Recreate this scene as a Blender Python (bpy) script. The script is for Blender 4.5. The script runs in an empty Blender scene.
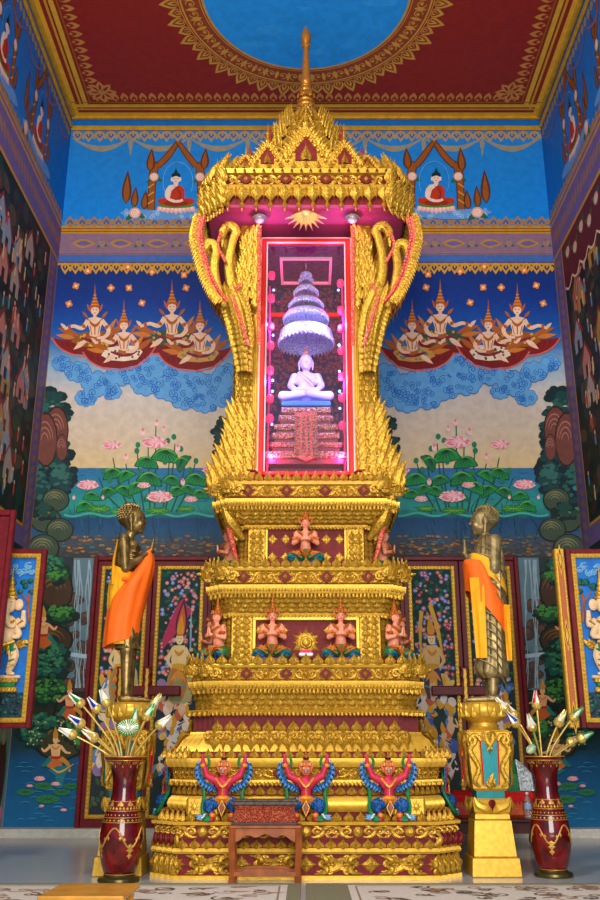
import bpy, math, random
import numpy as np
from mathutils import Vector, Matrix, Euler
from math import sin, cos, pi, atan, sqrt, radians, atan2

random.seed(7)
scene = bpy.context.scene
col = scene.collection

# ---------------------------------------------------------------- camera
FPX = 899.0
TH = atan(0.334)
cam_d = bpy.data.cameras.new('camera')
cam = bpy.data.objects.new('camera', cam_d)
col.objects.link(cam)
cam.location = (0, 0, 1.0)
cam.rotation_euler = (pi / 2 + TH, 0, 0)
cam_d.sensor_fit = 'VERTICAL'
cam_d.sensor_height = 36.0
cam_d.lens = FPX / 900 * 36
cam_d.shift_x = -6 / 900
cam_d.clip_end = 200
scene.camera = cam

# ---------------------------------------------------------------- world, lights, exposure
w = bpy.data.worlds.new('world')
scene.world = w
w.use_nodes = True
bg = w.node_tree.nodes['Background']
bg.inputs[0].default_value = (1.0, 0.96, 0.90, 1)
bg.inputs[1].default_value = 0.5


def area(name, loc, target, sx, sy, power, color=(1, 1, 1)):
    d = bpy.data.lights.new(name, 'AREA')
    d.shape = 'RECTANGLE'
    d.size = sx
    d.size_y = sy
    d.energy = power
    d.color = color
    o = bpy.data.objects.new(name, d)
    col.objects.link(o)
    o.location = loc
    o.rotation_euler = (Vector(target) - Vector(loc)).to_track_quat('-Z', 'Y').to_euler()
    return o


area('hall_front_daylight', (0.8, -2.5, 3.3), (0, 9.3, 3.3), 5.0, 5.4, 1120, (1.0, 0.97, 0.93))
area('high_sparkle_fill', (-2.2, 3.5, 8.6), (0.3, 9.3, 3.4), 1.2, 1.2, 330, (1.0, 0.92, 0.80))  # added fill up high for sparkle on the gilding, no real fixture
scene.view_settings.view_transform = 'Standard'
scene.view_settings.look = 'None'
scene.view_settings.gamma = 1
scene.view_settings.use_curve_mapping = False
scene.view_settings.exposure = 0.0

# ---------------------------------------------------------------- measuring


def ray(x, y):
    a = (x - 306) / FPX
    b = (450 - y) / FPX
    return a, cos(TH) - b * sin(TH), sin(TH) + b * cos(TH)


def at(x, y, Y):
    a, dy, dz = ray(x, y)
    t = Y / dy
    return Vector((a * t, Y, 1 + dz * t))


def at_side(x, y, X):
    a, dy, dz = ray(x, y)
    t = X / a
    return Vector((X, dy * t, 1 + dz * t))


def at_z(x, y, z):
    a, dy, dz = ray(x, y)
    t = (z - 1) / dz
    return Vector((a * t, dy * t, z))


YC = 9.35          # centre of the altar


def zf(y, a):
    return at(306, y, YC - a).z


# ---------------------------------------------------------------- materials
def lin(c):
    r = []
    for v in c[:3]:
        v = v / 255.0
        r.append(v / 12.92 if v <= 0.04045 else ((v + 0.055) / 1.055) ** 2.4)
    return tuple(r)


def mat(name, c, rough=0.5, metal=0.0, bump=0.0, scale=30.0, var=0.0, spec=0.25, emit=None, es=0, coat=0, kind='noise', c2=None):
    m = bpy.data.materials.new(name)
    m.use_nodes = True
    nt = m.node_tree
    b = nt.nodes['Principled BSDF']
    b.inputs['Base Color'].default_value = (*lin(c), 1)
    b.inputs['Roughness'].default_value = rough
    b.inputs['Metallic'].default_value = metal
    b.inputs['Specular IOR Level'].default_value = spec
    b.inputs['Coat Weight'].default_value = coat
    if emit:
        b.inputs['Emission Color'].default_value = (*lin(emit), 1)
        b.inputs['Emission Strength'].default_value = es
    tc = nt.nodes.new('ShaderNodeTexCoord')
    if kind == 'noise':
        n = nt.nodes.new('ShaderNodeTexNoise')
        n.inputs['Scale'].default_value = scale
        n.inputs['Detail'].default_value = 4
        fac = n.outputs['Fac']
    else:
        n = nt.nodes.new('ShaderNodeTexVoronoi')
        n.inputs['Scale'].default_value = scale
        fac = n.outputs['Distance']
    nt.links.new(tc.outputs['Object'], n.inputs['Vector'])
    if var > 0 or c2:
        mx = nt.nodes.new('ShaderNodeMix')
        mx.data_type = 'RGBA'
        k = c2 if c2 else tuple(v * (1 - var) for v in c)
        mx.inputs[6].default_value = (*lin(c), 1)
        mx.inputs[7].default_value = (*lin(k), 1)
        cr = nt.nodes.new('ShaderNodeValToRGB')
        cr.color_ramp.elements[0].position = 0.4
        cr.color_ramp.elements[1].position = 0.6
        nt.links.new(fac, cr.inputs[0])
        nt.links.new(cr.outputs[0], mx.inputs[0])
        nt.links.new(mx.outputs[2], b.inputs['Base Color'])
    if bump > 0:
        bp = nt.nodes.new('ShaderNodeBump')
        bp.inputs['Strength'].default_value = bump
        bp.inputs['Distance'].default_value = 0.02
        nt.links.new(fac, bp.inputs['Height'])
        nt.links.new(bp.outputs[0], b.inputs['Normal'])
    return m


GOLD = mat('gilded', (212, 162, 52), 0.36, 0.5, 0.45, 50, 0.2)
GOLDP = mat('gold_paint', (216, 168, 56), 0.38, 0.4, 0.06, 24, 0.08)
GOLDC = mat('carved_gold', (206, 154, 50), 0.36, 0.5, 0.9, 55, 0.10, kind='voronoi')
RED = mat('crimson_paint', (116, 20, 22), 0.6, 0, 0.1, 25, 0.15)
ROSE = mat('rose_red_glitter', (214, 62, 58), 0.35, 0.2, 0.6, 60, c2=(236, 130, 96), kind='voronoi')
DRED = mat('maroon_lacquer', (112, 18, 26), 0.4, 0, 0.05, 12, 0.15)
BRIGHTRED = mat('vermilion_frame', (205, 40, 28), 0.35)
SALMON = mat('salmon_skin', (236, 146, 112), 0.45, 0, 0.05, 40, 0.06)
ORNG = mat('orange_ornament', (206, 110, 36), 0.4, 0.3, 0.4, 90, 0.25)
GREEN = mat('emerald_paint', (30, 130, 74), 0.45, 0.0, 0.2, 60, 0.2)
BLUE = mat('cobalt_paint', (28, 96, 170), 0.45, 0.0, 0.6, 60, 0.3, kind='voronoi')
LBLUE = mat('pale_blue_paint', (110, 170, 214), 0.45, 0, 0.3, 60, 0.15)
PINK = mat('magenta_pink_skin', (204, 42, 76), 0.45, 0, 0.08, 40, 0.1)
WHITE = mat('white_paint', (236, 232, 226), 0.4)
BRONZE = mat('aged_bronze', (146, 118, 66), 0.36, 0.6, 0.1, 14, 0.3)
BRONZE2 = mat('pale_bronze', (158, 136, 88), 0.42, 0.5, 0.1, 14, 0.25)
ORANGE = mat('orange_silk', (250, 106, 22), 0.6, 0, 0.1, 12, 0.04)
YELLOW = mat('saffron_cloth', (240, 168, 26), 0.65, 0, 0.1, 12, 0.05)
LACQ = mat('red_brown_lacquer', (118, 16, 16), 0.13, 0, 0.0, 7, c2=(74, 10, 10), coat=0.7)
TEAL = mat('teal_enamel', (0, 128, 132), 0.3, 0.1, 0.05, 20, 0.06)
WOOD = mat('reddish_teak', (164, 88, 44), 0.4, 0, 0.1, 9, 0.18)
DWOOD = mat('dark_stained_wood', (84, 36, 30), 0.4, 0, 0.1, 9, 0.2)
HONEY = mat('honey_wood', (206, 142, 42), 0.3, 0, 0.05, 6, 0.12)
STONE = mat('pale_stone', (206, 204, 196), 0.4, 0, 0.1, 30, 0.06)
GREYP = mat('grey_roundel', (150, 132, 130), 0.5)

# vertex-colour paint for the murals
PAINT = bpy.data.materials.new('mural_paint')
PAINT.use_nodes = True
_nt = PAINT.node_tree
_b = _nt.nodes['Principled BSDF']
_b.inputs['Roughness'].default_value = 0.6
_b.inputs['Specular IOR Level'].default_value = 0.25
_a = _nt.nodes.new('ShaderNodeAttribute')
_a.attribute_name = 'Col'
_n = _nt.nodes.new('ShaderNodeTexNoise')
_n.inputs['Scale'].default_value = 9
_n.inputs['Detail'].default_value = 6
_tc = _nt.nodes.new('ShaderNodeTexCoord')
_nt.links.new(_tc.outputs['Object'], _n.inputs['Vector'])
_mx = _nt.nodes.new('ShaderNodeMix')
_mx.data_type = 'RGBA'
_mx.blend_type = 'MULTIPLY'
_mx.inputs[0].default_value = 1
_cr = _nt.nodes.new('ShaderNodeValToRGB')
_cr.color_ramp.elements[0].color = (.86, .86, .86, 1)
_cr.color_ramp.elements[0].position = .35
_cr.color_ramp.elements[1].color = (1, 1, 1, 1)
_cr.color_ramp.elements[1].position = .62
_nt.links.new(_n.outputs['Fac'], _cr.inputs[0])
_nt.links.new(_a.outputs['Color'], _mx.inputs[6])
_nt.links.new(_cr.outputs[0], _mx.inputs[7])
_nt.links.new(_mx.outputs[2], _b.inputs['Base Color'])


# ---------------------------------------------------------------- object helpers
def tag(o, label=None, cat=None, group=None, kind=None):
    if label:
        o['label'] = label
    if cat:
        o['category'] = cat
    if group:
        o['group'] = group
    if kind:
        o['kind'] = kind
    return o


def thing(name, label, cat, loc=(0, 0, 0), rz=0.0, group=None):
    o = bpy.data.objects.new(name, None)
    o.empty_display_size = 0.1
    col.objects.link(o)
    o.location = loc
    o.rotation_euler = (0, 0, rz)
    return tag(o, label, cat, group)


def kids(o):
    return [c for c in bpy.data.objects if c.parent == o]


def copy_tree(o, parent=None):
    c = o.copy()
    col.objects.link(c)
    c.parent = parent
    for ch in kids(o):
        copy_tree(ch, c)
    return c


class MB:
    def __init__(s):
        s.V = []
        s.F = []
        s.M = []
        s.n = 0

    def add(s, geo, m=0, M=None):
        V, F = geo
        V = np.asarray(V, float)
        if M is not None:
            A = np.array(M)
            V = V @ A[:3, :3].T + A[:3, 3]
        s.V.append(V)
        n = s.n
        s.F.extend([tuple(i + n for i in f) for f in F])
        s.M.extend([m] * len(F))
        s.n += len(V)
        return s

    def build(s, name, mats, parent=None, smooth=35, loc=None):
        me = bpy.data.meshes.new(name)
        V = np.concatenate(s.V) if s.V else np.zeros((0, 3))
        me.from_pydata(V.tolist(), [], s.F)
        if not isinstance(mats, (list, tuple)):
            mats = [mats]
        for m in mats:
            me.materials.append(m)
        me.polygons.foreach_set('material_index', s.M)
        me.update()
        if smooth:
            me.polygons.foreach_set('use_smooth', [True] * len(me.polygons))
            me.set_sharp_from_angle(angle=radians(smooth))
        o = bpy.data.objects.new(name, me)
        col.objects.link(o)
        if parent:
            o.parent = parent
        if loc:
            o.location = loc
        return o


def T(x=0, y=0, z=0, rz=0, rx=0, ry=0, s=1):
    if not isinstance(s, (tuple, list)):
        s = (s, s, s)
    return Matrix.Translation((x, y, z)) @ Euler((rx, ry, rz)).to_matrix().to_4x4() @ Matrix.Diagonal((*s, 1))


def box(x0, x1, y0, y1, z0, z1):
    V = [(x0, y0, z0), (x1, y0, z0), (x1, y1, z0), (x0, y1, z0), (x0, y0, z1), (x1, y0, z1), (x1, y1, z1), (x0, y1, z1)]
    F = [(0, 3, 2, 1), (4, 5, 6, 7), (0, 1, 5, 4), (1, 2, 6, 5), (2, 3, 7, 6), (3, 0, 4, 7)]
    return V, F


def bbox(x0, x1, y0, y1, z0, z1, b=0.01):
    # box with chamfered edges
    bm_v = []
    F = []
    xs, ys, zs = (x0, x1), (y0, y1), (z0, z1)
    idx = {}
    for i in (0, 1):
        for j in (0, 1):
            for k in (0, 1):
                sx, sy, sz = (1 - 2 * i) * b, (1 - 2 * j) * b, (1 - 2 * k) * b
                for ax in range(3):
                    p = [xs[i] + sx, ys[j] + sy, zs[k] + sz]
                    p[ax] = (xs[i], ys[j], zs[k])[ax]
                    idx[(i, j, k, ax)] = len(bm_v)
                    bm_v.append(tuple(p))
    g = idx
    for a in (0, 1):
        F.append((g[(a, 0, 0, 0)], g[(a, 1, 0, 0)], g[(a, 1, 1, 0)], g[(a, 0, 1, 0)]))
        F.append((g[(0, a, 0, 1)], g[(1, a, 0, 1)], g[(1, a, 1, 1)], g[(0, a, 1, 1)]))
        F.append((g[(0, 0, a, 2)], g[(1, 0, a, 2)], g[(1, 1, a, 2)], g[(0, 1, a, 2)]))
        for c in (0, 1):
            F.append((g[(a, c, 0, 0)], g[(a, c, 1, 0)], g[(a, c, 1, 1)], g[(a, c, 0, 1)]))
            F.append((g[(a, 0, c, 0)], g[(a, 1, c, 0)], g[(a, 1, c, 2)], g[(a, 0, c, 2)]))
            F.append((g[(0, a, c, 1)], g[(1, a, c, 1)], g[(1, a, c, 2)], g[(0, a, c, 2)]))
            for d in (0, 1):
                F.append((g[(a, c, d, 0)], g[(a, c, d, 1)], g[(a, c, d, 2)]))
    # orient outwards
    cx = Vector(((x0 + x1) / 2, (y0 + y1) / 2, (z0 + z1) / 2))
    out = []
    for f in F:
        P = [Vector(bm_v[i]) for i in f]
        n = (P[1] - P[0]).cross(P[2] - P[0])
        c = sum(P, Vector()) / len(P)
        out.append(f if n.dot(c - cx) > 0 else tuple(reversed(f)))
    return bm_v, out


def lathe(prof, n=24, cap=True):
    V = []
    F = []
    for r, z in prof:
        for i in range(n):
            a = 2 * pi * i / n
            V.append((r * cos(a), r * sin(a), z))
    for j in range(len(prof) - 1):
        for i in range(n):
            k = (i + 1) % n
            F.append((j * n + i, j * n + k, (j + 1) * n + k, (j + 1) * n + i))
    if cap:
        F.append(tuple(reversed(range(n))))
        F.append(tuple((len(prof) - 1) * n + i for i in range(n)))
    return V, F


def tube(pts, rad, n=8, flat=1.0, up=(0, -1, 0)):
    """swept section along pts; rad list; flat scales the section along 'up'"""
    pts = [Vector(p) for p in pts]
    if not isinstance(rad, (list, tuple)):
        rad = [rad] * len(pts)
    up = Vector(up)
    V = []
    F = []
    m = len(pts)
    for j in range(m):
        t = (pts[min(j + 1, m - 1)] - pts[max(j - 1, 0)])
        if t.length < 1e-9:
            t = Vector((0, 0, 1))
        t.normalize()
        b = up.cross(t)
        if b.length < 1e-3:
            b = Vector((1, 0, 0)).cross(t)
        b.normalize()
        u = t.cross(b).normalized()
        for i in range(n):
            a = 2 * pi * i / n
            V.append(tuple(pts[j] + rad[j] * (cos(a) * b + flat * sin(a) * u)))
    for j in range(m - 1):
        for i in range(n):
            k = (i + 1) % n
            F.append((j * n + i, j * n + k, (j + 1) * n + k, (j + 1) * n + i))
    F.append(tuple(reversed(range(n))))
    F.append(tuple((m - 1) * n + i for i in range(n)))
    return V, F


def cat(P, n=6):
    """smooth curve through points (Catmull-Rom)"""
    P = [Vector(p) for p in P]
    Q = [P[0] * 2 - P[1]] + P + [P[-1] * 2 - P[-2]]
    out = []
    for i in range(1, len(Q) - 2):
        a, b, c, d = Q[i - 1:i + 3]
        for k in range(n):
            t = k / n
            out.append(0.5 * ((2 * b) + (c - a) * t + (2 * a - 5 * b + 4 * c - d) * t * t + (3 * b - a - 3 * c + d) * t ** 3))
    out.append(P[-1])
    return out


def interp(R, n):
    """resample list R to n values"""
    return [float(np.interp(i / (n - 1) * (len(R) - 1), range(len(R)), R)) for i in range(n)]


def ellip(c, r, n=12, m=8, rot=None):
    V = []
    F = []
    V.append((0, 0, -1))
    for j in range(1, m):
        ph = -pi / 2 + pi * j / m
        for i in range(n):
            a = 2 * pi * i / n
            V.append((cos(ph) * cos(a), cos(ph) * sin(a), sin(ph)))
    V.append((0, 0, 1))
    for i in range(n):
        F.append((0, 1 + (i + 1) % n, 1 + i))
    for j in range(m - 2):
        for i in range(n):
            k = (i + 1) % n
            F.append((1 + j * n + i, 1 + j * n + k, 1 + (j + 1) * n + k, 1 + (j + 1) * n + i))
    L = len(V) - 1
    for i in range(n):
        F.append((1 + (m - 2) * n + i, 1 + (m - 2) * n + (i + 1) % n, L))
    V = np.array(V) * np.array(r)
    if rot:
        R = np.array(Euler(rot).to_matrix())
        V = V @ R.T
    return V + np.array(c), F


def extr(out, d, bev=0.0):
    """outline [(x,z)] counter-clockwise seen from the front (-Y); thickness d towards -Y, with a bevelled rim"""
    n = len(out)
    c = np.mean(np.array(out), axis=0)
    V = [(x, 0, z) for x, z in out]
    F = []
    if bev:
        V += [(x, -d + bev, z) for x, z in out]
        # inset by scaling along the outline normal
        ins = []
        for i in range(n):
            p0 = np.array(out[i - 1]); p1 = np.array(out[i]); p2 = np.array(out[(i + 1) % n])
            t = p2 - p0
            L = np.linalg.norm(t) + 1e-9
            nrm = np.array([-t[1], t[0]]) / L
            ins.append(p1 + nrm * bev * 0.8)
        V += [(x, -d, z) for x, z in ins]
        k = 3
    else:
        V += [(x, -d, z) for x, z in out]
        k = 2
    for j in range(k - 1):
        for i in range(n):
            q = (i + 1) % n
            F.append((j * n + i, j * n + q, (j + 1) * n + q, (j + 1) * n + i))
    F.append(tuple((k - 1) * n + i for i in range(n)))
    F.append(tuple(reversed(range(n))))
    return V, F


# ---------------------------------------------------------------- ornaments (outward is -Y, up is +Z)
def petal(w=1.0, h=1.0, d=0.35, lean=0.0):
    V = []
    F = []
    T_ = [0, .1, .24, .4, .56, .7, .86, 1]
    W_ = [.62, .94, 1.0, .84, .5, .26, .12, .0]
    S = [-1, -.55, 0, .55, 1]
    for t, ww in zip(T_, W_):
        for s in S:
            dd = d * (1 - abs(s) ** 1.6) * (1 - 0.55 * t) + lean * t * t
            V.append((s * w / 2 * ww, -dd, t * h))
    k = len(S)
    for j in range(len(T_) - 1):
        for i in range(k - 1):
            F.append((j * k + i, j * k + i + 1, (j + 1) * k + i + 1, (j + 1) * k + i))
    return V, F


def merge(*gs):
    V = []
    F = []
    n = 0
    for g in gs:
        a = np.asarray(g[0], float)
        V.append(a)
        F += [tuple(i + n for i in f) for f in g[1]]
        n += len(a)
    return np.concatenate(V), F


def xf(g, M):
    A = np.array(M)
    return np.asarray(g[0], float) @ A[:3, :3].T + A[:3, 3], g[1]


# double petal: outer leaf with raised heart
PETAL = merge(petal(1, 1, .28), xf(petal(.52, .6, .3), T(0, -.1, .06)))
SCALE = petal(1, 1, .35, 0)


def horn(pts, r, flat=0.6, n=6, k=4, up=(0, -1, 0)):
    c = cat(pts, k)
    return tube(c, interp(r, len(c)), n, flat, up)


# curved flame leaf 1 high, curls to +x
FLAME = merge(
    horn([(0, 0, 0), (-.1, -.06, .3), (.0, -.12, .62), (.2, -.1, 1.0)], [.16, .24, .17, .01], .55),
    horn([(.08, 0, .05), (.22, -.06, .25), (.2, -.1, .42), (.36, -.08, .6)], [.1, .13, .09, .01], .55),
    horn([(-.08, 0, .05), (-.26, -.06, .2), (-.26, -.08, .36), (-.2, -.08, .5)], [.1, .11, .08, .01], .55))


def spiral3(r, turns, n=18, x0=0, z0=0, a0=0, sgn=1, y=0):
    P = []
    for i in range(n + 1):
        t = i / n
        rr = r * (1 - .88 * t)
        a = a0 + sgn * turns * 2 * pi * t
        P.append((x0 + rr * cos(a), y, z0 + rr * sin(a)))
    return P


# scroll ornament, about 1 wide x .8 high
def scroll_geo():
    g = []
    for sg in (1, -1):
        P = spiral3(.26, 1.15, 14, sg * .24, .0, 0 if sg < 0 else pi, -sg)
        g.append(tube(P, interp([.09, .08, .06, .05], len(P)), 5, .8))
        g.append(ellip((sg * .24, -.03, 0), (.09, .07, .09), 6, 4))
    g.append(horn([(-.05, 0, -.1), (.05, -.03, .18), (.3, -.03, .34), (.5, -.02, .3)], [.05, .12, .09, .02], .6, 5, 3))
    g.append(horn([(.05, 0, .1), (-.05, -.03, -.18), (-.3, -.03, -.34), (-.5, -.02, -.3)], [.05, .12, .09, .02], .6, 5, 3))
    g.append(horn([(-.1, 0, .1), (-.25, -.03, .3), (-.42, -.03, .36)], [.04, .09, .01], .6, 5, 3))
    g.append(horn([(.1, 0, -.1), (.25, -.03, -.3), (.42, -.03, -.36)], [.04, .09, .01], .6, 5, 3))
    return merge(*g)


SCROLL = scroll_geo()


# four-pointed flower lozenge, radius .5
def loz(n=4, w=.5, L=.5, heart=.12):
    g = []
    for i in range(n):
        g.append(xf(petal(w, L, .12), T(ry=2 * pi * i / n)))
        if n == 4:
            g.append(xf(petal(w * .5, L * .6, .1), T(ry=2 * pi * (i + .5) / n)))
    g.append(ellip((0, -.08, 0), (heart, heart * .9, heart), 8, 5))
    return merge(*g)


LOZ = loz()
ROSE8 = merge(loz(8, .3, .5, .01), ellip((0, -.06, 0), (.24, .2, .24), 10, 6))


def redent(a, n, s):
    """outline of one quadrant front-right, from front to side"""
    P = [(a - n * s, -a)]
    for i in range(n):
        x = a - (n - i) * s
        y = -a + (i + 1) * s
        P.append((x, -a + i * s + s))
        P.append((x + s, y))
    # P: corner, then down-step/out-step
    return P


def plan(a, n, s):
    q = redent(a, n, s)                 # front-right
    fr = q
    br = [(x, -y) for x, y in reversed(q)]
    bl = [(-x, -y) for x, y in q]
    fl = [(-x, y) for x, y in reversed(q)]
    return fr + br + bl + fl


def solid(mb, a, n, s, prof):
    """prof: [(offset, z, material of the band above)]"""
    base = plan(a, n, s)
    k = len(base)
    V = []
    for p in prof:
        o, z = p[0], p[1]
        for x, y in base:
            V.append((x + math.copysign(1, x) * o, y + math.copysign(1, y) * o, z))
    F = []
    mats = []
    for j in range(len(prof) - 1):
        for i in range(k):
            q = (i + 1) % k
            F.append((j * k + i, j * k + q, (j + 1) * k + q, (j + 1) * k + i))
            mats.append(prof[j][2] if len(prof[j]) > 2 else 0)
    F.append(tuple(reversed(range(k))))
    mats.append(prof[0][2])
    F.append(tuple((len(prof) - 1) * k + i for i in range(k)))
    mats.append(prof[-1][2] if len(prof[-1]) > 2 else 0)
    nb = mb.n
    mb.V.append(np.array(V))
    mb.F.extend([tuple(i + nb for i in f) for f in F])
    mb.M.extend(mats)
    mb.n += len(V)


def edges(a, n, s, o=0.0, back=False):
    """wall segments (x0,y0,x1,y1,rz) front, redents and both sides; rz turns -Y outward to the wall normal"""
    q = redent(a, n, s)
    q = [(x + o, y - o) for x, y in q]
    segs = [(-q[0][0], q[0][1], q[0][0], q[0][1], 0.0)]
    for i in range(len(q) - 1):
        (x0, y0), (x1, y1) = q[i], q[i + 1]
        if abs(x0 - x1) < 1e-6:       # faces +X
            segs.append((x0, y0, x1, y1, pi / 2))
            segs.append((-x1, y1, -x0, y0, -pi / 2))
        else:
            segs.append((x0, y0, x1, y1, 0.0))
            segs.append((-x1, y1, -x0, y0, 0.0))
    x, y = q[-1]
    segs.append((x, y, x, -y, pi / 2))
    segs.append((-x, -y, -x, y, -pi / 2))
    return segs


def row(mb, segs, geo, pitch, z, sx=1, sy=1, sz=1, m=0, rx=0, alt=None, start=.5):
    for x0, y0, x1, y1, rz in segs:
        L = math.hypot(x1 - x0, y1 - y0)
        k = max(1, round(L / pitch))
        if L < pitch * .45:
            continue
        for i in range(k):
            t = (i + start) / k
            f = L / k / pitch
            g = geo if (alt is None or i % 2 == 0) else alt
            mb.add(g, m, T(x0 + (x1 - x0) * t, y0 + (y1 - y0) * t, z, rz=rz) @ T(rx=rx, s=(sx * f, sy, sz)))


def cornermats(a, n, s, o=0):
    """positions of outward (convex) corners of the front: (x,y,sign)"""
    q = redent(a, n, s)
    out = []
    for i in range(0, len(q), 2):
        x, y = q[i]
        out.append((x + o, y - o, 1))
        out.append((-x - o, y - o, -1))
    return out
# ================================================================= THE ROOM
WX = 3.75
WY = 12.0
CZ = at(306, 118, WY).z


def struct(o):
    o['kind'] = 'structure'
    return o


# ---- floor: pale polished terrazzo
FL = mat('terrazzo', (186, 190, 192), 0.16, 0, 0.02, 160, c2=(158, 162, 166))
struct(MB().add(box(-WX - .2, WX + .2, -5, WY + .2, -.12, 0)).build('floor', FL, smooth=0))
WALLP = mat('blue_wall_paint', (0, 104, 190), 0.6, 0, 0.03, 8, 0.05)
struct(MB().add(box(-WX - .2, WX + .2, WY, WY + .2, 0, CZ)).build('wall_back', WALLP, smooth=0))
wall_back = bpy.data.objects['wall_back']
struct(MB().add(box(-WX - .2, -WX, 2.5, WY, 0, CZ)).build('wall_left', WALLP, smooth=0))
struct(MB().add(box(WX, WX + .2, 2.5, WY, 0, CZ)).build('wall_right', WALLP, smooth=0))
wall_left = bpy.data.objects['wall_left']
wall_right = bpy.data.objects['wall_right']
CEILP = mat('maroon_ceiling_paint', (150, 40, 28), 0.6, 0, 0.03, 8, 0.06)
struct(MB().add(box(-WX - .2, WX + .2, 4.5, WY + .2, CZ, CZ + .2)).build('ceiling', CEILP, smooth=0))
ceiling = bpy.data.objects['ceiling']
sk = mat('skirting_stone', (200, 198, 186), 0.4, 0, 0.05, 20, 0.06)
struct(MB().add(box(-WX, WX, WY - .28, WY - .001, 0, .1)).build('baseboard_back', sk, smooth=0))
# gilded cornice under the ceiling and flat stripes on it
cm = MB()
for x0, x1, y0, y1 in ((-WX, WX, WY - .07, WY - .001), ):
    cm.add(bbox(x0, x1, y0, y1, CZ - .05, CZ - .001, .012))
    cm.add(bbox(x0, x1, y0 + .03, y1, CZ - .25, CZ - .17, .012))
for s in (-1, 1):
    xa, xb = sorted((s * (WX - .07), s * (WX - .001)))
    cm.add(bbox(xa, xb, 4.6, WY - .08, CZ - .05, CZ - .001, .012))
    xa, xb = sorted((s * (WX - .04), s * (WX - .001)))
    cm.add(bbox(xa, xb, 4.6, WY - .08, CZ - .25, CZ - .17, .012))
struct(cm.build('trim_1', mat('ochre_gold_paint', (204, 152, 40), .45, .2, .05, 10, .1), smooth=0))


# ================================================================= PAINTING TOOLS
class Paint:
    STEP = 4e-6

    def __init__(s, f, nrm):
        s.f = f                      # maps (u,v) to a point on the wall
        s.n = Vector(nrm)
        s.V = []
        s.F = []
        s.C = []
        s.k = 0

    def _pts(s, P):
        s.k += 1
        off = s.n * (0.0008 + s.k * s.STEP)
        b = len(s.V)
        for u, v in P:
            s.V.append(tuple(s.f(u, v) + off))
        return b

    def poly(s, P, c):
        b = s._pts(P)
        s.F.append(tuple(range(b, b + len(P))))
        s.C.append([lin(c)] * len(P))

    def quadgrid(s, U, Vv, cf):
        """smooth colour field; cf(u,v)->colour"""
        b = s._pts([(u, v) for v in Vv for u in U])
        n = len(U)
        for j in range(len(Vv) - 1):
            for i in range(n - 1):
                f = (b + j * n + i, b + j * n + i + 1, b + (j + 1) * n + i + 1, b + (j + 1) * n + i)
                s.F.append(f)
                s.C.append([lin(cf(U[i], Vv[j])), lin(cf(U[i + 1], Vv[j])), lin(cf(U[i + 1], Vv[j + 1])), lin(cf(U[i], Vv[j + 1]))])

    def strip(s, P, wd, c):
        """ribbon of width wd (number or list) along P"""
        n = len(P)
        if not isinstance(wd, (list, tuple)):
            wd = [wd] * n
        elif len(wd) != n:
            wd = interp(wd, n)
        Q = []
        for i in range(n):
            x0, y0 = P[max(i - 1, 0)]
            x1, y1 = P[min(i + 1, n - 1)]
            L = math.hypot(x1 - x0, y1 - y0) + 1e-9
            nx, ny = -(y1 - y0) / L * wd[i] / 2, (x1 - x0) / L * wd[i] / 2
            Q.append((P[i][0] + nx, P[i][1] + ny))
            Q.append((P[i][0] - nx, P[i][1] - ny))
        b = s._pts(Q)
        lc = lin(c)
        for i in range(n - 1):
            s.F.append((b + 2 * i, b + 2 * i + 1, b + 2 * i + 3, b + 2 * i + 2))
            s.C.append([lc] * 4)

    def ell(s, x, y, rx, ry, c, rot=0, n=14):
        cr, sr = cos(rot), sin(rot)
        s.poly([(x + rx * cos(2 * pi * i / n) * cr - ry * sin(2 * pi * i / n) * sr,
                 y + rx * cos(2 * pi * i / n) * sr + ry * sin(2 * pi * i / n) * cr) for i in range(n)], c)

    def leaf(s, x0, y0, x1, y1, w, c, n=6, belly=.45):
        dx, dy = x1 - x0, y1 - y0
        L = math.hypot(dx, dy) + 1e-9
        nx, ny = -dy / L, dx / L
        A = []
        B = []
        for i in range(1, n):
            t = i / n
            k = sin(pi * t ** (math.log(.5) / math.log(belly))) * w / 2
            A.append((x0 + dx * t + nx * k, y0 + dy * t + ny * k))
            B.append((x0 + dx * t - nx * k, y0 + dy * t - ny * k))
        s.poly([(x0, y0)] + A + [(x1, y1)] + B[::-1], c)

    def curve(s, P, wd, c, n=5):
        Q = [(p[0], p[1]) for p in cat([(a, b, 0) for a, b in P], n)]
        s.strip(Q, wd, c)

    def spiral(s, x, y, r, c, wd, turns=1.6, a0=0, sg=1, n=22):
        P = []
        for i in range(n + 1):
            t = i / n
            a = a0 + sg * turns * 2 * pi * t
            P.append((x + r * (1 - .92 * t) * cos(a), y + r * (1 - .92 * t) * sin(a)))
        s.strip(P, wd, c)

    def build(s, name, parent):
        me = bpy.data.meshes.new(name)
        me.from_pydata(s.V, [], s.F)
        ca = me.color_attributes.new('Col', 'FLOAT_COLOR', 'CORNER')
        flat = []
        for cc in s.C:
            for c in cc:
                flat.extend((*c, 1.0))
        ca.data.foreach_set('color', flat)
        me.materials.append(PAINT)
        me.update()
        # all faces towards the room
        me.calc_loop_triangles()
        flip = [p.index for p in me.polygons if p.normal.dot(s.n) < 0]
        o = bpy.data.objects.new(name, me)
        col.objects.link(o)
        if parent:
            o.parent = parent
        return o


def fringe(p, x0, x1, y, h, c, c2, n, down=True):
    """row of pointed leaves with small ones between"""
    sg = 1 if down else -1
    w = (x1 - x0) / n
    for i in range(n):
        cx = x0 + (i + .5) * w
        p.leaf(cx, y - sg * h * .25, cx, y + sg * h, w * .86, c, 6, .3)
        p.leaf(cx, y, cx, y + sg * h * .62, w * .5, c2, 5, .35)
        p.leaf(cx, y, cx, y + sg * h * .4, w * .2, c, 5, .35)
        p.leaf(cx + w / 2, y + sg * h * .1, cx + w / 2, y + sg * h * .72, w * .34, c, 5, .5)


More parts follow.
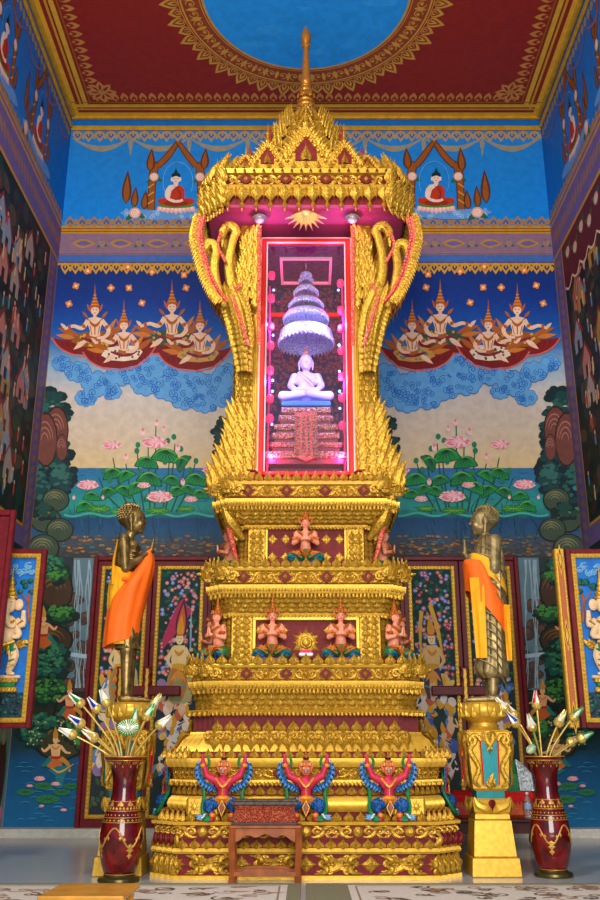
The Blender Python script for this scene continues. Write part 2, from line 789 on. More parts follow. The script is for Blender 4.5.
def rose(p, x, y, r, c=(226, 160, 150), c2=(244, 214, 196)):
    for i in range(3):
        a = i * 2.1 + .4
        p.leaf(x, y, x + r * 2 * cos(a), y + r * 1.7 * sin(a) + r * .3, r * .9, (40, 104, 52))
    p.ell(x, y, r, r * .95, c)
    p.ell(x, y, r * .72, r * .68, c2)
    p.spiral(x, y, r * .6, c, r * .13, 1.6, 0, 1, 14)


def lotusflower(p, x, y, r, open_=True):
    k = (228, 130, 146)
    k2 = (246, 196, 200)
    if open_:
        for i in range(9):
            a = pi * (i / 8)
            p.leaf(x, y, x + r * 1.15 * cos(a), y - r * .62 * sin(a) - r * .02, r * .55, k if i % 2 else k2)
        for i in range(7):
            a = pi * (i / 6)
            p.leaf(x, y - r * .1, x + r * .95 * cos(a), y + r * .42 * sin(a), r * .5, k2 if i % 2 else k)
        for i in range(5):
            a = pi * (.15 + .7 * i / 4)
            p.leaf(x, y, x + r * .7 * cos(a), y - r * .5 * sin(a), r * .3, k2)
            p.strip([(x, y), (x + r * .6 * cos(a), y - r * .42 * sin(a))], r * .06, k)
    else:
        p.leaf(x, y + r * .6, x, y - r, r * .9, k)
        p.leaf(x, y + r * .6, x - r * .35, y - r * .55, r * .5, k2)
        p.leaf(x, y + r * .6, x + r * .35, y - r * .55, r * .5, k2)


def lotusleaf(p, x, y, r, tilt=0, g=(20, 112, 62), dark=(8, 62, 44)):
    N = 18
    P = []
    for i in range(N):
        a = 2 * pi * i / N
        rr = r * (1 + .07 * sin(5 * a))
        X = rr * cos(a)
        Y = rr * sin(a) * .5 + (abs(X) ** 1.5) / (r ** .5) * .3
        P.append((x + X * cos(tilt) - Y * sin(tilt), y + X * sin(tilt) + Y * cos(tilt)))
    p.poly([(a + (a - x) * .1, b + (b - y) * .1) for a, b in P], dark)
    p.poly(P, g)
    for i in range(7):
        a = pi * (.04 + .92 * i / 6)
        p.strip([(x, y - r * .35), (x + r * .85 * cos(a) * cos(tilt), y + r * .75 * abs(sin(a)) * .8 + r * .85 * cos(a) * sin(tilt))], [r * .1, r * .03], dark)
    p.curve([(x - r * .9, y + r * .05), (x - r * .5, y - r * .32), (x + r * .1, y - r * .42), (x + r * .85, y - r * .02)], [r * .03, r * .16, r * .03], (86, 176, 62))


def cloud(p, blobs, base=(96, 164, 222), line=(24, 98, 190), seed=1):
    R = random.Random(seed)
    for x, y, r in blobs:
        for i in range(8):
            a = 2 * pi * i / 8
            p.ell(x + r * .75 * cos(a), y + r * .5 * sin(a), r * .42, r * .42, line, 0, 10)
    for x, y, r in blobs:
        for i in range(8):
            a = 2 * pi * i / 8
            p.ell(x + r * .75 * cos(a), y + r * .5 * sin(a), r * .37, r * .37, base, 0, 10)
        p.ell(x, y, r * .9, r * .65, base)
    for x, y, r in blobs:
        for i in range(int(3 + r * .45)):
            a = R.random() * 6.28
            q = R.random() ** .5
            rr = R.uniform(2.6, 4.6)
            p.spiral(x + r * .9 * q * cos(a), y + r * .65 * q * sin(a), rr, line, .7, 1.5, R.random() * 6, R.choice((-1, 1)), 16)


def seated_buddha(p, x, y, h, skin=(236, 206, 190), robe=(188, 52, 24)):
    """seated on a lotus, base at (x,y), height h"""
    s = h / 48.0
    def E(a, b, rx, ry, c, r=0):
        p.ell(x + a * s, y - b * s, rx * s, ry * s, c, r, 16)
    for i in range(9):
        t = (i - 4) / 4
        p.leaf(x + t * 17 * s, y - 6 * s, x + t * 22 * s, y + (3 - 4 * abs(t)) * s, 6.5 * s, (240, 172, 164))
        p.leaf(x + t * 17 * s, y - 5 * s, x + t * 20 * s, y + (0 - 4 * abs(t)) * s, 3.5 * s, (248, 214, 204))
    E(0, 7.5, 21, 3.2, (60, 140, 50))
    E(-11, 11.5, 11, 4.5, robe, .15)
    E(11, 11.5, 11, 4.5, robe, -.15)
    E(0, 10, 14, 4, tuple(int(v * .8) for v in robe))
    p.poly([(x + a * s, y - b * s) for a, b in ((-9, 12), (-9.5, 26), (-6, 31), (6, 31), (10, 26), (10, 12), (0, 10))], robe)
    p.poly([(x + a * s, y - b * s) for a, b in ((-11, 16), (-12, 26), (-8, 31), (-2, 32), (2, 31), (-5, 25), (-7.5, 16))], skin)
    p.curve([(x - 10.5 * s, y - 24 * s), (x - 10.5 * s, y - 17 * s), (x - 3 * s, y - 12.5 * s), (x + 5 * s, y - 13 * s)], [4.5 * s, 3.6 * s, 3 * s, 2.4 * s], skin)
    p.curve([(x + 8 * s, y - 14 * s), (x + 2 * s, y - 12 * s), (x - 5 * s, y - 14 * s)], [3 * s, 2.2 * s], skin)
    for k in (0, 1, 2):
        p.curve([(x + (2 - k * 2) * s, y - 30 * s), (x + (6 - k) * s, y - 22 * s), (x + (2 + k * 2) * s, y - 15 * s)], .5 * s, (120, 20, 12))
    E(0, 33, 2.6, 3.5, skin)
    E(0, 39, 5, 5.8, skin)
    E(0, 42.6, 5.3, 3.6, (14, 44, 46))
    E(0, 46.5, 2.1, 2.6, (14, 44, 46))
    p.leaf(x, y - 46 * s, x, y - 52 * s, 1.6 * s, (14, 60, 46))
    E(0, 39.2, 4.2, 2.6, skin)
    for e in (-1, 1):
        p.strip([(x + (e * 2 - 1) * s, y - 39 * s), (x + (e * 2 + 1) * s, y - 39 * s)], .5 * s, (60, 30, 30))
        E(e * 5.2, 38, .9, 2.4, skin)
    p.strip([(x - 1.1 * s, y - 35.8 * s), (x + 1.1 * s, y - 35.8 * s)], .6 * s, (190, 60, 60))


def shrine_arch(p, x, y, s=1.0, f=1):
    """painted arch with seated figure; f mirrors the trailing finial (to the left for f=1)"""
    br = (150, 82, 30)
    dk = (92, 44, 22)
    def C(P, w, c):
        p.curve([(x + f * a * s, y - b * s) for a, b in P], [q * s for q in w], c)
    C([(-27, -2), (-26, 20), (-24, 38), (-19, 45)], [8, 8, 9, 6], dk)
    C([(-27, -2), (-26, 20), (-24, 38), (-19, 45)], [6, 6, 7, 4], br)
    C([(-20, 42), (-10, 52), (0, 66)], [7, 7, 5], dk)
    C([(-20, 42), (-10, 52), (0, 66)], [5, 5, 3], br)
    C([(23, 0), (23, 20), (22, 38), (18, 45)], [8, 8, 9, 6], dk)
    C([(23, 0), (23, 20), (22, 38), (18, 45)], [6, 6, 7, 4], br)
    C([(18, 42), (10, 52), (0, 66)], [7, 7, 5], dk)
    C([(18, 42), (10, 52), (0, 66)], [5, 5, 3], br)
    for a, b, h, w in ((-28, 36, 24, 9), (26, 38, 22, 9), (-52, 4, 34, 10), (-44, 0, 22, 8), (-34, -2, 20, 8), (32, 2, 20, 8)):
        p.leaf(x + f * a * s, y - b * s, x + f * (a + 2) * s, y - (b + h) * s, w * s, dk, 6, .35)
        p.leaf(x + f * a * s, y - (b + 1) * s, x + f * (a + 1.6) * s, y - (b + h * .86) * s, w * .6 * s, br, 6, .35)
    for k in range(4):
        for q in (-27, 23):
            p.curve([(x + f * (q - 3) * s, y - (4 + 8 * k) * s), (x + f * (q + 3) * s, y - (8 + 8 * k) * s)], 1.3 * s, (206, 150, 50))
    for a, b, r in ((-24, 31, 4.6), (22, 31, 4.6), (-43, -5, 5.8)):
        rose(p, x + f * a * s, y - b * s, r * s)
    Q = [(x + 15 * s * cos(t), y - 26 * s + -20 * s * sin(t)) for t in [pi * i / 12 for i in range(-2, 15)]]
    p.strip(Q, .5 * s, (110, 176, 226))


def garland(p, x0, x1, y, d, c, w=4):
    n = 12
    P = [(x0 + (x1 - x0) * i / n, y + d * sin(pi * i / n)) for i in range(n + 1)]
    p.strip(P, [.6] + [1.5 + w * sin(pi * i / n) ** 2 for i in range(1, n)] + [.6], c)


CREST = (150, 140, 120)
OCH = (196, 140, 36)
OCHD = (140, 88, 30)


def maiden(p, x, y, s=1.0, f=1, skirt=(150, 60, 36), dots=(230, 190, 120), tail=True, lean=0):
    """celestial musician seated in a curved petal boat; (x,y) at waist. f=-1 faces left"""
    sk = (238, 196, 168)
    go = (176, 92, 34)
    def q(a, b):
        return (x + f * a * s, y - b * s)
    def C(P, w, c, n=5):
        p.curve([q(a, b) for a, b in P], [v * s for v in w], c, n)
    def L(a, b, c, d, w, cc):
        p.leaf(*q(a, b), *q(c, d), w * s, cc)
    def E(a, b, rx, ry, c, r=0):
        p.ell(*q(a, b), rx * s, ry * s, c, r * f)
    # boat shaped tail
    if tail:
        pts = [(-44, 0), (-38, -9), (-24, -16), (-4, -18), (14, -14), (26, -4), (34, 6), (22, 3), (8, 0), (-10, -2), (-28, -2)]
        p.poly([q(a, b) for a, b in pts][::(1 if f == 1 else -1)], (130, 24, 26))
        C([(-44, 0), (-36, -10), (-22, -17), (-4, -19), (14, -15), (27, -4), (34, 6)], [1.5, 1.5], (216, 96, 90))
        for k in range(11):
            a = -34 + k * 5.6
            C([(a, -4), (a + 2, -13 + abs(k - 5) * .9)], [1.4, .5], (96, 14, 20))
        p.poly([q(a, b) for a, b in [(-20, 4), (-24, -4), (-14, -9), (0, -10), (14, -8), (20, 0), (14, 6), (0, 7)]][::(1 if f == 1 else -1)], skirt)
        R = random.Random(int(x * 7 + y))
        for k in range(22):
            a, b = R.uniform(-19, 16), R.uniform(-8, 4)
            E(a, b, 1.3, 1.3, dots)
            E(a, b, .6, .6, go)
        L(-16, 2, -38, 10, 6, go)
        L(-20, 0, -40, 3, 5, (206, 120, 40))
        L(14, 2, 30, 14, 6, go)
        L(12, 4, 22, 20, 4, (206, 120, 40))
        L(-8, -2, -22, -12, 5, sk)
    else:
        p.poly([q(a, b) for a, b in [(-9, 4), (-14, -14), (-10, -20), (8, -20), (14, -12), (9, 4)]][::(1 if f == 1 else -1)], skirt)
    C([(-14, 0), (-4, -3), (6, -3), (14, 1)], [2, 3.5, 3.5, 2], (126, 30, 60))
    # torso
    p.poly([q(a, b) for a, b in [(-6, 0), (-5, 7), (-8, 16), (-7, 20), (0, 21.5), (7, 20), (8, 16), (5, 7), (6, 0)]][::(1 if f == 1 else -1)], sk)
    C([(-6, 1), (0, -1), (6, 1)], [3.4, 4, 3.4], go)
    C([(-7, 19), (-3, 14), (0, 12.5), (3, 14), (7, 19)], [1, 2.6, 3.2, 2.6, 1], go)
    C([(0, 12), (0, 3)], [1.4, 1], go)
    C([(-5, 12), (-3, 3)], [1, .8], go)
    C([(5, 12), (3, 3)], [1, .8], go)
    # arms
    C([(-7, 18), (-13, 10), (-22, 12), (-31, 9)], [4.6, 4.2, 3.4, 2.2], sk)
    L(-29, 9, -35, 15, 3.4, sk)
    C([(7, 18), (14, 8), (10, 1), (2, 0)], [4.6, 4.4, 3.6, 2.4], sk)
    E(-11.5, 12, 2.6, 1.8, go, .7)
    E(12, 11, 2.6, 1.8, go, -.7)
    E(-26, 11, 1.6, 2.4, go)
    # head
    C([(0, 20), (0, 25)], [3.4, 3.2], sk)
    E(0, 28, 4.3, 5, sk)
    C([(-4.6, 31.5), (0, 33), (4.6, 31.5)], [3, 3.4, 3], go)
    p.poly([q(a, b) for a, b in [(-4.5, 33), (-3, 37), (-2.4, 37), (-1.6, 41), (-1.2, 41), (0, 56), (1.2, 41), (1.6, 41), (2.4, 37), (3, 37), (4.5, 33)]][::(1 if f == 1 else -1)], go)
    for k in range(4):
        p.strip([q(-3.6 + k * .75, 34 + 3.2 * k), q(3.6 - k * .75, 34 + 3.2 * k)], 1.0 * s, (226, 140, 50))
    L(-4.5, 26, -8, 35, 2.4, go)
    L(4.5, 26, 8, 35, 2.4, go)
    L(-7, 20, -13, 27, 3, go)
    L(7, 20, 13, 27, 3, go)
    E(-1.6, 28.6, .8, .4, (50, 30, 30))
    E(1.6, 28.6, .8, .4, (50, 30, 30))
    E(0, 25.4, 1, .45, (190, 50, 50))
    E(-4.4, 30, 1.1, 1.1, (214, 60, 80))


def deva_small(p, x, y, s, f=1, sk=(236, 168, 120), cloth=(196, 96, 30)):
    def q(a, b):
        return (x + f * a * s, y - b * s)
    def C(P, w, c):
        p.curve([q(a, b) for a, b in P], [v * s for v in w], c, 4)
    go = (206, 140, 40)
    p.poly([q(a, b) for a, b in [(-5, 0), (-7, -12), (0, -16), (9, -10), (6, 0)]], cloth)
    C([(-5, -2), (-12, -8), (-14, -16)], [5, 4, 2], go)
    C([(5, -2), (10, -8), (14, -10)], [5, 4, 2], (30, 120, 110))
    p.poly([q(a, b) for a, b in [(-4, 0), (-5.5, 11), (0, 13), (5.5, 11), (4, 0)]], sk)
    C([(-5, 10), (-10, 4), (-15, 3)], [3, 2.6, 1.6], sk)
    C([(5, 10), (11, 5), (14, 8)], [3, 2.6, 1.6], sk)
    C([(-4, 10), (0, 7), (4, 10)], [1.4, 2, 1.4], go)
    p.ell(*q(0, 16), 2.9 * s, 3.4 * s, sk)
    p.leaf(*q(0, 17), *q(0, 30), 5.4 * s, go, 6, .25)
    C([(-5, -1), (0, -2), (5, -1)], [2, 2.4, 2], (180, 30, 40))


def tree(p, x, y, rx, ry, seed, cols=((12, 46, 40), (20, 84, 44), (44, 124, 52)), r=5, n=60):
    R = random.Random(seed)
    for lvl, c in enumerate(cols):
        for i in range(n):
            a = R.random() * 2 * pi
            q = sqrt(R.random()) * (1 - .14 * lvl)
            rr = R.uniform(.6, 1.1) * r * (1 - .28 * lvl)
            p.ell(x + rx * q * cos(a) - lvl * .6, y + ry * q * sin(a) - lvl * 1.4, rr * 1.25, rr * .85, c, R.uniform(-.3, .3), 8)


def rock(p, x, y, rx, ry, c, c2):
    p.ell(x, y, rx, ry, tuple(int(v * .45) for v in c))
    p.ell(x, y, rx * .9, ry * .92, c)
    for k in range(3):
        q = .7 - .2 * k
        P = [(x - rx * .1 + rx * q * cos(t), y + ry * .06 - ry * q * sin(t)) for t in [pi * (.05 + .9 * i / 10) for i in range(11)]]
        p.strip(P, [.4, rx * .12, .4], c2)


# ================================================================= BACK WALL MURAL (laid out in the plane of the wall)
def fb(u, v):
    return at(u, v, WY)


B = Paint(fb, (0, -1, 0))


def left_x(v):
    # wall corner at height row v
    return 306 + (at(306, v, WY).z * 0 - WX) / (at(307, v, WY).x)


def vfield(stops):
    def f(u, v):
        for (v0, c0), (v1, c1) in zip(stops, stops[1:]):
            if v <= v1:
                t = max(0, min(1, (v - v0) / (v1 - v0)))
                return tuple(c0[i] + (c1[i] - c0[i]) * t for i in range(3))
        return stops[-1][1]
    return f


def band_grid(p, v0, v1, f, nu=6, nv=8):
    # grid following the wall corners
    Vv = [v0 + (v1 - v0) * j / nv for j in range(nv + 1)]
    b = p._pts([(left_x(v) + (612 - 2 * left_x(v)) * i / nu, v) for v in Vv for i in range(nu + 1)])
    n = nu + 1
    for j in range(nv):
        for i in range(nu):
            p.F.append((b + j * n + i, b + j * n + i + 1, b + (j + 1) * n + i + 1, b + (j + 1) * n + i))
            p.C.append([lin(f(0, Vv[j])), lin(f(0, Vv[j])), lin(f(0, Vv[j + 1])), lin(f(0, Vv[j + 1]))])


band_grid(B, 130, 226, vfield([(130, (30, 128, 206)), (226, (8, 132, 222))]))
band_grid(B, 226, 262, vfield([(226, OCH), (262, OCH)]), 2, 1)
band_grid(B, 233.5, 253, vfield([(233, (138, 106, 132)), (253, (138, 106, 132))]), 2, 1)
band_grid(B, 254.5, 262, vfield([(254, (64, 104, 176)), (262, (64, 104, 176))]), 2, 1)
SKY = [(262, (6, 44, 112)), (300, (4, 52, 140)), (335, (18, 92, 178)), (362, (130, 168, 200)), (392, (206, 196, 192)), (440, (214, 192, 166)), (468, (222, 192, 140))]
band_grid(B, 262, 468, vfield(SKY), 4, 24)
band_grid(B, 468, 560, vfield([(468, (44, 110, 166)), (486, (34, 128, 154)), (506, (38, 150, 136)), (513, (40, 140, 130)), (516, (20, 66, 110)), (532, (34, 84, 124)), (545, (74, 74, 80)), (560, (60, 56, 60))]), 4, 18)
band_grid(B, 557, 830, vfield([(557, (44, 56, 60)), (620, (30, 62, 52)), (700, (22, 44, 36)), (744, (24, 52, 50)), (756, (6, 82, 128)), (830, (4, 98, 150))]), 4, 20)

for v in (228.5, 231.5, 253.8, 263.5):
    B.strip([(left_x(v), v), (612 - left_x(v), v)], 1.2, OCHD)
B.strip([(left_x(264), 264), (612 - left_x(264), 264)], 2.2, OCH)
# crest rows
fringe(B, 72, 540, 133, 9, (176, 140, 92), (20, 100, 176), 42)
fringe(B, 64, 548, 225, 9, (170, 120, 66), (16, 100, 180), 40, False)
fringe(B, 60, 552, 265, 9.5, (206, 150, 40), (12, 50, 110), 48)
for k in range(13):
    x = 84 + k * 37
    B.leaf(x - 12, 243.5, x + 12, 243.5, 9, (176, 130, 60))
    B.leaf(x - 8, 243.5, x + 8, 243.5, 5, (110, 92, 150))
    rose(B, x + 18, 243.5, 3.2, (176, 130, 60), (130, 110, 150))
for k in range(8):
    xa = 72 + k * 58.6
    garland(B, xa, xa + 58.6, 138, 11, CREST, 4.2)
    if k:
        B.leaf(xa, 137, xa, 152, 4.5, CREST)
        B.leaf(xa, 146, xa, 156, 2, CREST)

for f in (1, -1):
    X = lambda x: x if f == 1 else 612 - x
    # upper arch and seated figure
    for cx, cy, rx, ry in ((140, 213, 20, 3.5), (175, 214, 40, 4.5), (205, 212, 18, 4), (160, 217, 22, 3)):
        B.ell(X(cx), cy, rx, ry, (96, 152, 214))
    R = random.Random(5)
    for i in range(26):
        B.spiral(X(R.uniform(126, 214)), R.uniform(210, 218), 2.4, (170, 206, 238), .5, 1.3, R.random() * 6, 1, 12)
    shrine_arch(B, X(178), 208, 1.0, f)
    seated_buddha(B, X(176), 212, 41)
    # falling flowers
    for x, y in ((88, 271), (128, 267), (152, 272), (184, 275), (111, 288), (129, 288), (69, 304), (142, 303), (76, 286), (186, 288), (220, 270)):
        for i in range(4):
            a = i * pi / 2 + .5 + x
            B.ell(X(x) + 2 * cos(a), y + 2 * sin(a), 1.8, 1.8, (232, 130, 60), 0, 8)
        B.ell(X(x), y, 1.5, 1.5, (250, 220, 150), 0, 8)
    # cloud bank
    cloud(B, [(X(62), 364, 9), (X(78), 372, 12), (X(98), 384, 15), (X(86), 398, 10), (X(112), 392, 9), (X(122), 374, 14), (X(150), 366, 16), (X(146), 384, 14), (X(168), 388, 15),
              (X(185), 398, 14), (X(205), 402, 13), (X(200), 386, 16), (X(222), 396, 13), (X(228), 376, 14), (X(180), 372, 15)], seed=3 if f == 1 else 4)
    g = f
    maiden(B, X(95), 338, .98, g, (150, 84, 30), (230, 190, 70))
    maiden(B, X(172), 336, 1.02, g, (60, 84, 60), (220, 160, 90))
    maiden(B, X(124), 352, .94, g, (236, 214, 190), (60, 40, 40))
    maiden(B, X(200), 353, .96, g, (206, 150, 70), (60, 140, 120))
    # pond: leaves, buds, flowers
    R = random.Random(11 if f == 1 else 12)
    for i in range(90):
        v = R.uniform(470, 512)
        u = X(R.uniform(66, 212))
        B.strip([(u, v), (u + R.uniform(4, 12), v + R.uniform(-.5, .5))], .5, R.choice([(70, 140, 190), (30, 100, 150), (50, 150, 160)]))
    for i in range(170):
        v = R.uniform(536, 556)
        B.ell(X(R.uniform(62, 215)), v, R.uniform(1.5, 3.4), R.uniform(.8, 1.4), R.choice([(150, 96, 50), (96, 86, 84), (184, 120, 50), (60, 80, 96), (110, 100, 70), (50, 110, 120)]), 0, 7)
    for i in range(30):
        u = X(R.uniform(70, 210))
        v = R.uniform(520, 548)
        B.curve([(u, v), (u + R.uniform(-4, 4), v - 12), (u + R.uniform(-6, 6), v - 24)], [1, .3], R.choice([(16, 56, 90), (24, 74, 96), (40, 96, 130)]))
    P = [(X(64 + i * 5), 515 + 1.6 * sin(i * .9)) for i in range(31)]
    B.strip(P, 2.4, (60, 168, 150))
    cxm = 153
    stems = [(148, 438, .0), (126, 464, 0), (170, 452, 0), (186, 458, 0), (113, 458, 0), (156, 424, 0), (137, 444, 0), (175, 444, 0), (195, 464, 0), (99, 478, 0)]
    for a, b, c in stems:
        B.curve([(X(cxm + (a - cxm) * .55), 512), (X(cxm + (a - cxm) * .85), (512 + b) / 2), (X(a), b)], [1.6, 1.0], (18, 84, 60))
    for a, b, r, t in ((147, 462, 11, .1), (166, 455, 13, .15), (182, 462, 9, -.9), (113, 473, 10, -.2), (126, 475, 9, -.5), (150, 478, 12, .2), (172, 480, 9, .3), (196, 479, 11, .2), (108, 492, 9, -.5), (124, 490, 9, .5),
                       (137, 487, 10, -.4), (177, 491, 9, -.3), (188, 489, 8, .4), (92, 496, 8, .1), (154, 497, 9, .1), (85, 506, 9, -.2), (200, 494, 8, 0)):
        lotusleaf(B, X(a), b, r, t * f, (18, 118 + (int(a) * 7) % 26, 66))
    for a, b, r in ((158, 511, 12), (99, 509, 12), (186, 509, 9), (118, 512, 8)):
        B.ell(X(a), b, r, r * .32, (34, 120, 50))
        for i in range(8):
            t = 2 * pi * i / 8
            B.strip([(X(a), b), (X(a) + r * .85 * cos(t), b + r * .27 * sin(t))], .5, (110, 180, 70))
    for a, b in ((138, 445), (168, 441), (181, 449), (196, 461), (103, 471), (174, 437), (137, 451), (110, 481), (190, 470), (165, 462), (140, 473)):
        B.ell(X(a), b, 2.6, 3, (26, 122, 84), 0, 9)
    for a, b, r in ((155, 444, 12), (88, 486, 10), (160, 498, 12), (112, 446, 9), (144, 486, 6), (212, 471, 9), (191, 500, 6)):
        lotusflower(B, X(a), b, r)
    for a, b, r in ((143, 433, 5.5), (157, 424, 5), (164, 430, 4.5), (126, 458, 5), (178, 449, 5.5), (183, 483, 5), (74, 498, 3.2), (103, 498, 3.2)):
        lotusflower(B, X(a), b, r, False)
    # side trees and rocks beside the sky
    LX = left_x(420)
    tree(B, X(50), 436, 22, 52, 21, ((10, 44, 48), (16, 66, 66), (34, 92, 84)), 6, 60)
    tree(B, X(48), 470, 24, 46, 22, ((8, 36, 44), (16, 62, 62), (40, 96, 90)), 6, 70)
    for a, b, rx, ry in ((57, 430, 12, 24), (46, 440, 12, 28), (62, 448, 6, 14)):
        rock(B, X(a), b, rx, ry, (112, 62, 54), (168, 110, 100))
    tree(B, X(62), 478, 12, 16, 23, ((10, 40, 48), (20, 66, 70), (50, 104, 96)), 5, 30)
    for a, b, rx, ry in ((56, 500, 14, 12), (46, 520, 16, 13), (60, 530, 14, 12), (44, 548, 16, 14)):
        rock(B, X(a), b, rx, ry, (60, 78, 62), (120, 120, 84))
    tree(B, X(46), 512, 12, 8, 24, ((10, 40, 40), (24, 70, 60)), 4, 20)
    tree(B, X(222), 438, 8, 22, 25, ((14, 44, 48), (30, 66, 60)), 4, 30)
    # waterfall garden, lower zone
    B.poly([(X(74), 558), (X(98), 558), (X(96), 690), (X(66), 690)], (96, 126, 138))
    R = random.Random(31 + f)
    for i in range(22):
        rock(B, X(R.uniform(68, 94)), R.uniform(600, 690), R.uniform(4, 8), R.uniform(4, 8), (78, 60, 54), (120, 84, 66))
    for i in range(7):
        x0 = R.uniform(74, 90)
        P = [(X(x0), 560)]
        for k in range(1, 9):
            x0 += R.uniform(-2.2, 1.8)
            P.append((X(max(62, min(94, x0))), 560 + k * 16))
        B.curve(P, [1.6, .8, .5, 1.2], (150, 174, 188), 3)
    B.strip([(X(66), 654), (X(92), 657)], 4, (170, 196, 210))
    for a, b, rx, ry, c, c2 in ((54, 590, 20, 24, (70, 50, 34), (124, 88, 50)), (52, 640, 22, 16, (64, 46, 30), (110, 80, 44)), (60, 735, 30, 26, (62, 60, 34), (126, 104, 60)), (36, 700, 22, 30, (40, 44, 34), (80, 80, 50))):
        rock(B, X(a), b, rx, ry, c, c2)
    for i, (a, b, rx, ry, n) in enumerate(((46, 566, 22, 10, 30), (58, 576, 12, 8, 18), (34, 600, 12, 22, 30), (62, 614, 16, 9, 30), (48, 660, 22, 22, 60), (50, 692, 22, 14, 40), (34, 732, 14, 16, 34), (74, 728, 14, 12, 34), (44, 722, 22, 8, 26), (82, 742, 10, 8, 20))):
        tree(B, X(a), b, rx, ry, 41 + i, ((12, 40, 34), (24, 84, 46), (70, 140, 60)) if i % 2 else ((10, 48, 44), (24, 90, 74), (56, 130, 90)), 4.0, n)
    R = random.Random(77)
    for i in range(40):
        B.ell(X(R.uniform(26, 92)), R.uniform(720, 745), .9, .9, (214, 190, 110), 0, 6)
    deva_small(B, X(44), 634, .95, f)
    deva_small(B, X(70), 706, .92, -f)
    deva_small(B, X(56), 756, 1.0, -f, (240, 190, 130), (206, 110, 50))
    B.poly([(X(48), 770), (X(58), 766), (X(72), 766), (X(66), 774), (X(62), 788), (X(57), 788), (X(56), 776)], (30, 120, 130))
    B.curve([(X(52), 768), (X(60), 772), (X(74), 764)], [1, 2, .6], (220, 170, 40))
    for i in range(40):
        u, v = R.uniform(14, 96), R.uniform(762, 822)
        B.curve([(X(u), v), (X(u + 5), v - 1), (X(u + 10), v)], [.4, .9, .4], (50, 140, 184))
    for a, b, r in ((44, 786, 10), (26, 792, 9), (62, 792, 9), (48, 799, 12), (72, 786, 8)):
        B.ell(X(a), b, r, r * .36, (40, 124, 70))
        for i in range(8):
            t = 2 * pi * i / 8
            B.strip([(X(a), b), (X(a) + r * .9 * cos(t), b + r * .32 * sin(t))], .5, (14, 76, 60))
    for a, b, r in ((40, 779, 5), (56, 784, 4), (30, 786, 3), (64, 810, 3), (42, 806, 2.4)):
        lotusflower(B, X(a), b, r)

mural = B.build('painted_mural', wall_back)

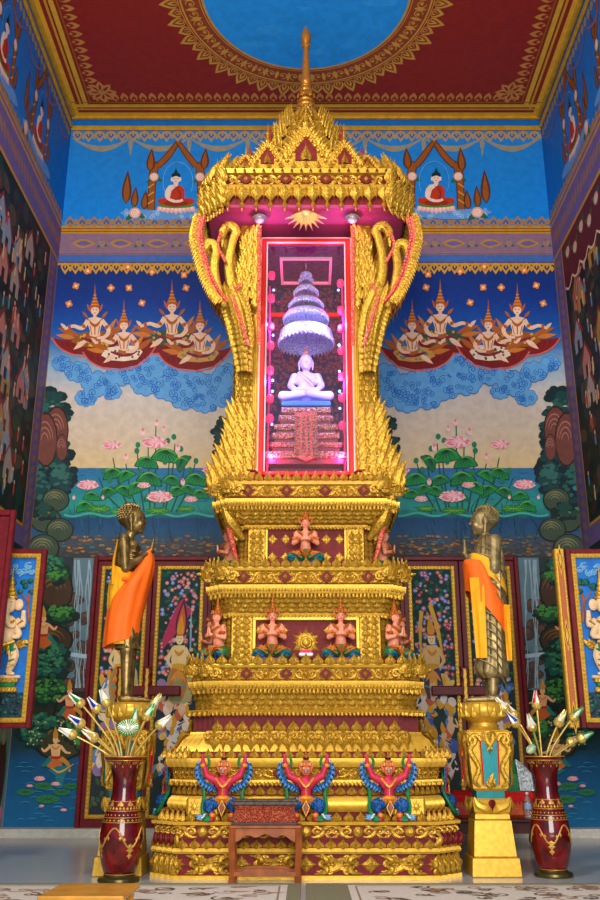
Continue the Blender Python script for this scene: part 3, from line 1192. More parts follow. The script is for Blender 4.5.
# ================================================================= SIDE WALLS
for sx, wall in ((-1, wall_left), (1, wall_right)):
    fs = lambda u, v, sx=sx: Vector((sx * WX, u, v))
    S = Paint(fs, (-sx, 0, 0))
    zt, zb = 8.70, 8.0

    def gq(y0, y1, z0, z1, c0, c1=None):
        c1 = c1 or c0
        S.quadgrid([y0, y1], [z0, z1], lambda u, v: c0 if abs(v - z0) < 1e-6 else c1)
    gq(6, WY - .002, zt, CZ - .25, (6, 118, 206), (20, 106, 186))
    gq(6, WY - .002, 3.55, zt, (112, 92, 150))
    gq(6, WY - .002, 0, 3.55, (22, 50, 60), (24, 44, 44))
    # ochre lines bounding the purple bands
    for z in (zt, zt - .1, zb + .02, ):
        S.strip([(6, z), (WY - .002, z)], .05, OCH)
    R = random.Random(3 + sx)
    for i in range(42):
        y = WY - .12 - i * .14
        S.leaf(y, zt + .0, y, zt + .15, .12, (170, 120, 66))
        S.leaf(y, CZ - .27, y, CZ - .42, .12, (170, 130, 80))
        S.ell(y, (zt + zb) / 2 - .02, .05, .12, (150, 110, 96), .6)
    for i in range(28):
        z = zb - .15 - i * .16
        S.ell(WY - .22, z, .1, .05, (140, 108, 110), .5)
    S.strip([(WY - .02, 3.55), (WY - .02, zb)], .04, OCH)
    # large framed picture
    Y1 = WY - .42
    gq(6, Y1, 3.82, zb, (30, 40, 36), (22, 34, 34))
    R = random.Random(9 + sx)
    pal = [(18, 36, 32), (44, 62, 44), (60, 40, 34), (26, 58, 52), (80, 66, 50), (16, 26, 30), (54, 34, 40)]
    for i in range(520):
        S.ell(R.uniform(8.6, Y1 - .12), R.uniform(3.95, zb - .12), R.uniform(.06, .2), R.uniform(.05, .16), R.choice(pal), R.uniform(-.5, .5), 9)
    for i in range(26):
        y, z = R.uniform(9, Y1 - .3), R.uniform(4.1, zb - .5)
        c = R.choice([(170, 150, 140), (190, 120, 110), (140, 150, 170), (176, 130, 60)])
        S.poly([(y - .16, z), (y + .16, z), (y + .16, z + .22), (y, z + .46), (y - .16, z + .22)], c)
        S.strip([(y - .22, z + .2), (y, z + .5), (y + .22, z + .2)], .04, (150, 40, 40))
        S.poly([(y - .05, z), (y + .05, z), (y + .05, z + .16), (y - .05, z + .16)], (40, 30, 40))
    for i in range(90):
        y, z = R.uniform(9, Y1 - .15), R.uniform(4.0, zb - .2)
        S.ell(y, z, .03, .08, R.choice([(226, 160, 140), (200, 70, 60), (220, 180, 120), (90, 140, 180)]))
        S.ell(y, z + .1, .025, .03, (226, 180, 150))
    if sx == 1:
        gq(6, Y1, 7.35, zb, (96, 24, 34))
        for i in range(24):
            y = 8.6 + i * .125
            S.ell(y, 7.36, .1, .1, (96, 24, 34))
        P = [(8.6 + i * .05, 7.3 + .12 * abs(sin(i * .42)) * -1 + .06) for i in range(60)]
        S.strip(P, .035, (226, 190, 160))
        for i in range(8):
            rose(S, 9 + i * .33, 7.65 + .12 * (i % 2), .09, (206, 150, 130), (230, 200, 180))
    S.strip([(6, 3.82), (Y1, 3.82), (Y1, zb), (6, zb)], .05, OCH)
    # arches on the blue zone
    Ssub = Paint(lambda u, v, sx=sx: Vector((sx * WX, u, v)), (-sx, 0, 0))
    k = 1 / 62.0
    for yc in (10.6, 9.05):
        hold = S.f
        S.f = lambda u, v, sx=sx, yc=yc: Vector((sx * WX, yc + u * k * .86, 9.0 - v * k * 1.32))
        for cx, cy, rx, ry in ((-34, 4, 18, 3.5), (0, 5, 36, 4.5), (26, 3, 18, 4)):
            S.ell(cx, cy, rx, ry, (96, 152, 214))
        shrine_arch(S, 0, 0, .95, 1)
        seated_buddha(S, -2, 4, 40)
        S.f = hold
    for i in range(6):
        y0 = 11.9 - i * .75
        P = [(y0 - .75 * j / 10, CZ - .45 - .2 * sin(pi * j / 10)) for j in range(11)]
        S.strip(P, [.02, .07, .02], (110, 100, 150))
    # monk in a green halo near the foot of the wall
    if sx == -1:
        gq(11.0, 11.98, .1, 1.42, (150, 150, 148))
        S.ell(11.7, .75, .22, .55, (60, 170, 120))
        S.ell(11.7, .7, .18, .48, (90, 44, 30))
        S.ell(11.7, 1.16, .08, .1, (200, 150, 120))
        S.ell(11.7, .26, .26, .1, (230, 150, 170))
        S.strip([(11.98, .1), (11.98, 1.42)], .03, (200, 200, 196))
    S.build('painted_mural', wall)

# ================================================================= CEILING PAINTING
Cp = Paint(lambda u, v: Vector((u, v, CZ)), (0, 0, -1))
Y0 = 9.5
RI, RO = 1.40, 2.0
G1 = (214, 156, 60)
G2 = (150, 70, 34)
n = 72
Cp.poly([(RI * 1.0 * cos(2 * pi * i / n), Y0 + RI * sin(2 * pi * i / n)) for i in range(n)], (40, 158, 240))
R = random.Random(2)
for i in range(40):
    a, q = R.random() * 6.28, sqrt(R.random()) * 1.15
    Cp.ell(q * cos(a), Y0 + q * sin(a), R.uniform(.1, .25), R.uniform(.04, .09), R.choice([(46, 162, 242), (52, 166, 244), (40, 154, 236)]))
def ring(r, w, c):
    Cp.strip([(r * cos(2 * pi * i / n), Y0 + r * sin(2 * pi * i / n)) for i in range(n + 1)], w, c)
ring(1.57, .32, (156, 66, 34))
ring(1.41, .03, G1)
ring(1.45, .012, G1)
ring(1.71, .025, G1)
ring(1.745, .012, G1)
for i in range(56):
    a = 2 * pi * i / 56
    x, y = 1.58 * cos(a), Y0 + 1.58 * sin(a)
    Cp.spiral(x, y, .075, G1, .014, 1.3, a, 1 if i % 2 else -1, 14)
    Cp.leaf(1.5 * cos(a + .055), Y0 + 1.5 * sin(a + .055), 1.68 * cos(a + .055), Y0 + 1.68 * sin(a + .055), .06, G1)
    Cp.ell(x, y, .02, .02, G1, 0, 8)
for i in range(68):
    a = 2 * pi * i / 68
    for r0, r1, w, c in ((1.74, 2.02 if i % 2 else 1.94, .17, G1), (1.75, 1.95 if i % 2 else 1.88, .12, (150, 58, 32)), (1.76, 1.91 if i % 2 else 1.85, .075, G1), (1.77, 1.85, .035, (150, 58, 32))):
        Cp.leaf(r0 * cos(a), Y0 + r0 * sin(a), r1 * cos(a), Y0 + r1 * sin(a), w, c, 6, .35)
# border stripes along the walls
for d, wd, c in ((.0, .0, 0), ):
    pass
for k, (d, wd, c) in enumerate(((.09, .09, (224, 170, 50)), (.21, .035, (206, 156, 46)), (.29, .07, (224, 170, 50)), (.37, .02, (160, 100, 30)))):
    Cp.strip([(-WX, WY - d), (WX, WY - d)], wd, c)
    for s in (-1, 1):
        Cp.strip([(s * (WX - d), 4.6), (s * (WX - d), WY - d + wd / 2)], wd, c)
for i in range(46):
    x = -WX + .42 + (2 * WX - .84) * (i + .5) / 46
    for s_, c in ((1, (206, 136, 62)), (.6, (150, 42, 30)), (.3, (206, 136, 62))):
        Cp.leaf(x, WY - .39, x, WY - .39 - .2 * s_, .12 * s_, c)
for sx in (-1, 1):
    for i in range(40):
        y = WY - .55 - i * .155
        for s_, c in ((1, (206, 136, 62)), (.6, (150, 42, 30)), (.3, (206, 136, 62))):
            Cp.leaf(sx * (WX - .39), y, sx * (WX - .39 - .2 * s_), y, .12 * s_, c)
    xx, yy = sx * (WX - .6), WY - .6
    for i in range(8):
        a = i * pi / 4
        Cp.leaf(xx, yy, xx + .24 * cos(a), yy + .24 * sin(a), .13, (206, 136, 62))
        Cp.leaf(xx, yy, xx + .18 * cos(a), yy + .18 * sin(a), .05, (150, 42, 30))
    Cp.ell(xx, yy, .06, .06, (190, 130, 60))
Cp.build('painted_rosette', ceiling)
# ================================================================= THE GILDED ALTAR
altar = thing('altar', 'towering gilded tiered altar with a spired canopy over a glass shrine', 'altar', (0, YC, 0))
MG = [GOLD, RED, GOLDC, GOLDP, ROSE]      # 0 gold 1 red 2 carved 3 plain gold 4 rose


def moulding(a, o, z0, z1, m=0):
    b = min(.012, (z1 - z0) * .3)
    return [(o - .03, z0, m), (o, z0 + b * .2, m), (o + b, z0 + b, m), (o + b, z1 - b, m), (o, z1 - b * .2, m), (o - .03, z1, m)]


def drops(mb, segs, z, h=.03, pitch=.035, m=0):
    g = ellip((0, 0, 0), (.5, .4, .6), 5, 3)
    row(mb, segs, g, pitch, z, pitch * .95, .03, h, m)


def crown_row(mb, a, n, s, o, z, h, pitch=.115, m=0, rx=.1):
    row(mb, edges(a, n, s, o), PETAL, pitch, z, pitch * .86, .09, h, m, rx)


def flame_cluster(mb, x, y, z, sg, size, m=0, R=None):
    """curling flames fanning out of a front corner"""
    R = R or random.Random(int(abs(x * 100) + z * 1000))
    for rz in (0.0, .5, 1.0, 1.57):
        for k, (dz, dx, sc) in enumerate(((0, .0, 1.0), (.22, -.2, .8), (-.22, -.12, .75), (.0, -.4, .9))):
            M = T(x - sg * dx * 0, y, z, rz=sg * rz) @ T(x=sg * (dx) * size * 1.2, y=-.02 - k * .01, z=dz * size, ry=sg * (1.0 - k * .2), s=(sg * size * .9 * sc, size * .8, size * sc))
            mb.add(FLAME, m, M)
    mb.add(spiral_boss(size), m, T(x - sg * size * .8, y - .03, z))


def spiral_boss(size):
    P = spiral3(size * .42, 1.2, 14)
    return merge(tube(P, interp([size * .15, size * .1, size * .06], len(P)), 6, .8), ellip((0, 0, 0), (size * .14,) * 3, 6, 4))


def frieze(mb, a, n, s, o, z0, z1, per=.5):
    """red band with flower lozenges and scrolls between"""
    h = z1 - z0
    zc = (z0 + z1) / 2
    for x0, y0, x1, y1, rz in edges(a, n, s, o):
        L = math.hypot(x1 - x0, y1 - y0)
        if L < .3:
            mb.add(ROSE8, 0, T((x0 + x1) / 2, (y0 + y1) / 2, zc, rz=rz) @ T(s=(min(L, h) * .9, .1, h * .9)))
            continue
        k = max(1, round(L / per))
        for i in range(k * 2 + 1):
            t = i / (k * 2)
            if i in (0, k * 2):
                continue
            M = T(x0 + (x1 - x0) * t, y0 + (y1 - y0) * t, zc, rz=rz)
            if (i + k) % 2 == 0:
                mb.add(ROSE8, 0, M @ T(s=(h * .9, .12, h * .9)))
            else:
                # red raised diamond with a gold flower
                mb.add(extr([(0, -.5), (.5, 0), (0, .5), (-.5, 0)], .2), 1, M @ T(s=(h * 1.25, .1, h * 1.0)))
                mb.add(LOZ, 0, M @ T(y=-.022, s=(h * .5, .14, h * .66)))
        q = L / (k * 2)
        for i in range(k * 2):
            t = (i + .5) / (k * 2)
            M = T(x0 + (x1 - x0) * t, y0 + (y1 - y0) * t, zc, rz=rz)
            mb.add(SCROLL, 0, M @ T(s=(q * .72 * (1 if i % 2 else -1), .16, h * 1.15)))


def chevrons(mb, a0, a1, n, s, z0, z1, m=0):
    """flaring band of overlapping pointed leaves (a0 at the foot, a1 at the top)"""
    h = z1 - z0
    rx = -atan2(a1 - a0, h)
    for rws, zz in ((0, 0.0), (1, .33), (2, .62)):
        aa = a0 + (a1 - a0) * zz
        row(mb, edges(aa, n, s, .012), SCALE, .085, z0 + zz * h, .085 * 1.15, .09, h * .48, m, -rx * -1 if False else rx, start=.5 if rws % 2 else .99)


# ---- base: diamond panels, petals, bosses
a, n, s = 1.27, 4, .052
mb = MB()
Z = lambda y: zf(y, 1.3)
z = [0, Z(880) if Z(880) > .02 else .02, Z(855), Z(849), Z(840), Z(825), Z(822)]
z = [0, .03, .19, .235, .30, .415, .437]
solid(mb, a, n, s, [(.035, 0, 3), (.035, .03, 3), (.0, .03, 1), (.0, .19, 3), (.03, .192, 3), (.04, .21, 3), (.03, .235, 3), (.0, .24, 1), (.0, .30, 1), (.012, .3, 1), (.012, .41, 3), (.04, .412, 3), (.045, .437, 3), (-.1, .438, 3)])
h = .16
for x0, y0, x1, y1, rz in edges(a, n, s, 0):
    L = math.hypot(x1 - x0, y1 - y0)
    if L < .3:
        mb.add(horn([(0, 0, -.5), (.3, -.3, -.2), (-.1, -.5, .1), (.2, -.3, .5)], [.3, .45, .35, .02], .8), 0, T((x0 + x1) / 2, (y0 + y1) / 2, .11, rz=rz) @ T(s=(.09, .1, .15)))
        continue
    k = 4 if L > 1.5 else 2
    for i in range(k + 1):
        for j in (0,):
            t = (i + .0) / k
            M = T(x0 + (x1 - x0) * t, y0 + (y1 - y0) * t, .11, rz=rz)
            if 0 < i < k:
                mb.add(LOZ, 0, M @ T(s=(.18, .2, .15)))
            else:
                sg = 1 if i == 0 else -1
                mb.add(ROSE8, 0, M @ T(x=.0, s=(.15, .2, .15)))
    for i in range(k):
        for q, sg in ((.22, 1), (.5, 1), (.78, -1)):
            t = (i + q) / k
            M = T(x0 + (x1 - x0) * t, y0 + (y1 - y0) * t, .11, rz=rz)
            if q == .5:
                mb.add(SCROLL, 0, M @ T(s=(.36, .2, .165)))
                mb.add(SCROLL, 0, M @ T(z=.0, s=(-.22, .22, .13)))
            # golden diagonal bands that cut the panel into diamonds
        for q in (0, 1):
            for sg in (1, -1):
                t = (i + q) / k
                xc = x0 + (x1 - x0) * t
                # flowing leaves hugging the diamond
                d = (1 if q == 0 else -1)
                M = T(x0 + (x1 - x0) * t, y0 + (y1 - y0) * t, .11, rz=rz)
                mb.add(spiral_boss(.085), 0, M @ T(.20 * d, -.005, .038 * sg) @ T(s=(-d, 1, sg)))
                mb.add(spiral_boss(.06), 0, M @ T(.13 * d, -.005, -.055 * sg) @ T(s=(d, 1, -sg)))
                mb.add(horn([(.13 * d, -.01, .01 * sg), (.17 * d, -.035, .03 * sg), (.15 * d, -.035, .055 * sg), (.07 * d, -.01, .07 * sg)], [.012, .026, .02, .004], .8), 0, M)
base = mb
# bosses with scrolls
for x0, y0, x1, y1, rz in edges(a, n, s, .012):
    L = math.hypot(x1 - x0, y1 - y0)
    k = 5 if L > 1.5 else 0
    if not k:
        mb.add(spiral_boss(.09), 0, T((x0 + x1) / 2, (y0 + y1) / 2, .36, rz=rz))
        continue
    for i in range(k):
        t = (i + .5) / k
        M = T(x0 + (x1 - x0) * t, y0 + (y1 - y0) * t, .36, rz=rz)
        mb.add(ellip((0, 0, 0), (.045, .03, .045), 12, 8), 0, M)
        mb.add(ROSE8, 0, M @ T(s=(.115, .06, .105)))
    for i in range(k * 2):
        t = (i + .5) / (k * 2)
        M = T(x0 + (x1 - x0) * (t), y0 + (y1 - y0) * t, .36, rz=rz)
        mb.add(SCROLL, 0, M @ T(x=(.03 if i % 2 else -.03), s=(.19 * (1 if i % 2 else -1), .14, .125)))
row(mb, edges(a, n, s, .012), PETAL, .1, .235, .095, .12, .08, 0, .08)
for x, y, sg in cornermats(a, n, s, .0)[:]:
    mb.add(horn([(0, 0, 0), (.03, -.03, .03), (.035, -.04, .07), (.0, -.02, .1)], [.016, .028, .02, .004], .8), 1 if abs(x) > 1.1 else 0, T(x, y, .25, rz=sg * .78))
    for zz in (.06, .13):
        mb.add(FLAME, 0, T(x, y, zz - .03, rz=sg * .78) @ T(s=(.1, .12, .09)))
mb.build('base_tier', MG, altar)

# ---- waist with bolster, petals and scroll frieze
mb = MB()
a, n, s = 1.14, 4, .052
solid(mb, a, n, s, [(-.1, .437, 3), (.0, .44, 1), (.0, .5, 3), (.03, .505, 3), (.055, .53, 3), (.065, .565, 3), (.055, .60, 3), (.03, .628, 3), (-.01, .635, 1), (-.01, .72, 3),
                    (.04, .722, 3), (.05, .735, 3), (.05, .76, 3), (.02, .77, 2), (.03, .86, 3), (.07, .862, 3), (.08, .88, 3), (.09, .91, 3), (.09, .935, 3), (-.1, .936, 3)])
crown_row(mb, a, n, s, .09, .437, .085, .1)
# red hearts behind the corner petals
for x, y, sg in cornermats(a, n, s, .1):
    mb.add(PETAL, 1, T(x, y, .437, rz=sg * .78) @ T(s=(.06, .1, .1), rx=-.2))
    mb.add(PETAL, 0, T(x - sg * .004, y - .012, .437, rz=sg * .78) @ T(s=(.045, .12, .085), rx=-.2))
    mb.add(PETAL, 1, T(x, y - .02, .935, rz=sg * .78) @ T(s=(.06, .1, .1), rx=-.2))
    mb.add(PETAL, 0, T(x - sg * .004, y - .032, .935, rz=sg * .78) @ T(s=(.045, .12, .085), rx=-.2))
row(mb, edges(a, n, s, .0), PETAL, .098, .64, .09, .11, .085, 0, .08)
drops(mb, edges(a, n, s, .055), .728, .035, .036)
frieze(mb, a, n, s, .028, .775, .86, .46)
for x, y, sg in cornermats(a, n, s, .02)[:4]:
    mb.add(spiral_boss(.1), 0, T(x - sg * .06, y - .01, .82))
# plain cuffs beside the figures on the bolster
for sg in (-1, 1):
    mb.add(bbox(-.14, .14, -.02, .1, .47, .63, .02), 3, T(x=sg * .87, y=-a - .055))
    for q in (-.07, .06):
        mb.add(ROSE8, 3, T(x=sg * .87 + q, y=-a - .075, z=.55) @ T(s=(.1, .05, .12)))
mb.build('waist_tier', MG, altar)

# ---- hanging lotus petals
mb = MB()
a, n, s = 1.08, 4, .05
solid(mb, a, n, s, [(.1, .936, 1), (.1, .95, 1), (.08, .99, 3), (.06, 1.02, 3), (.02, 1.09, 3), (-.03, 1.13, 3), (-.04, 1.155, 3), (-.06, 1.156, 1), (-.06, 1.3, 3), (-.02, 1.31, 3), (-.0, 1.34, 3), (-.03, 1.345, 3)])
crown_row(mb, a, n, s, .11, .936, .085, .1)
hang = xf(PETAL, T(rx=pi, s=(1, 1, 1)) @ T(s=(1, -1, 1)))
for k, (zz, o, hh) in enumerate(((1.14, .0, .15),)):
    row(mb, edges(a, n, s, o), merge(xf(petal(1, 1, .3), Matrix.Diagonal((1, 1, -1, 1))), xf(petal(.45, .7, .5), Matrix.Diagonal((1, 1, -1, 1))), xf(spiral_boss(.7), T(-.3, -.25, -.3)), xf(spiral_boss(.7), T(.3, -.25, -.3) @ T(s=(-1, 1, 1)))), .16, zz, .17, .14, .165, 0, -.62)
    row(mb, edges(a, n, s, o + .0), xf(petal(1, 1, .3), Matrix.Diagonal((1, 1, -1, 1))), .16, zz, .08, .14, .17, 0, -.6, start=1.0)
row(mb, edges(a, n, s, -.04), PETAL, .112, 1.158, .1, .1, .11, 0, .1)
drops(mb, edges(a, n, s, -.005), 1.305, .035, .036)
mb.build('lotus_tier', MG, altar)

# ---- lower gallery cornice
def gallery(name, a, ab, n, s, zb, zc, zm, zf0, zf1, zt, crown, per):
    """zb foot, chevrons to zc, fringe/moulding to zm, frieze zf0-zf1, top zt, petals above"""
    mb = MB()
    solid(mb, a, n, s, [(ab - a, zb, 3), (ab - a + .02, zb + .01, 2), (-.06, zc, 3), (-.03, zc + .015, 1), (-.02, zc + .03, 3), (.0, zc + .035, 3), (.02, zm - .045, 3), (.025, zm - .01, 3), (.0, zm, 1), (-.01, zf0, 2),
                        (-.01, zf1, 3), (.015, zf1 + .004, 3), (.025, zt - .01, 3), (.02, zt, 3), (-.2, zt + .001, 1)])
    rx = atan2(a - .06 - ab, zc - zb)
    hh = (zc - zb)
    for r in range(3):
        aa = ab + (a - .06 - ab) * r / 3
        row(mb, edges(aa, n, s, .012), SCALE, .09, zb + r / 3 * hh, .11, .1, hh * .5, 0, rx, start=.5 if r % 2 else 1.0)
    drops(mb, edges(a, n, s, -.01), zc + .02, .05, .036)
    drops(mb, edges(a, n, s, .015), zm - .055, .03, .03)
    frieze(mb, a, n, s, -.01, zf0, zf1, per)
    row(mb, edges(a, n, s, .02), PETAL, crown, zt - .002, crown * .92, .09, .104, 0, .12)
    h = zf1 - zf0
    for x, y, sg in cornermats(a, n, s, .0)[:2] + cornermats(a, n, s, .0)[-2:]:
        flame_cluster(mb, x, y, (zf0 + zf1) / 2, sg, h * 1.15)
    for x, y, sg in cornermats(a, n, s, .0)[:2]:
        mb.add(spiral_boss(h * 1.1), 0, T(x - sg * h * .7, y - .02, (zf0 + zf1) / 2))
    for x, y, sg in cornermats(a - .1, n, s, .0):
        for q in (0, .5):
            mb.add(FLAME, 0, T(x, y, zc - hh * (.75 - q * .5), rz=sg * .78) @ T(rx=.5, s=(sg * hh * .5, hh * .5, hh * .7)))
    mb.build(name, MG, altar)


G1a = 1.05
gz = lambda y: zf(y, G1a)
gallery('lower_gallery', G1a, .96, 3, .05, 1.345, gz(693), gz(680), gz(680) + .005, gz(668), gz(664), .108, .38)

# ---- first body with red niche
mb = MB()
a, n, s = .80, 2, .05
zt1 = gz(664)
zb1 = zf(617, .8)
solid(mb, a, n, s, [(0, zt1 - .02, 1), (0, zb1, 3), (.03, zb1 + .003, 3), (.04, zb1 + .03, 3), (.02, zb1 + .05, 3), (-.1, zb1 + .051, 3)])


def pilaster(mb, x0, x1, y, z0, z1):
    mb.add(bbox(x0, x1, y - .03, y + .02, z0, z1, .006), 0)
    k = int((z1 - z0) / .055)
    for i in range(k):
        for q in (.3, .7):
            mb.add(SCALE, 0, T(x0 + (x1 - x0) * (q if i % 2 else q + .0), y - .028, z0 + (i) * .055) @ T(s=(abs(x1 - x0) * .45, .07, .08), rx=.06))
    mb.add(LOZ, 0, T((x0 + x1) / 2, y - .04, (z0 + z1) / 2) @ T(s=(abs(x1 - x0) * .6, .1, .14)))


fw = a - n * s
for sg in (-1, 1):
    xa, xb = sorted((sg * (fw - .2), sg * fw))
    pilaster(mb, xa, xb, -a, zt1, zb1)
    mb.add(bbox(min(sg * (fw - .23), sg * (fw - .2)), max(sg * (fw - .23), sg * (fw - .2)), -a - .035, -a + .01, zt1, zb1, .004), 3)
    for i in range(9):
        for q in (0, 1):
            mb.add(SCALE, 0, T(sg * (a - .075 + q * .05), -a + .05 + q * .05, zt1 + i * .055) @ T(s=(.06, .07, .09), rx=.06))
    for yy in np.arange(-a + .2, a - .1, .12):
        for i in range(8):
            mb.add(SCALE, 0, T(sg * a, yy, zt1 + i * .06, rz=sg * pi / 2) @ T(s=(.1, .07, .09), rx=.06))
mb.add(bbox(-fw + .2, fw - .2, -a - .04, -a, zb1 - .035, zb1, .006), 3)
drops(mb, edges(a, n, s, .035), zb1 - .0, .03, .034)
for sg in (-1, 1):
    for qx in (.23, .42):
        for qz in (.3, .72):
            mb.add(LOZ, 0, T(sg * qx, -a - .002, zt1 + (zb1 - zt1) * qz) @ T(s=(.15, .1, .17)))
mb.build('lower_shaft', MG, altar)

G2a = .93
gz = lambda y: zf(y, G2a)
gallery('middle_gallery', G2a, .82, 3, .045, zb1 + .05, gz(597), gz(584), gz(583), gz(571), gz(567), .098, .36)
zt2 = gz(567)

mb = MB()
a, n, s = .66, 2, .045
zb2 = zf(529, .66)
solid(mb, a, n, s, [(0, zt2 - .02, 1), (0, zb2, 3), (.03, zb2 + .003, 3), (.04, zb2 + .03, 3), (.02, zb2 + .05, 3), (-.1, zb2 + .051, 3)])
fw = a - n * s
for sg in (-1, 1):
    xa, xb = sorted((sg * (fw - .17), sg * fw))
    pilaster(mb, xa, xb, -a, zt2, zb2)
    mb.add(bbox(min(sg * (fw - .195), sg * (fw - .17)), max(sg * (fw - .195), sg * (fw - .17)), -a - .035, -a + .01, zt2, zb2, .004), 3)
    for i in range(7):
        for q in (0, 1):
            mb.add(SCALE, 0, T(sg * (a - .07 + q * .045), -a + .045 + q * .045, zt2 + i * .055) @ T(s=(.055, .07, .09), rx=.06))
    for yy in np.arange(-a + .18, a - .1, .12):
        for i in range(6):
            mb.add(SCALE, 0, T(sg * a, yy, zt2 + i * .06, rz=sg * pi / 2) @ T(s=(.1, .07, .09), rx=.06))
    for qx in (.2, .33):
        for qz in (.34, .76):
            mb.add(LOZ, 0, T(sg * qx, -a - .002, zt2 + (zb2 - zt2) * qz) @ T(s=(.12, .1, .13)))
drops(mb, edges(a, n, s, .035), zb2, .03, .034)
mb.build('upper_shaft', MG, altar)

G3a = .90
gz = lambda y: zf(y, G3a)
gallery('upper_gallery', G3a, .74, 3, .045, zb2 + .05, gz(509), gz(498), gz(496), gz(485), gz(481), .092, .34)
zs = gz(481)
# leaning carved wings under the upper gallery corners
for sg in (-1, 1):
    mb = MB()
    for k in range(5):
        mb.add(horn([(sg * (.62 + .03 * k), -.66 - .01 * k, zb2 - .1 + .07 * k), (sg * (.74 + .03 * k), -.78, zb2 + .05 + .07 * k), (sg * (.80 + .02 * k), -.84, zb2 + .17 + .05 * k)], [.03, .06, .012], .8, 6, 3), 0)
        mb.add(horn([(sg * (.68), -.60 + .2 * k, zb2 - .1), (sg * .78, -.60 + .2 * k, zb2 + .08), (sg * .86, -.6 + .2 * k, zb2 + .28)], [.03, .06, .02], .8, 6, 3), 0)
    mb.add(horn([(sg * .68, -.64, zt2 + .12), (sg * .76, -.74, zb2), (sg * .83, -.8, zb2 + .3)], [.02, .028, .02], .8, 6, 3), 4)
    mb.build('corner_bracket', MG, altar)

# ---- shrine cabinet: open box with glazing
A = .74                       # half depth of the pillars
zc0, zc1 = zs - .02, 6.62     # foot and soffit
gx = .435                     # half width of the glass
shr_in = mat('shrine_lining', (92, 24, 60), .5, 0, .2, 20, c2=(46, 20, 60))
gilt_pat = mat('shrine_pattern', (104, 50, 56), .45, .2, .4, 24, c2=(40, 18, 60), kind='voronoi')
mb = MB()
mb.add(box(-.56, .56, .42, .46, zc0, 6.35), 1)
mb.add(box(-.56, -.48, -.64, .42, zc0, 6.35), 0)
mb.add(box(.48, .56, -.64, .42, zc0, 6.35), 0)
mb.add(box(-.56, .56, -.64, .42, zc0, zc0 + .03), 0)
mb.add(box(-.56, .56, -.64, .46, 6.35, 6.39), 0)
# pink coffer in the cabinet ceiling
for x0, x1, y0, y1 in ((-.3, .3, -.3, -.27), (-.3, .3, .27, .3), (-.3, -.27, -.27, .27), (.27, .3, -.27, .27)):
    mb.add(box(x0, x1, y0, y1, 6.32, 6.35), 2)
mb.add(box(-.48, .48, .36, .42, 5.93, 5.98), 3)
mb.build('shrine_lining', [shr_in, gilt_pat, mat('pale_pink_trim', (226, 160, 170), .5), BRIGHTRED], altar)
# red frame and gilded posts at the front
yf = -A + .05
ztop = at(306, 243, YC + yf).z
zbot = at(306, 472, YC + yf).z
mb = MB()
fr = .055
mb.add(bbox(-gx - fr, -gx, yf - .02, yf + .05, zbot - fr * .7, ztop + fr, .008), 0)
mb.add(bbox(gx, gx + fr, yf - .02, yf + .05, zbot - fr * .7, ztop + fr, .008), 0)
mb.add(bbox(-gx, gx, yf - .02, yf + .05, ztop, ztop + fr, .008), 0)
mb.add(bbox(-gx, gx, yf - .02, yf + .05, zbot - fr * .7, zbot, .008), 0)
for q in (gx + fr, gx - .012):
    for sg in (-1, 1):
        mb.add(box(sg * q - .006, sg * q + .006, yf - .026, yf - .005, zbot, ztop + (fr if q > gx else 0)), 1)
    mb.add(box(-q, q, yf - .026, yf - .005, ztop + (fr if q > gx else 0) - .012, ztop + (fr if q > gx else 0)), 1)
frame = mb.build('glazed_door_frame', [BRIGHTRED, mat('silver_pink_bead', (230, 190, 196), .3, .3)], altar)
glass = bpy.data.materials.new('clear_glass')
glass.use_nodes = True
nt = glass.node_tree
nt.nodes.clear()
o_ = nt.nodes.new('ShaderNodeOutputMaterial')
t_ = nt.nodes.new('ShaderNodeBsdfTransparent')
g_ = nt.nodes.new('ShaderNodeBsdfGlossy')
g_.inputs['Roughness'].default_value = .02
m_ = nt.nodes.new('ShaderNodeMixShader')
m_.inputs[0].default_value = .05
nt.links.new(t_.outputs[0], m_.inputs[1])
nt.links.new(g_.outputs[0], m_.inputs[2])
nt.links.new(m_.outputs[0], o_.inputs[0])
MB().add(box(-gx, gx, yf + .01, yf + .016, zbot, ztop)).build('glass_pane', glass, frame, smooth=0)

# pillars: plain post, two ribs sheathed in scales
def pillar_geo():
    mb = MB()
    zlo, zhi = zs - .02, 6.5
    mb.add(bbox(.49, .555, -A + .02, -A + .16, zlo, zhi, .01), 1)
    mb.add(tube([(.5 + .022, -A + .02, zlo), (.522, -A + .02, zhi)], .014, 6), 1)
    mb.add(bbox(.55, A - .03, -A + .07, A - .07, zlo, zhi, .01), 0)
    for cx, cy, r in ((.595, -A + .075, .05), (.675, -A + .085, .055)):
        mb.add(tube([(cx, cy, zlo), (cx, cy, zhi)], r, 10), 0)
        k = int((zhi - zlo) / .062)
        for i in range(k):
            for q in (-.9, -.3, .3, .9):
                qq = q + (.3 if i % 2 else 0)
                mb.add(SCALE, 0, T(cx + r * .85 * sin(qq), cy - r * .85 * cos(qq), zlo + i * .062, rz=qq) @ T(s=(.05, .07, .085), rx=.1))
    for cy in np.arange(-A + .16, A - .05, .13):
        k = int((zhi - zlo) / .085)
        mb.add(tube([(A - .04, cy, zlo), (A - .04, cy, zhi)], .055, 8), 0)
        for i in range(k):
            mb.add(SCALE, 0, T(A + .01, cy, zlo + i * .085, rz=pi / 2) @ T(s=(.1, .07, .1), rx=.1))
    return mb


pm = pillar_geo()
pr = pm.build('pillar', [GOLD, GOLDP], altar)
def mirror_build(mb, name, mats, parent):
    m2 = MB()
    V = np.concatenate(mb.V).copy()
    V[:, 0] *= -1
    m2.V = [V]
    m2.F = [tuple(reversed(f)) for f in mb.F]
    m2.M = list(mb.M)
    m2.n = mb.n
    return m2.build(name, mats, parent)


mirror_build(pm, 'pillar', [GOLD, GOLDP], altar)

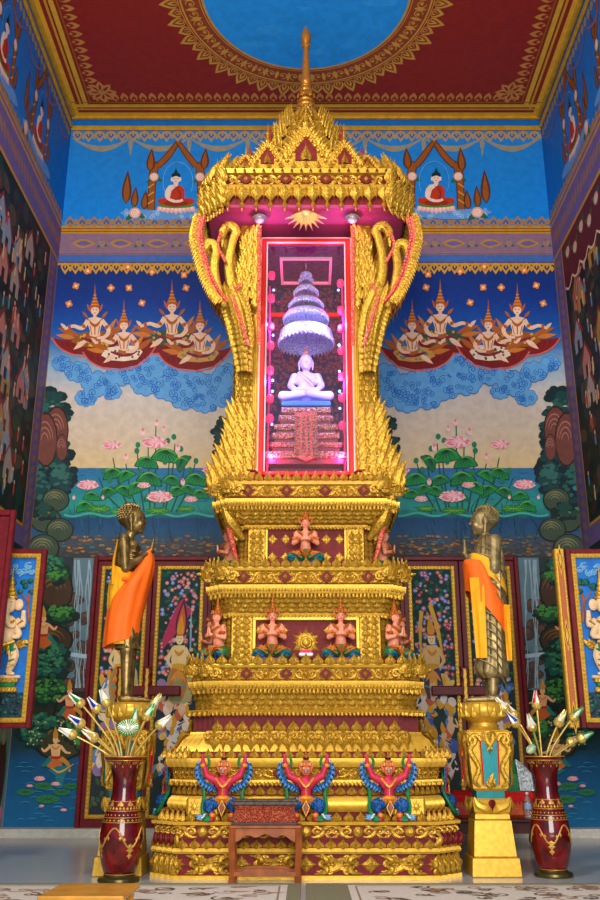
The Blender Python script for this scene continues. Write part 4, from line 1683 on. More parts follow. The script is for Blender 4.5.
# flame wings at the pillar feet (rising combs of flames)
mb = MB()
yfr = -A + .02
def fl(x, y, z, h, w, lean=0, rz=0, m=0):
    mb.add(FLAME, m, T(x, y, z, rz=rz) @ T(ry=lean, s=(w, w * .9, h)))
Rf = random.Random(4)
for j in range(8):
    z = 4.24 - j * .095
    ed = float(np.interp(z, [3.55, 3.7, 3.85, 3.98, 4.02, 4.2, 4.34], [.92, .85, .79, .75, .76, .74, .73]))
    n_ = int((ed - .56) / .085)
    for i in range(n_ + 1):
        x = .58 + (ed - .58) * i / max(1, n_)
        tip = i == n_
        fl(x, yfr - .02 - (4.4 - z) * .09, z - .12, .30 if tip else .26, .2 if tip else .2, .16 * i / max(1, n_) + Rf.uniform(-.08, .08))
        if i < n_:
            mb.add(spiral_boss(.09), 0, T(x + .03, yfr - .055 - (4.4 - z) * .09, z - .1))
for x, z, h in ((.58, 4.16, .24), (.655, 4.18, .27), (.73, 4.2, .30), (.77, 3.85, .26), (.83, 3.75, .28), (.88, 3.66, .24), (.94, 3.58, .22)):
    fl(x, yfr - .03, z - .04, h, .15, .04)
for q in range(6):
    for z_ in (3.56, 3.68, 3.8, 3.92, 4.04, 4.16, 4.28):
        fl(.88 - (z_ - 3.56) * .22, -.55 + q * .2, z_, .22, .16, 0, pi / 2)
# small bell plinth on the sill
mb.add(lathe([(.07, 0), (.08, .02), (.05, .05), (.045, .08), (.075, .1), (.075, .115)], 16), 1, T(.56, yfr - .06, zs + .02))
mb.build('foot_flames', [GOLD, RED], altar)
mirror_build(mb, 'foot_flames', [GOLD, RED], altar)

# brackets with swan necks that carry the canopy
mb = MB()
zsw = lambda y: zf(y, .85)
def px(x, y, Y):
    return at(306 + x, y, YC + Y)
def bp(x, y, Y):
    v = px(x, y, Y)
    return (v.x, Y, v.z)
# tapering carved body from (x 72,y 370) out to (x 92,y 290)
body = [bp(62, 370, -.78), bp(66, 335, -.82), bp(72, 310, -.86), bp(78, 292, -.9)]
mb.add(horn(body, [.07, .13, .15, .12], .8, 12, 6), 0)
for k in range(30):
    t = k / 29
    c = cat(body, 6)
    p_ = c[int(t * (len(c) - 1))]
    r_ = np.interp(t, [0, .33, .66, 1], [.07, .13, .15, .12])
    for q in (-1.0, -.4, .2, .8):
        mb.add(SCALE, 0, T(p_.x + r_ * sin(q), p_.y - r_ * .8 * cos(q), p_.z - .04, rz=q) @ T(rx=.25, s=(.075, .09, .11)))
# necks
for pts, r0 in (([(64, 300), (74, 285), (77, 262), (73, 240), (70, 231), (76, 226), (83, 232), (84, 247)], .055), ([(76, 306), (88, 290), (92, 268), (90, 250), (94, 243), (101, 246), (104, 258), (103, 268)], .055)):
    P_ = [bp(x, y, -.92 - (0.04 if pts[0][0] > 70 else 0)) for x, y in pts]
    mb.add(horn(P_, [r0 * 1.1, r0, r0 * .9, r0 * .8, r0 * .9, r0 * 1.15, r0 * .9, .008], .7, 8, 5), 0)
    hx = P_[5]
    for j in range(5):
        c_ = P_[4 + (j > 2)]
        mb.add(FLAME, 0, T(hx[0] + .01 * j, hx[1] - .02, hx[2] - .03 * j) @ T(ry=.9 + .35 * j, s=(.06, .1, .07)))
    mb.add(ellip((hx[0] + .03, hx[1] - .05, hx[2] - .04), (.014, .014, .014), 8, 6), 1)
# comb of wing feathers next to the post
for j, (x, y0, y1, w) in enumerate(((50, 262, 229, .13), (56, 264, 234, .13), (62, 270, 238, .12), (50, 282, 250, .14), (58, 286, 254, .14), (66, 292, 266, .13), (52, 305, 272, .15), (61, 312, 280, .15), (70, 318, 292, .14))):
    p0 = bp(x, y0, -.84)
    p1 = bp(x, y1, -.84)
    for q_ in range(5):
        t_ = q_ / 4
        mb.add(FLAME, 0, T(p0[0] + (.018 if q_ % 2 else -.018), p0[1] - .05 + .02 * t_, p0[2] + (p1[2] - p0[2]) * (t_ * .9 - .1)) @ T(s=(w * (.85 if q_ % 2 else -.85), w * .8, .17), ry=.0))
    mb.add(FLAME, 0, T(p1[0], p1[1] - .02, p1[2] - .2) @ T(s=(w * .9, w * .8, .24)))
# side-facing wings
for q in range(7):
    yy = -.7 + q * .22
    mb.add(horn([(.70, yy, 5.6), (.74, yy, 5.85), (.82, yy, 6.1), (.92, yy, 6.4)], [.02, .06, .07, .05], .7, 6, 4), 0)
# rose glitter strips
def ribbon(pts, w=.03, m=1, Y=-.96):
    c = cat([bp(x, y, Y) for x, y in pts], 8)
    mb.add(tube(c, w, 6, .5), m)
    for i, p_ in enumerate(c[::2]):
        mb.add(ellip(tuple(p_ + Vector((0, -w * .5, 0))), (w * .9, w * .5, w * .7), 6, 4), m)
ribbon([(47, 345), (47, 300), (47, 262), (47, 228)], .02, 1, -.93)
ribbon([(58, 345), (66, 318), (72, 296), (66, 284)], .018, 1, -1.0)
ribbon([(85, 232), (88, 246), (80, 262)], .016, 1, -.98)
mb.build('swan_bracket', [GOLD, ROSE], altar)
mirror_build(mb, 'swan_bracket', [GOLD, ROSE], altar)

# curved valance at the outer corners, red inside, gilded outside
mb = MB()
vpts = [(105, 218), (108, 236), (104, 256), (98, 276), (90, 292), (82, 302)]
c = cat([bp(x, y, -1.05) for x, y in vpts], 6)
mb.add(tube(c, interp([.06, .045, .04, .035, .03, .02], len(c)), 8, .6), 1)
for i, p_ in enumerate(c):
    mb.add(FLAME, 0, T(p_.x + .02, p_.y - .02, p_.z + .03) @ T(ry=pi * .72, s=(.1, .1, .11)))
    mb.add(ellip((p_.x - .035, p_.y - .03, p_.z), (.018, .02, .022), 6, 4), 1)
for q in range(2):
    off = .12 + q * .22
    c2 = [Vector((p_.x + .03, p_.y + off, p_.z)) for p_ in c[::3]]
    mb.add(tube(c2, .035, 6, .6), 1)
    for p_ in c2:
        mb.add(FLAME, 0, T(p_.x + .02, p_.y, p_.z + .03, rz=pi / 2) @ T(rx=pi, s=(.18, .1, .14)))
e_ = c[-1]
mb.add(ellip((e_.x, e_.y, e_.z - .03), (.03, .03, .04), 8, 6), 0)
mb.build('valance', [GOLD, ROSE], altar)
mirror_build(mb, 'valance', [GOLD, ROSE], altar)

# ---- canopy roof
mb = MB()
a, n, s = 1.08, 3, .07
zr = 6.5
SOFF = mat('rose_soffit', (190, 70, 110), .6)
# soffit and pelmet
solid(mb, a, n, s, [(-.02, zr, 5), (0, zr + .02, 1), (.0, zr + .16, 3), (.03, zr + .17, 3), (.06, zr + .2, 3), (.05, zr + .24, 3), (.0, zr + .25, 1), (-.02, zr + .40, 3), (.02, zr + .41, 3), (.03, zr + .46, 3), (-.1, zr + .47, 2), (-.35, zr + .62, 1)])
# pendant ornaments along the pelmet
pend = merge(xf(petal(1, 1, .3), Matrix.Diagonal((1, 1, -1, 1))), xf(LOZ, T(z=-.05, y=-.2, s=(.5, .8, .5))), xf(petal(.34, .45, .3), T(z=-.9, y=0) @ Matrix.Diagonal((1, 1, -1, 1))), ellip((0, -.1, -1.35), (.07, .1, .12), 6, 4))
row(mb, edges(a, n, s, .035), pend, .15, zr + .2, .15, .13, .2, 0)
row(mb, edges(a, n, s, .03), xf(petal(1, 1, .3), Matrix.Diagonal((1, 1, -1, 1))), .15, zr + .2, .07, .14, .13, 0, start=1.0)
row(mb, edges(a, n, s, .05), ROSE8, .15, zr + .13, .075, .08, .075, 0)
frieze(mb, a, n, s, -.005, zr + .27, zr + .4, .46)
drops(mb, edges(a, n, s, .05), zr + .19, .03, .036)
for x, y, sg in cornermats(a, n, s, .02):
    jm = int(round(4 - max(0, abs(x) - .89) / .2 * 1.6))
    for j_ in range(jm):
        zz = zr + .0 + .1 * j_
        for dr in (-.6, 0, .6):
            if dr == 0 or j_ % 2:
                mb.add(FLAME, 0, T(x, y, zz - .03, rz=sg * (.78 + dr)) @ T(y=-.02, rx=.3, s=(sg * .17, .15, .2)))
            else:
                mb.add(spiral_boss(.12), 0, T(x, y, zz + .03, rz=sg * (.78 + dr)) @ T(y=-.03, s=(sg, 1, 1)))
    mb.add(FLAME, 0, T(x, y, zr + .1, rz=sg * .78) @ T(rx=pi * .95, s=(.16, .16, .22)))
    mb.add(LOZ, 0, T(x, y - .03, zr + .2, rz=sg * .78) @ T(s=(.1, .1, .16)))
# fringe of upward flames round the edge
row(mb, edges(a, n, s, .0), PETAL, .13, zr + .46, .12, .12, .12, 0, .1)
row(mb, edges(a, n, s, .045), PETAL, .1, zr + .4, .03, .08, .06, 1)
roof_mats = MG + [SOFF]
mb.build('canopy', roof_mats, altar)

# gables
def gable(mb, x, y, z, w, h, rz=0, spire=.5):
    M = T(x, y, z, rz=rz)
    out = [(-.5, 0), (.5, 0), (.5, .14), (.34, .2), (.36, .3), (.2, .42), (.16, .52), (0, .7), (-.16, .52), (-.2, .42), (-.36, .3), (-.34, .2), (-.5, .14)]
    mb.add(extr([(p * w, q * h) for p, q in out], .1, .012), 0, M)
    inn = [(-.2, .14), (.2, .14), (.2, .3), (0, .5), (-.2, .3)]
    mb.add(extr([(p * w, q * h) for p, q in inn], .012), 1, M @ T(y=-.1))
    mb.add(PETAL, 0, M @ T(y=-.1, z=h * .14, s=(w * .26, .16, h * .28)))
    mb.add(ROSE8, 0, M @ T(y=-.12, z=h * .2, s=(w * .22, .1, h * .14)))
    for k in range(6):
        t = k / 5
        for sg in (-1, 1):
            mb.add(FLAME, 0, M @ T(x=sg * w * (.46 - .4 * t), z=h * (.12 + .42 * t), y=-.07, ry=sg * .45, s=(sg * w * .22, .16, h * .2)))
            mb.add(ellip((0, 0, 0), (w * .04, .03, h * .03), 6, 4), 0, M @ T(x=sg * w * (.36 - .33 * t), z=h * (.14 + .36 * t), y=-.11))
    mb.add(lathe([(w * .1, 0), (w * .12, h * .05), (w * .06, h * .09), (w * .08, h * .14), (w * .045, h * .18), (w * .05, h * .24), (w * .015, h * .42), (0.002, h * .55)], 8), 0, M @ T(z=h * .6, y=-.04))


mb = MB()
zg = zr + .44
for rz in (0, pi / 2, -pi / 2):
    R_ = Matrix.Rotation(rz, 4, 'Z')
    for (x, y, w, h) in ((0, -1.0, .58, .86), (-.42, -1.0, .36, .56), (.42, -1.0, .36, .56), (-.66, -.97, .24, .34), (.66, -.97, .24, .34)):
        p_ = R_ @ Vector((x, y, 0))
        gable(mb, p_.x, p_.y, zg, w, h, rz)
for sg in (-1, 1):
    for x, y, h in ((.80, -.98, .34), (.9, -.96, .4), (1.0, -.94, .3), (1.06, -.84, .3), (1.1, -.7, .34), (1.12, -.5, .3)):
        mb.add(FLAME, 0, T(sg * x, y, zg - .08) @ T(s=(-sg * .26, .24, h)))
        mb.add(FLAME, 0, T(sg * (x - .03), y + .05, zg + .02) @ T(s=(-sg * .2, .2, h * .8)))
mb.build('gable', [GOLD, RED], altar)

# stepped crown roof and spire
mb = MB()
lev = [(.76, 6.85, .28), (.62, 7.15, .26), (.50, 7.42, .25), (.42, 7.68, .23), (.34, 7.92, .21), (.27, 8.13, .19), (.20, 8.31, .15)]
for a_, z_, h_ in lev:
    s_ = a_ * .11
    solid(mb, a_, 3, s_, [(-.06, z_ - .06, 1), (-.04, z_, 1), (-.05, z_ + h_ * .3, 1), (.0, z_ + h_ * .34, 0), (.02, z_ + h_ * .42, 0), (.02, z_ + h_ * .5, 0), (-.03, z_ + h_ * .56, 1), (-.1 if a_ > .2 else -.05, z_ + h_ * 1.05, 1)])
    row(mb, edges(a_, 3, s_, .01), PETAL, .13, z_ + h_ * .46, .12, .12, .14, 0)
    row(mb, edges(a_, 3, s_, .0), PETAL, .2, z_ + h_ * .5, .15, .14, h_ * .7, 0)
    row(mb, edges(a_, 3, s_, .015), ROSE8, .13, z_ + h_ * .44, .08, .08, .07, 0)
    row(mb, edges(a_, 3, s_, .005), xf(petal(1, 1, .3), Matrix.Diagonal((1, 1, -1, 1))), .11, z_ + h_ * .4, .09, .1, .1, 0)
    for rz in (0, pi / 2, -pi / 2):
        p_ = Matrix.Rotation(rz, 4, 'Z') @ Vector((0, -a_ - .02, 0))
        if a_ > .2:
            gable(mb, p_.x, p_.y, z_ + h_ * .35, a_ * .5, h_ * 1.5, rz)
    for x, y, sg in cornermats(a_, 3, s_, .02):
        mb.add(FLAME, 0, T(x, y, z_ + h_ * .2, rz=sg * .78) @ T(rx=.2, s=(a_ * .34, .14, h_ * 1.2)))
mb.build('crown_roof', MG, altar)
zk = lambda y: at(306, y, YC).z
prof = [(.13, 8.36)]
for z_, r_ in ((8.44, .135), (8.53, .125), (8.62, .115), (8.70, .1), (8.78, .09), (8.86, .082), (8.93, .07)):
    prof += [(r_ * .72, z_), (r_ * 1.0, z_ + .015), (r_ * 1.08, z_ + .035), (r_ * .95, z_ + .055), (r_ * .7, z_ + .065)]
prof += [(.066, 9.02), (.07, 9.05), (.058, 9.1), (.05, 9.25), (.04, 9.45), (.034, 9.58), (.055, 9.6), (.058, 9.62), (.04, 9.64), (.056, 9.68), (.068, 9.74), (.062, 9.8), (.035, 9.87), (.002, 9.95)]
sp = MB()
sp.add(lathe(prof, 20), 0)
for z_ in (8.5, 8.66, 8.82):
    for k in range(10):
        aa = k * 2 * pi / 10
        sp.add(PETAL, 0, T(.1 * sin(aa), -.1 * cos(aa), z_ - .05, rz=aa) @ T(s=(.06, .06, .09)))
sp.build('spire', [mat('warm_gilt', (196, 128, 46), .34, .5, .15, 40, .1)], altar)
# thin red-lacquered rods behind the corner gables
RUST = mat('rust_red_lacquer', (150, 50, 34), .4)
for sg in (-1, 1):
    for x, y, z0, z1 in ((.64, -.6, 7.0, 7.62), (.42, -.5, 7.2, 7.98), (.98, -.7, 6.9, 7.26)):
        MB().add(lathe([(.016, z0), (.02, z1 - .16), (.03, z1 - .15), (.018, z1 - .13), (.03, z1 - .1), (.016, z1 - .08), (.004, z1)], 8), 0, T(sg * x, y, 0)).build('finial_rod', RUST, altar)
# tasselled boss hanging from the canopy soffit
mb = MB()
mb.add(ROSE8, 0, T(0, -.95, zr - .02) @ T(rx=.5, s=(.34, .3, .26)))
for k in range(9):
    aa = -1.2 + k * .3
    mb.add(petal(1, 1, .3), 0, T(0, -.97, zr - .0) @ T(ry=pi + aa, s=(.09, .14, .24)))
mb.build('hanging_rosette', [mat('pale_gilt', (240, 190, 120), .35, .3)], altar)
for sg in (-1, 1):
    mb = MB()
    mb.add(ellip((0, 0, 0), (.07, .07, .05), 14, 8))
    mb.add(lathe([(.075, -.005), (.082, 0), (.075, .01)], 16))
    mb.build('spotlight', mat('grey_lamp_housing', (150, 150, 140), .4, .4), altar, loc=(sg * .50, -.93, zr - .05))
# ================================================================= DOORS ON THE BACK WALL
DG = (8, 62, 52)


def make_door(name, f):
    X = lambda x: x if f == 1 else 612 - x
    YD = WY - .06
    d = thing(name, None, None, (0, 0, 0))
    del_keys = [k for k in list(d.keys())]
    d['kind'] = 'structure'
    def wx(x, y=700, Y=YD):
        return at(x, y, Y).x
    # world rectangles mirrored by f
    def rect(x0, x1):
        a, b = x0 * f, x1 * f
        return min(a, b), max(a, b)
    zt, zb = 3.47, .1
    a, b = rect(-2.84, -1.24)
    mb = MB()
    mb.add(bbox(a, a + .06, YD - .06, WY - .07 + .06, zb, zt, .01))
    mb.add(bbox(b - .06, b, YD - .06, WY - .07 + .06, zb, zt, .01))
    mb.add(bbox(a + .06, b - .06, YD - .06, WY - .01, zt - .06, zt, .01))
    mb.build('door_frame', DRED, d)
    for (l0, l1) in ((-2.78, -2.045), (-2.035, -1.30)):
        a, b = rect(l0, l1)
        leaf = MB().add(bbox(a, b, YD - .03, YD + .03, zb, zt - .06, .006)).build('door_leaf', DRED, d)
        g = MB()
        ga, gb = a + .055, b - .055
        t = .05
        for q in ((ga, ga + t, zb + .1, zt - .13), (gb - t, gb, zb + .1, zt - .13), (ga + t, gb - t, zt - .13 - t, zt - .13), (ga + t, gb - t, zb + .1, zb + .1 + t)):
            g.add(bbox(q[0], q[1], YD - .05, YD - .028, q[2], q[3], .008))
        k = 62
        for i in range(k):
            z = zb + .13 + (zt - zb - .27) * i / k
            for xx in (ga + t / 2, gb - t / 2):
                g.add(ellip((xx, YD - .05, z), (.017, .012, .02), 6, 4))
        for i in range(11):
            xx = ga + t + (gb - ga - 2 * t) * (i + .5) / 11
            for z in (zt - .13 - t / 2, zb + .1 + t / 2):
                g.add(ellip((xx, YD - .05, z), (.02, .012, .017), 6, 4))
        g.build('gilded_frame', GOLDP, leaf)
        # painted panel
        a0, b0, z0, z1 = ga + t, gb - t, zb + .1 + t, zt - .13 - t
        p = Paint(lambda u, v: Vector((u, YD - .032, v)), (0, -1, 0))
        W = b0 - a0
        p.quadgrid([a0, b0], [z0 + (z1 - z0) * i / 6 for i in range(7)], lambda u, v: (12, 50, 48) if v > 1.6 else (36, 50, 56))
        R = random.Random(int(abs(a) * 100) + (5 if f == 1 else 0))
        for i in range(150):
            u, v = R.uniform(a0 + .03, b0 - .03), R.uniform(1.6, z1 - .04)
            p.leaf(u, v, u + R.uniform(-.08, .08), v + R.uniform(-.08, .08), .04, R.choice([(20, 90, 66), (14, 76, 60), (30, 104, 70)]))
        for i in range(170):
            u, v = R.uniform(a0 + .03, b0 - .03), R.uniform(1.75, z1 - .04)
            c = R.choice([(206, 100, 104), (110, 140, 214), (176, 130, 190), (226, 150, 130), (190, 60, 80)])
            r_ = R.uniform(.016, .032)
            p.ell(u, v, r_, r_, c, 0, 8)
            p.ell(u, v, r_ * .3, r_ * .3, (236, 220, 216), 0, 6)
        # clusters of little figures in the lower half
        pal = [(226, 166, 50), (234, 214, 200), (206, 100, 60), (60, 96, 180), (150, 120, 170), (30, 60, 60), (230, 190, 90), (90, 140, 190)]
        for i in range(46):
            u, v = R.uniform(a0 + .05, b0 - .05), R.uniform(z0 + .5, 1.9)
            c = R.choice(pal)
            p.ell(u, v, R.uniform(.03, .09), R.uniform(.03, .1), c, R.uniform(-1, 1), 9)
        for i in range(13):
            u, v = R.uniform(a0 + .08, b0 - .08), R.uniform(z0 + .5, 1.75)
            sk = R.choice([(240, 220, 204), (232, 190, 150), (220, 224, 226)])
            p.leaf(u - .05, v - .16, u + .0, v + .05, .12, R.choice(pal))
            p.leaf(u, v - .1, u, v + .1, .1, sk)
            p.ell(u, v + .1, .035, .045, sk)
            p.leaf(u, v + .11, u + R.uniform(-.03, .03), v + .27, .06, (222, 160, 40))
            p.curve([(u, v + .04), (u + R.choice((-1, 1)) * .09, v), (u + R.choice((-1, 1)) * .06, v + .1)], [.03, .025, .015], sk)
        for i in range(34):
            u, v = R.uniform(a0 + .03, b0 - .03), R.uniform(z0 + .02, z0 + .62)
            p.leaf(u, v, u + R.uniform(-.1, .1), v + R.uniform(.03, .14), .05, R.choice([(40, 62, 48), (60, 84, 60), (80, 96, 70), (30, 44, 54)]))
        # main figure
        uc = (a0 + b0) / 2 + (.02 if f == 1 else -.03)
        sk = (236, 204, 140) if f == 1 else (232, 184, 120)
        v0 = 2.0
        _f0 = p.f
        p.f = lambda u_, v_, uc=uc, _f0=_f0: _f0(uc + (u_ - uc) * (.72 if v_ < 2.95 or True else 1), 2.0 + (v_ - 2.0) * .82)
        if f == 1:
            p.poly([(uc - .3, 2.5), (uc - .12, 2.9), (uc - .02, 3.06), (uc + .03, 3.1), (uc + .12, 2.98), (uc + .24, 2.86), (uc + .1, 2.82), (uc - .02, 2.6), (uc - .3, 2.3)][::1], (190, 44, 90))
            p.leaf(uc, 2.36, uc + .05, 3.1, .22, (70, 30, 60))
            p.leaf(uc, 2.38, uc + .04, 3.02, .15, (206, 90, 40))
            p.ell(uc + .1, 1.8, .22, .34, (176, 170, 110))
            p.ell(uc - .03, 1.75, .17, .3, (150, 150, 104))
            p.curve([(uc + .2, 2.3), (uc + .19, 2.9)], [.02, .04, .01], (150, 170, 200), 3)
        p.poly([(uc - .12, v0), (uc - .14, v0 + .16), (uc - .1, v0 + .36), (uc + .1, v0 + .36), (uc + .14, v0 + .16), (uc + .12, v0)], sk)
        p.curve([(uc - .1, v0 + .3), (uc, v0 + .22), (uc + .1, v0 + .3)], [.02, .06, .02], (206, 140, 40))
        p.ell(uc, v0 + .02, .16, .06, (214, 160, 40))
        p.ell(uc, v0 + .46, .07, .09, (240, 210, 160))
        p.leaf(uc, v0 + .5, uc + (.02 if f == 1 else -.03), v0 + .86, .13, (222, 150, 40), 6, .25)
        for sg in (-1, 1):
            p.curve([(uc + sg * .1, v0 + .32), (uc + sg * .2, v0 + .14), (uc + sg * .12, v0 + .02)], [.07, .06, .035], sk)
            p.curve([(uc + sg * .06, v0), (uc + sg * .12, v0 - .24), (uc + sg * .08, v0 - .46)], [.11, .1, .05], (190, 120, 50) if f == 1 else (70, 60, 90))
            p.strip([(uc + sg * .08, v0 - .28), (uc + sg * .15, v0 - .26)], .03, (60, 150, 170))
        if f == -1:
            p.curve([(uc - .2, v0 + .14), (uc - .2, v0 + .6), (uc - .16, v0 + .9)], [.02, .06, .07], (222, 170, 50))
            p.curve([(uc + .2, v0 + .14), (uc + .12, v0 + .6), (uc + .0, v0 + 1.0)], [.02, .07, .08], (222, 170, 50))
        for i in range(5):
            p.leaf(uc, v0 - .02, uc + (i - 2) * .07, v0 - .2, .05, (220, 150, 60))
        for sg in (-1, 1):
            p.ell(uc + sg * .025, v0 + .47, .012, .006, (60, 40, 40))
        p.ell(uc, v0 + .415, .016, .007, (190, 70, 70))
        p.strip([(uc - .06, v0 + .52), (uc + .06, v0 + .52)], .025, (190, 110, 40))
        p.f = _f0
        p.build('painted_panel', leaf)
    # crossbar in carved brackets
    for xc in (2.37, 2.03):
        g = MB()
        out = []
        for sgn in (1, -1):
            for i in range(17):
                z = sgn * (-.3 + .6 * i / 16)
                out.append((sgn * (.05 + .014 * cos(i * 2.2)), z))
        g.add(extr(out, .1, .015), 0, T(-xc * f if f == 1 else xc, YD - .03, 1.72))
        g.add(extr([(x * .35, z * .9) for x, z in out], .012), 1, T(-xc * f if f == 1 else xc, YD - .13, 1.72))
        g.build('bar_bracket', [DRED, GOLDP], d)
    a, b = rect(-2.33, -1.6)
    MB().add(bbox(a, b, YD - .13, YD - .06, 1.66, 1.78, .012)).build('door_bar', DRED, d)
    return d


make_door('door_1', 1)
make_door('door_2', -1)

# ================================================================= CARVED SHUTTERS
SKYB = mat('azure_relief_ground', (24, 110, 196), .5, 0, .05, 10, .1)
CREAM = mat('cream_relief', (232, 196, 150), .45, 0, .1, 20, .08)
DTEAL = mat('dark_water_relief', (30, 60, 70), .4, 0, .5, 20, .3)
for f in (-1, 1):
    side = 'left' if f == -1 else 'right'
    Y_ = 9.0
    sh = thing('window_shutter', 'red-framed shutter with elephant-headed deity carved on blue, by the %s wall' % side, 'shutter', (f * 2.94, Y_, 0), 0, None)
    def fr(z0_, z1_, x0, x1, t, y0, y1, m, mb, b=.006):
        mb.add(bbox(x0, x0 + t, y0, y1, z0_, z1_, b), m)
        mb.add(bbox(x1 - t, x1, y0, y1, z0_, z1_, b), m)
        mb.add(bbox(x0 + t, x1 - t, y0, y1, z0_, z0_ + t, b), m)
        mb.add(bbox(x0 + t, x1 - t, y0, y1, z1_ - t, z1_, b), m)
    zb_, zt_ = 1.2, 2.94
    mb = MB()
    fr(zb_, zt_, -.31, .31, .05, -.03, .03, 0, mb)
    mb.build('frame', DRED, sh)
    mb = MB()
    fr(zb_ + .05, zt_ - .05, -.26, .26, .045, -.04, .0, 0, mb)
    for i in range(42):
        z = zb_ + .07 + (zt_ - zb_ - .14) * i / 41
        for xx in (-.237, .237):
            mb.add(ellip((xx, -.042, z), (.014, .01, .016), 6, 4))
    for i in range(12):
        xx = -.2 + .4 * i / 11
        for z in (zb_ + .073, zt_ - .073):
            mb.add(ellip((xx, -.042, z), (.016, .01, .014), 6, 4))
    mb.build('gilded_frame', GOLDP, sh)
    panel = MB().add(box(-.215, .215, -.012, .02, zb_ + .09, zt_ - .09)).build('relief_ground', SKYB, sh, smooth=0)
    mb = MB()
    zz = zb_ + .09
    # dark rocky water at the foot
    mb.add(box(-.215, .215, -.02, -.012, zz, zz + .24), 3)
    R = random.Random(5)
    for i in range(26):
        mb.add(ellip((R.uniform(-.19, .19), -.02, zz + R.uniform(.03, .22)), (.03, .012, .018), 7, 4), 3 if i % 3 else 5)
    # clouds and trees at the top
    for i in range(9):
        c_ = (-.18 + .045 * i, -.015, 2.72 + .04 * sin(i * 2))
        mb.add(tube(spiral3(.04, 1.3, 14, c_[0], c_[2], i, 1, -.02), interp([.012, .008, .005], 15), 5), 6)
        mb.add(ellip(c_, (.04, .008, .02), 8, 4), 6)
    for i in range(16):
        mb.add(ellip((R.uniform(-.2, .2), -.02, R.uniform(2.5, 2.62)), (.032, .014, .026), 8, 5), 5)
    for sg in (-1, 1):
        mb.add(horn([(sg * .2, -.02, 2.2), (sg * .17, -.02, 2.4), (sg * .19, -.02, 2.55)], [.012, .014, .008], .7), 7)
        mb.add(horn([(sg * .17, -.02, 2.4), (sg * .12, -.02, 2.46), (sg * .09, -.02, 2.5)], [.01, .008, .005], .7), 7)
    mb.build('relief_landscape', [GOLD, CREAM, GREEN, DTEAL, BLUE, mat('sea_green_relief', (24, 96, 84), .5, 0, .3, 30, .3), LBLUE, WOOD], panel)
    mb = MB()
    z0 = zz + .24
    # plinth
    for w_, za, zb2_, m in ((.15, 0, .05, 0), (.13, .05, .09, 2), (.15, .09, .13, 0), (.17, .13, .16, 1)):
        mb.add(bbox(-w_, w_, -.06, -.01, z0 + za, z0 + zb2_, .008), m)
    zf_ = z0 + .16
    # legs, striped wraps
    for sg in (-1, 1):
        mb.add(horn([(sg * .03, -.04, zf_ + .3), (sg * .09, -.06, zf_ + .18), (sg * .05, -.05, zf_ + .02)], [.055, .055, .028], .7, 8), 1)
        mb.add(horn([(sg * .05, -.05, zf_ + .02), (sg * .09, -.07, zf_ + .015), (sg * .12, -.07, zf_ + .012)], [.024, .02, .01], .8, 6), 1)
        for k in range(4):
            mb.add(tube([(sg * (.05 + .01 * k), -.1, zf_ + .08 + .05 * k), (sg * (.11 + .0 * k), -.08, zf_ + .1 + .05 * k)], .01, 5), 2 if k % 2 else 0)
        # upper and lower arms
        mb.add(horn([(sg * .08, -.05, zf_ + .52), (sg * .15, -.07, zf_ + .48), (sg * .15, -.07, zf_ + .62)], [.04, .034, .02], .7, 8), 1)
        mb.add(horn([(sg * .07, -.06, zf_ + .48), (sg * .13, -.08, zf_ + .38), (sg * .07, -.1, zf_ + .36)], [.036, .03, .02], .7, 8), 1)
        mb.add(FLAME, 0, T(sg * .1, -.03, zf_ + .28) @ T(ry=sg * 1.2, s=(.12, .1, .16)))
        mb.add(ellip((sg * .09, -.05, zf_ + .68), (.045, .018, .06), 10, 6), 1)
        mb.add(ellip((sg * .028, -.105, zf_ + .70), (.008, .006, .006), 6, 4), 3)
        mb.add(tube([(sg * .1, -.07, zf_ + .48), (sg * .16, -.09, zf_ + .52)], .014, 6), 0)
    mb.add(tube(spiral3(.04, 1.1, 14, -.15 * -f, zf_ + .68, 0, 1, -.07), .009, 6), 1)
    mb.add(ellip((0, -.045, zf_ + .44), (.105, .05, .14), 14, 10), 1)
    mb.add(ellip((0, -.07, zf_ + .38), (.085, .045, .09), 14, 10), 1)
    mb.add(ellip((0, -.06, zf_ + .68), (.07, .05, .085), 14, 10), 1)
    mb.add(horn([(0, -.1, zf_ + .68), (.0, -.12, zf_ + .58), (.03, -.13, zf_ + .48), (.08, -.12, zf_ + .46), (.09, -.12, zf_ + .5)], [.036, .03, .024, .018, .01], .9, 8), 1)
    # crown
    mb.add(lathe([(.075, 0), (.08, .02), (.055, .035), (.06, .06), (.04, .08), (.045, .1), (.026, .13), (.03, .15), (.012, .22), (.002, .32)], 12), 0, T(0, -.055, zf_ + .74) @ T(s=(1, .6, 1)))
    mb.add(tube([(-.08, -.1, zf_ + .53), (0, -.12, zf_ + .47), (.08, -.1, zf_ + .53)], .014, 6), 0)
    mb.add(tube([(-.09, -.08, zf_ + .32), (0, -.12, zf_ + .28), (.09, -.08, zf_ + .32)], .02, 6), 0)
    for k in range(5):
        mb.add(xf(PETAL, Matrix.Diagonal((1, 1, -1, 1))), 0 if k % 2 else 2, T((k - 2) * .035, -.09, zf_ + .3) @ T(s=(.05, .06, .12)))
    mb.build('carved_deity', [GOLD, CREAM, GREEN, mat('eye_black', (20, 16, 16), .3)], panel)
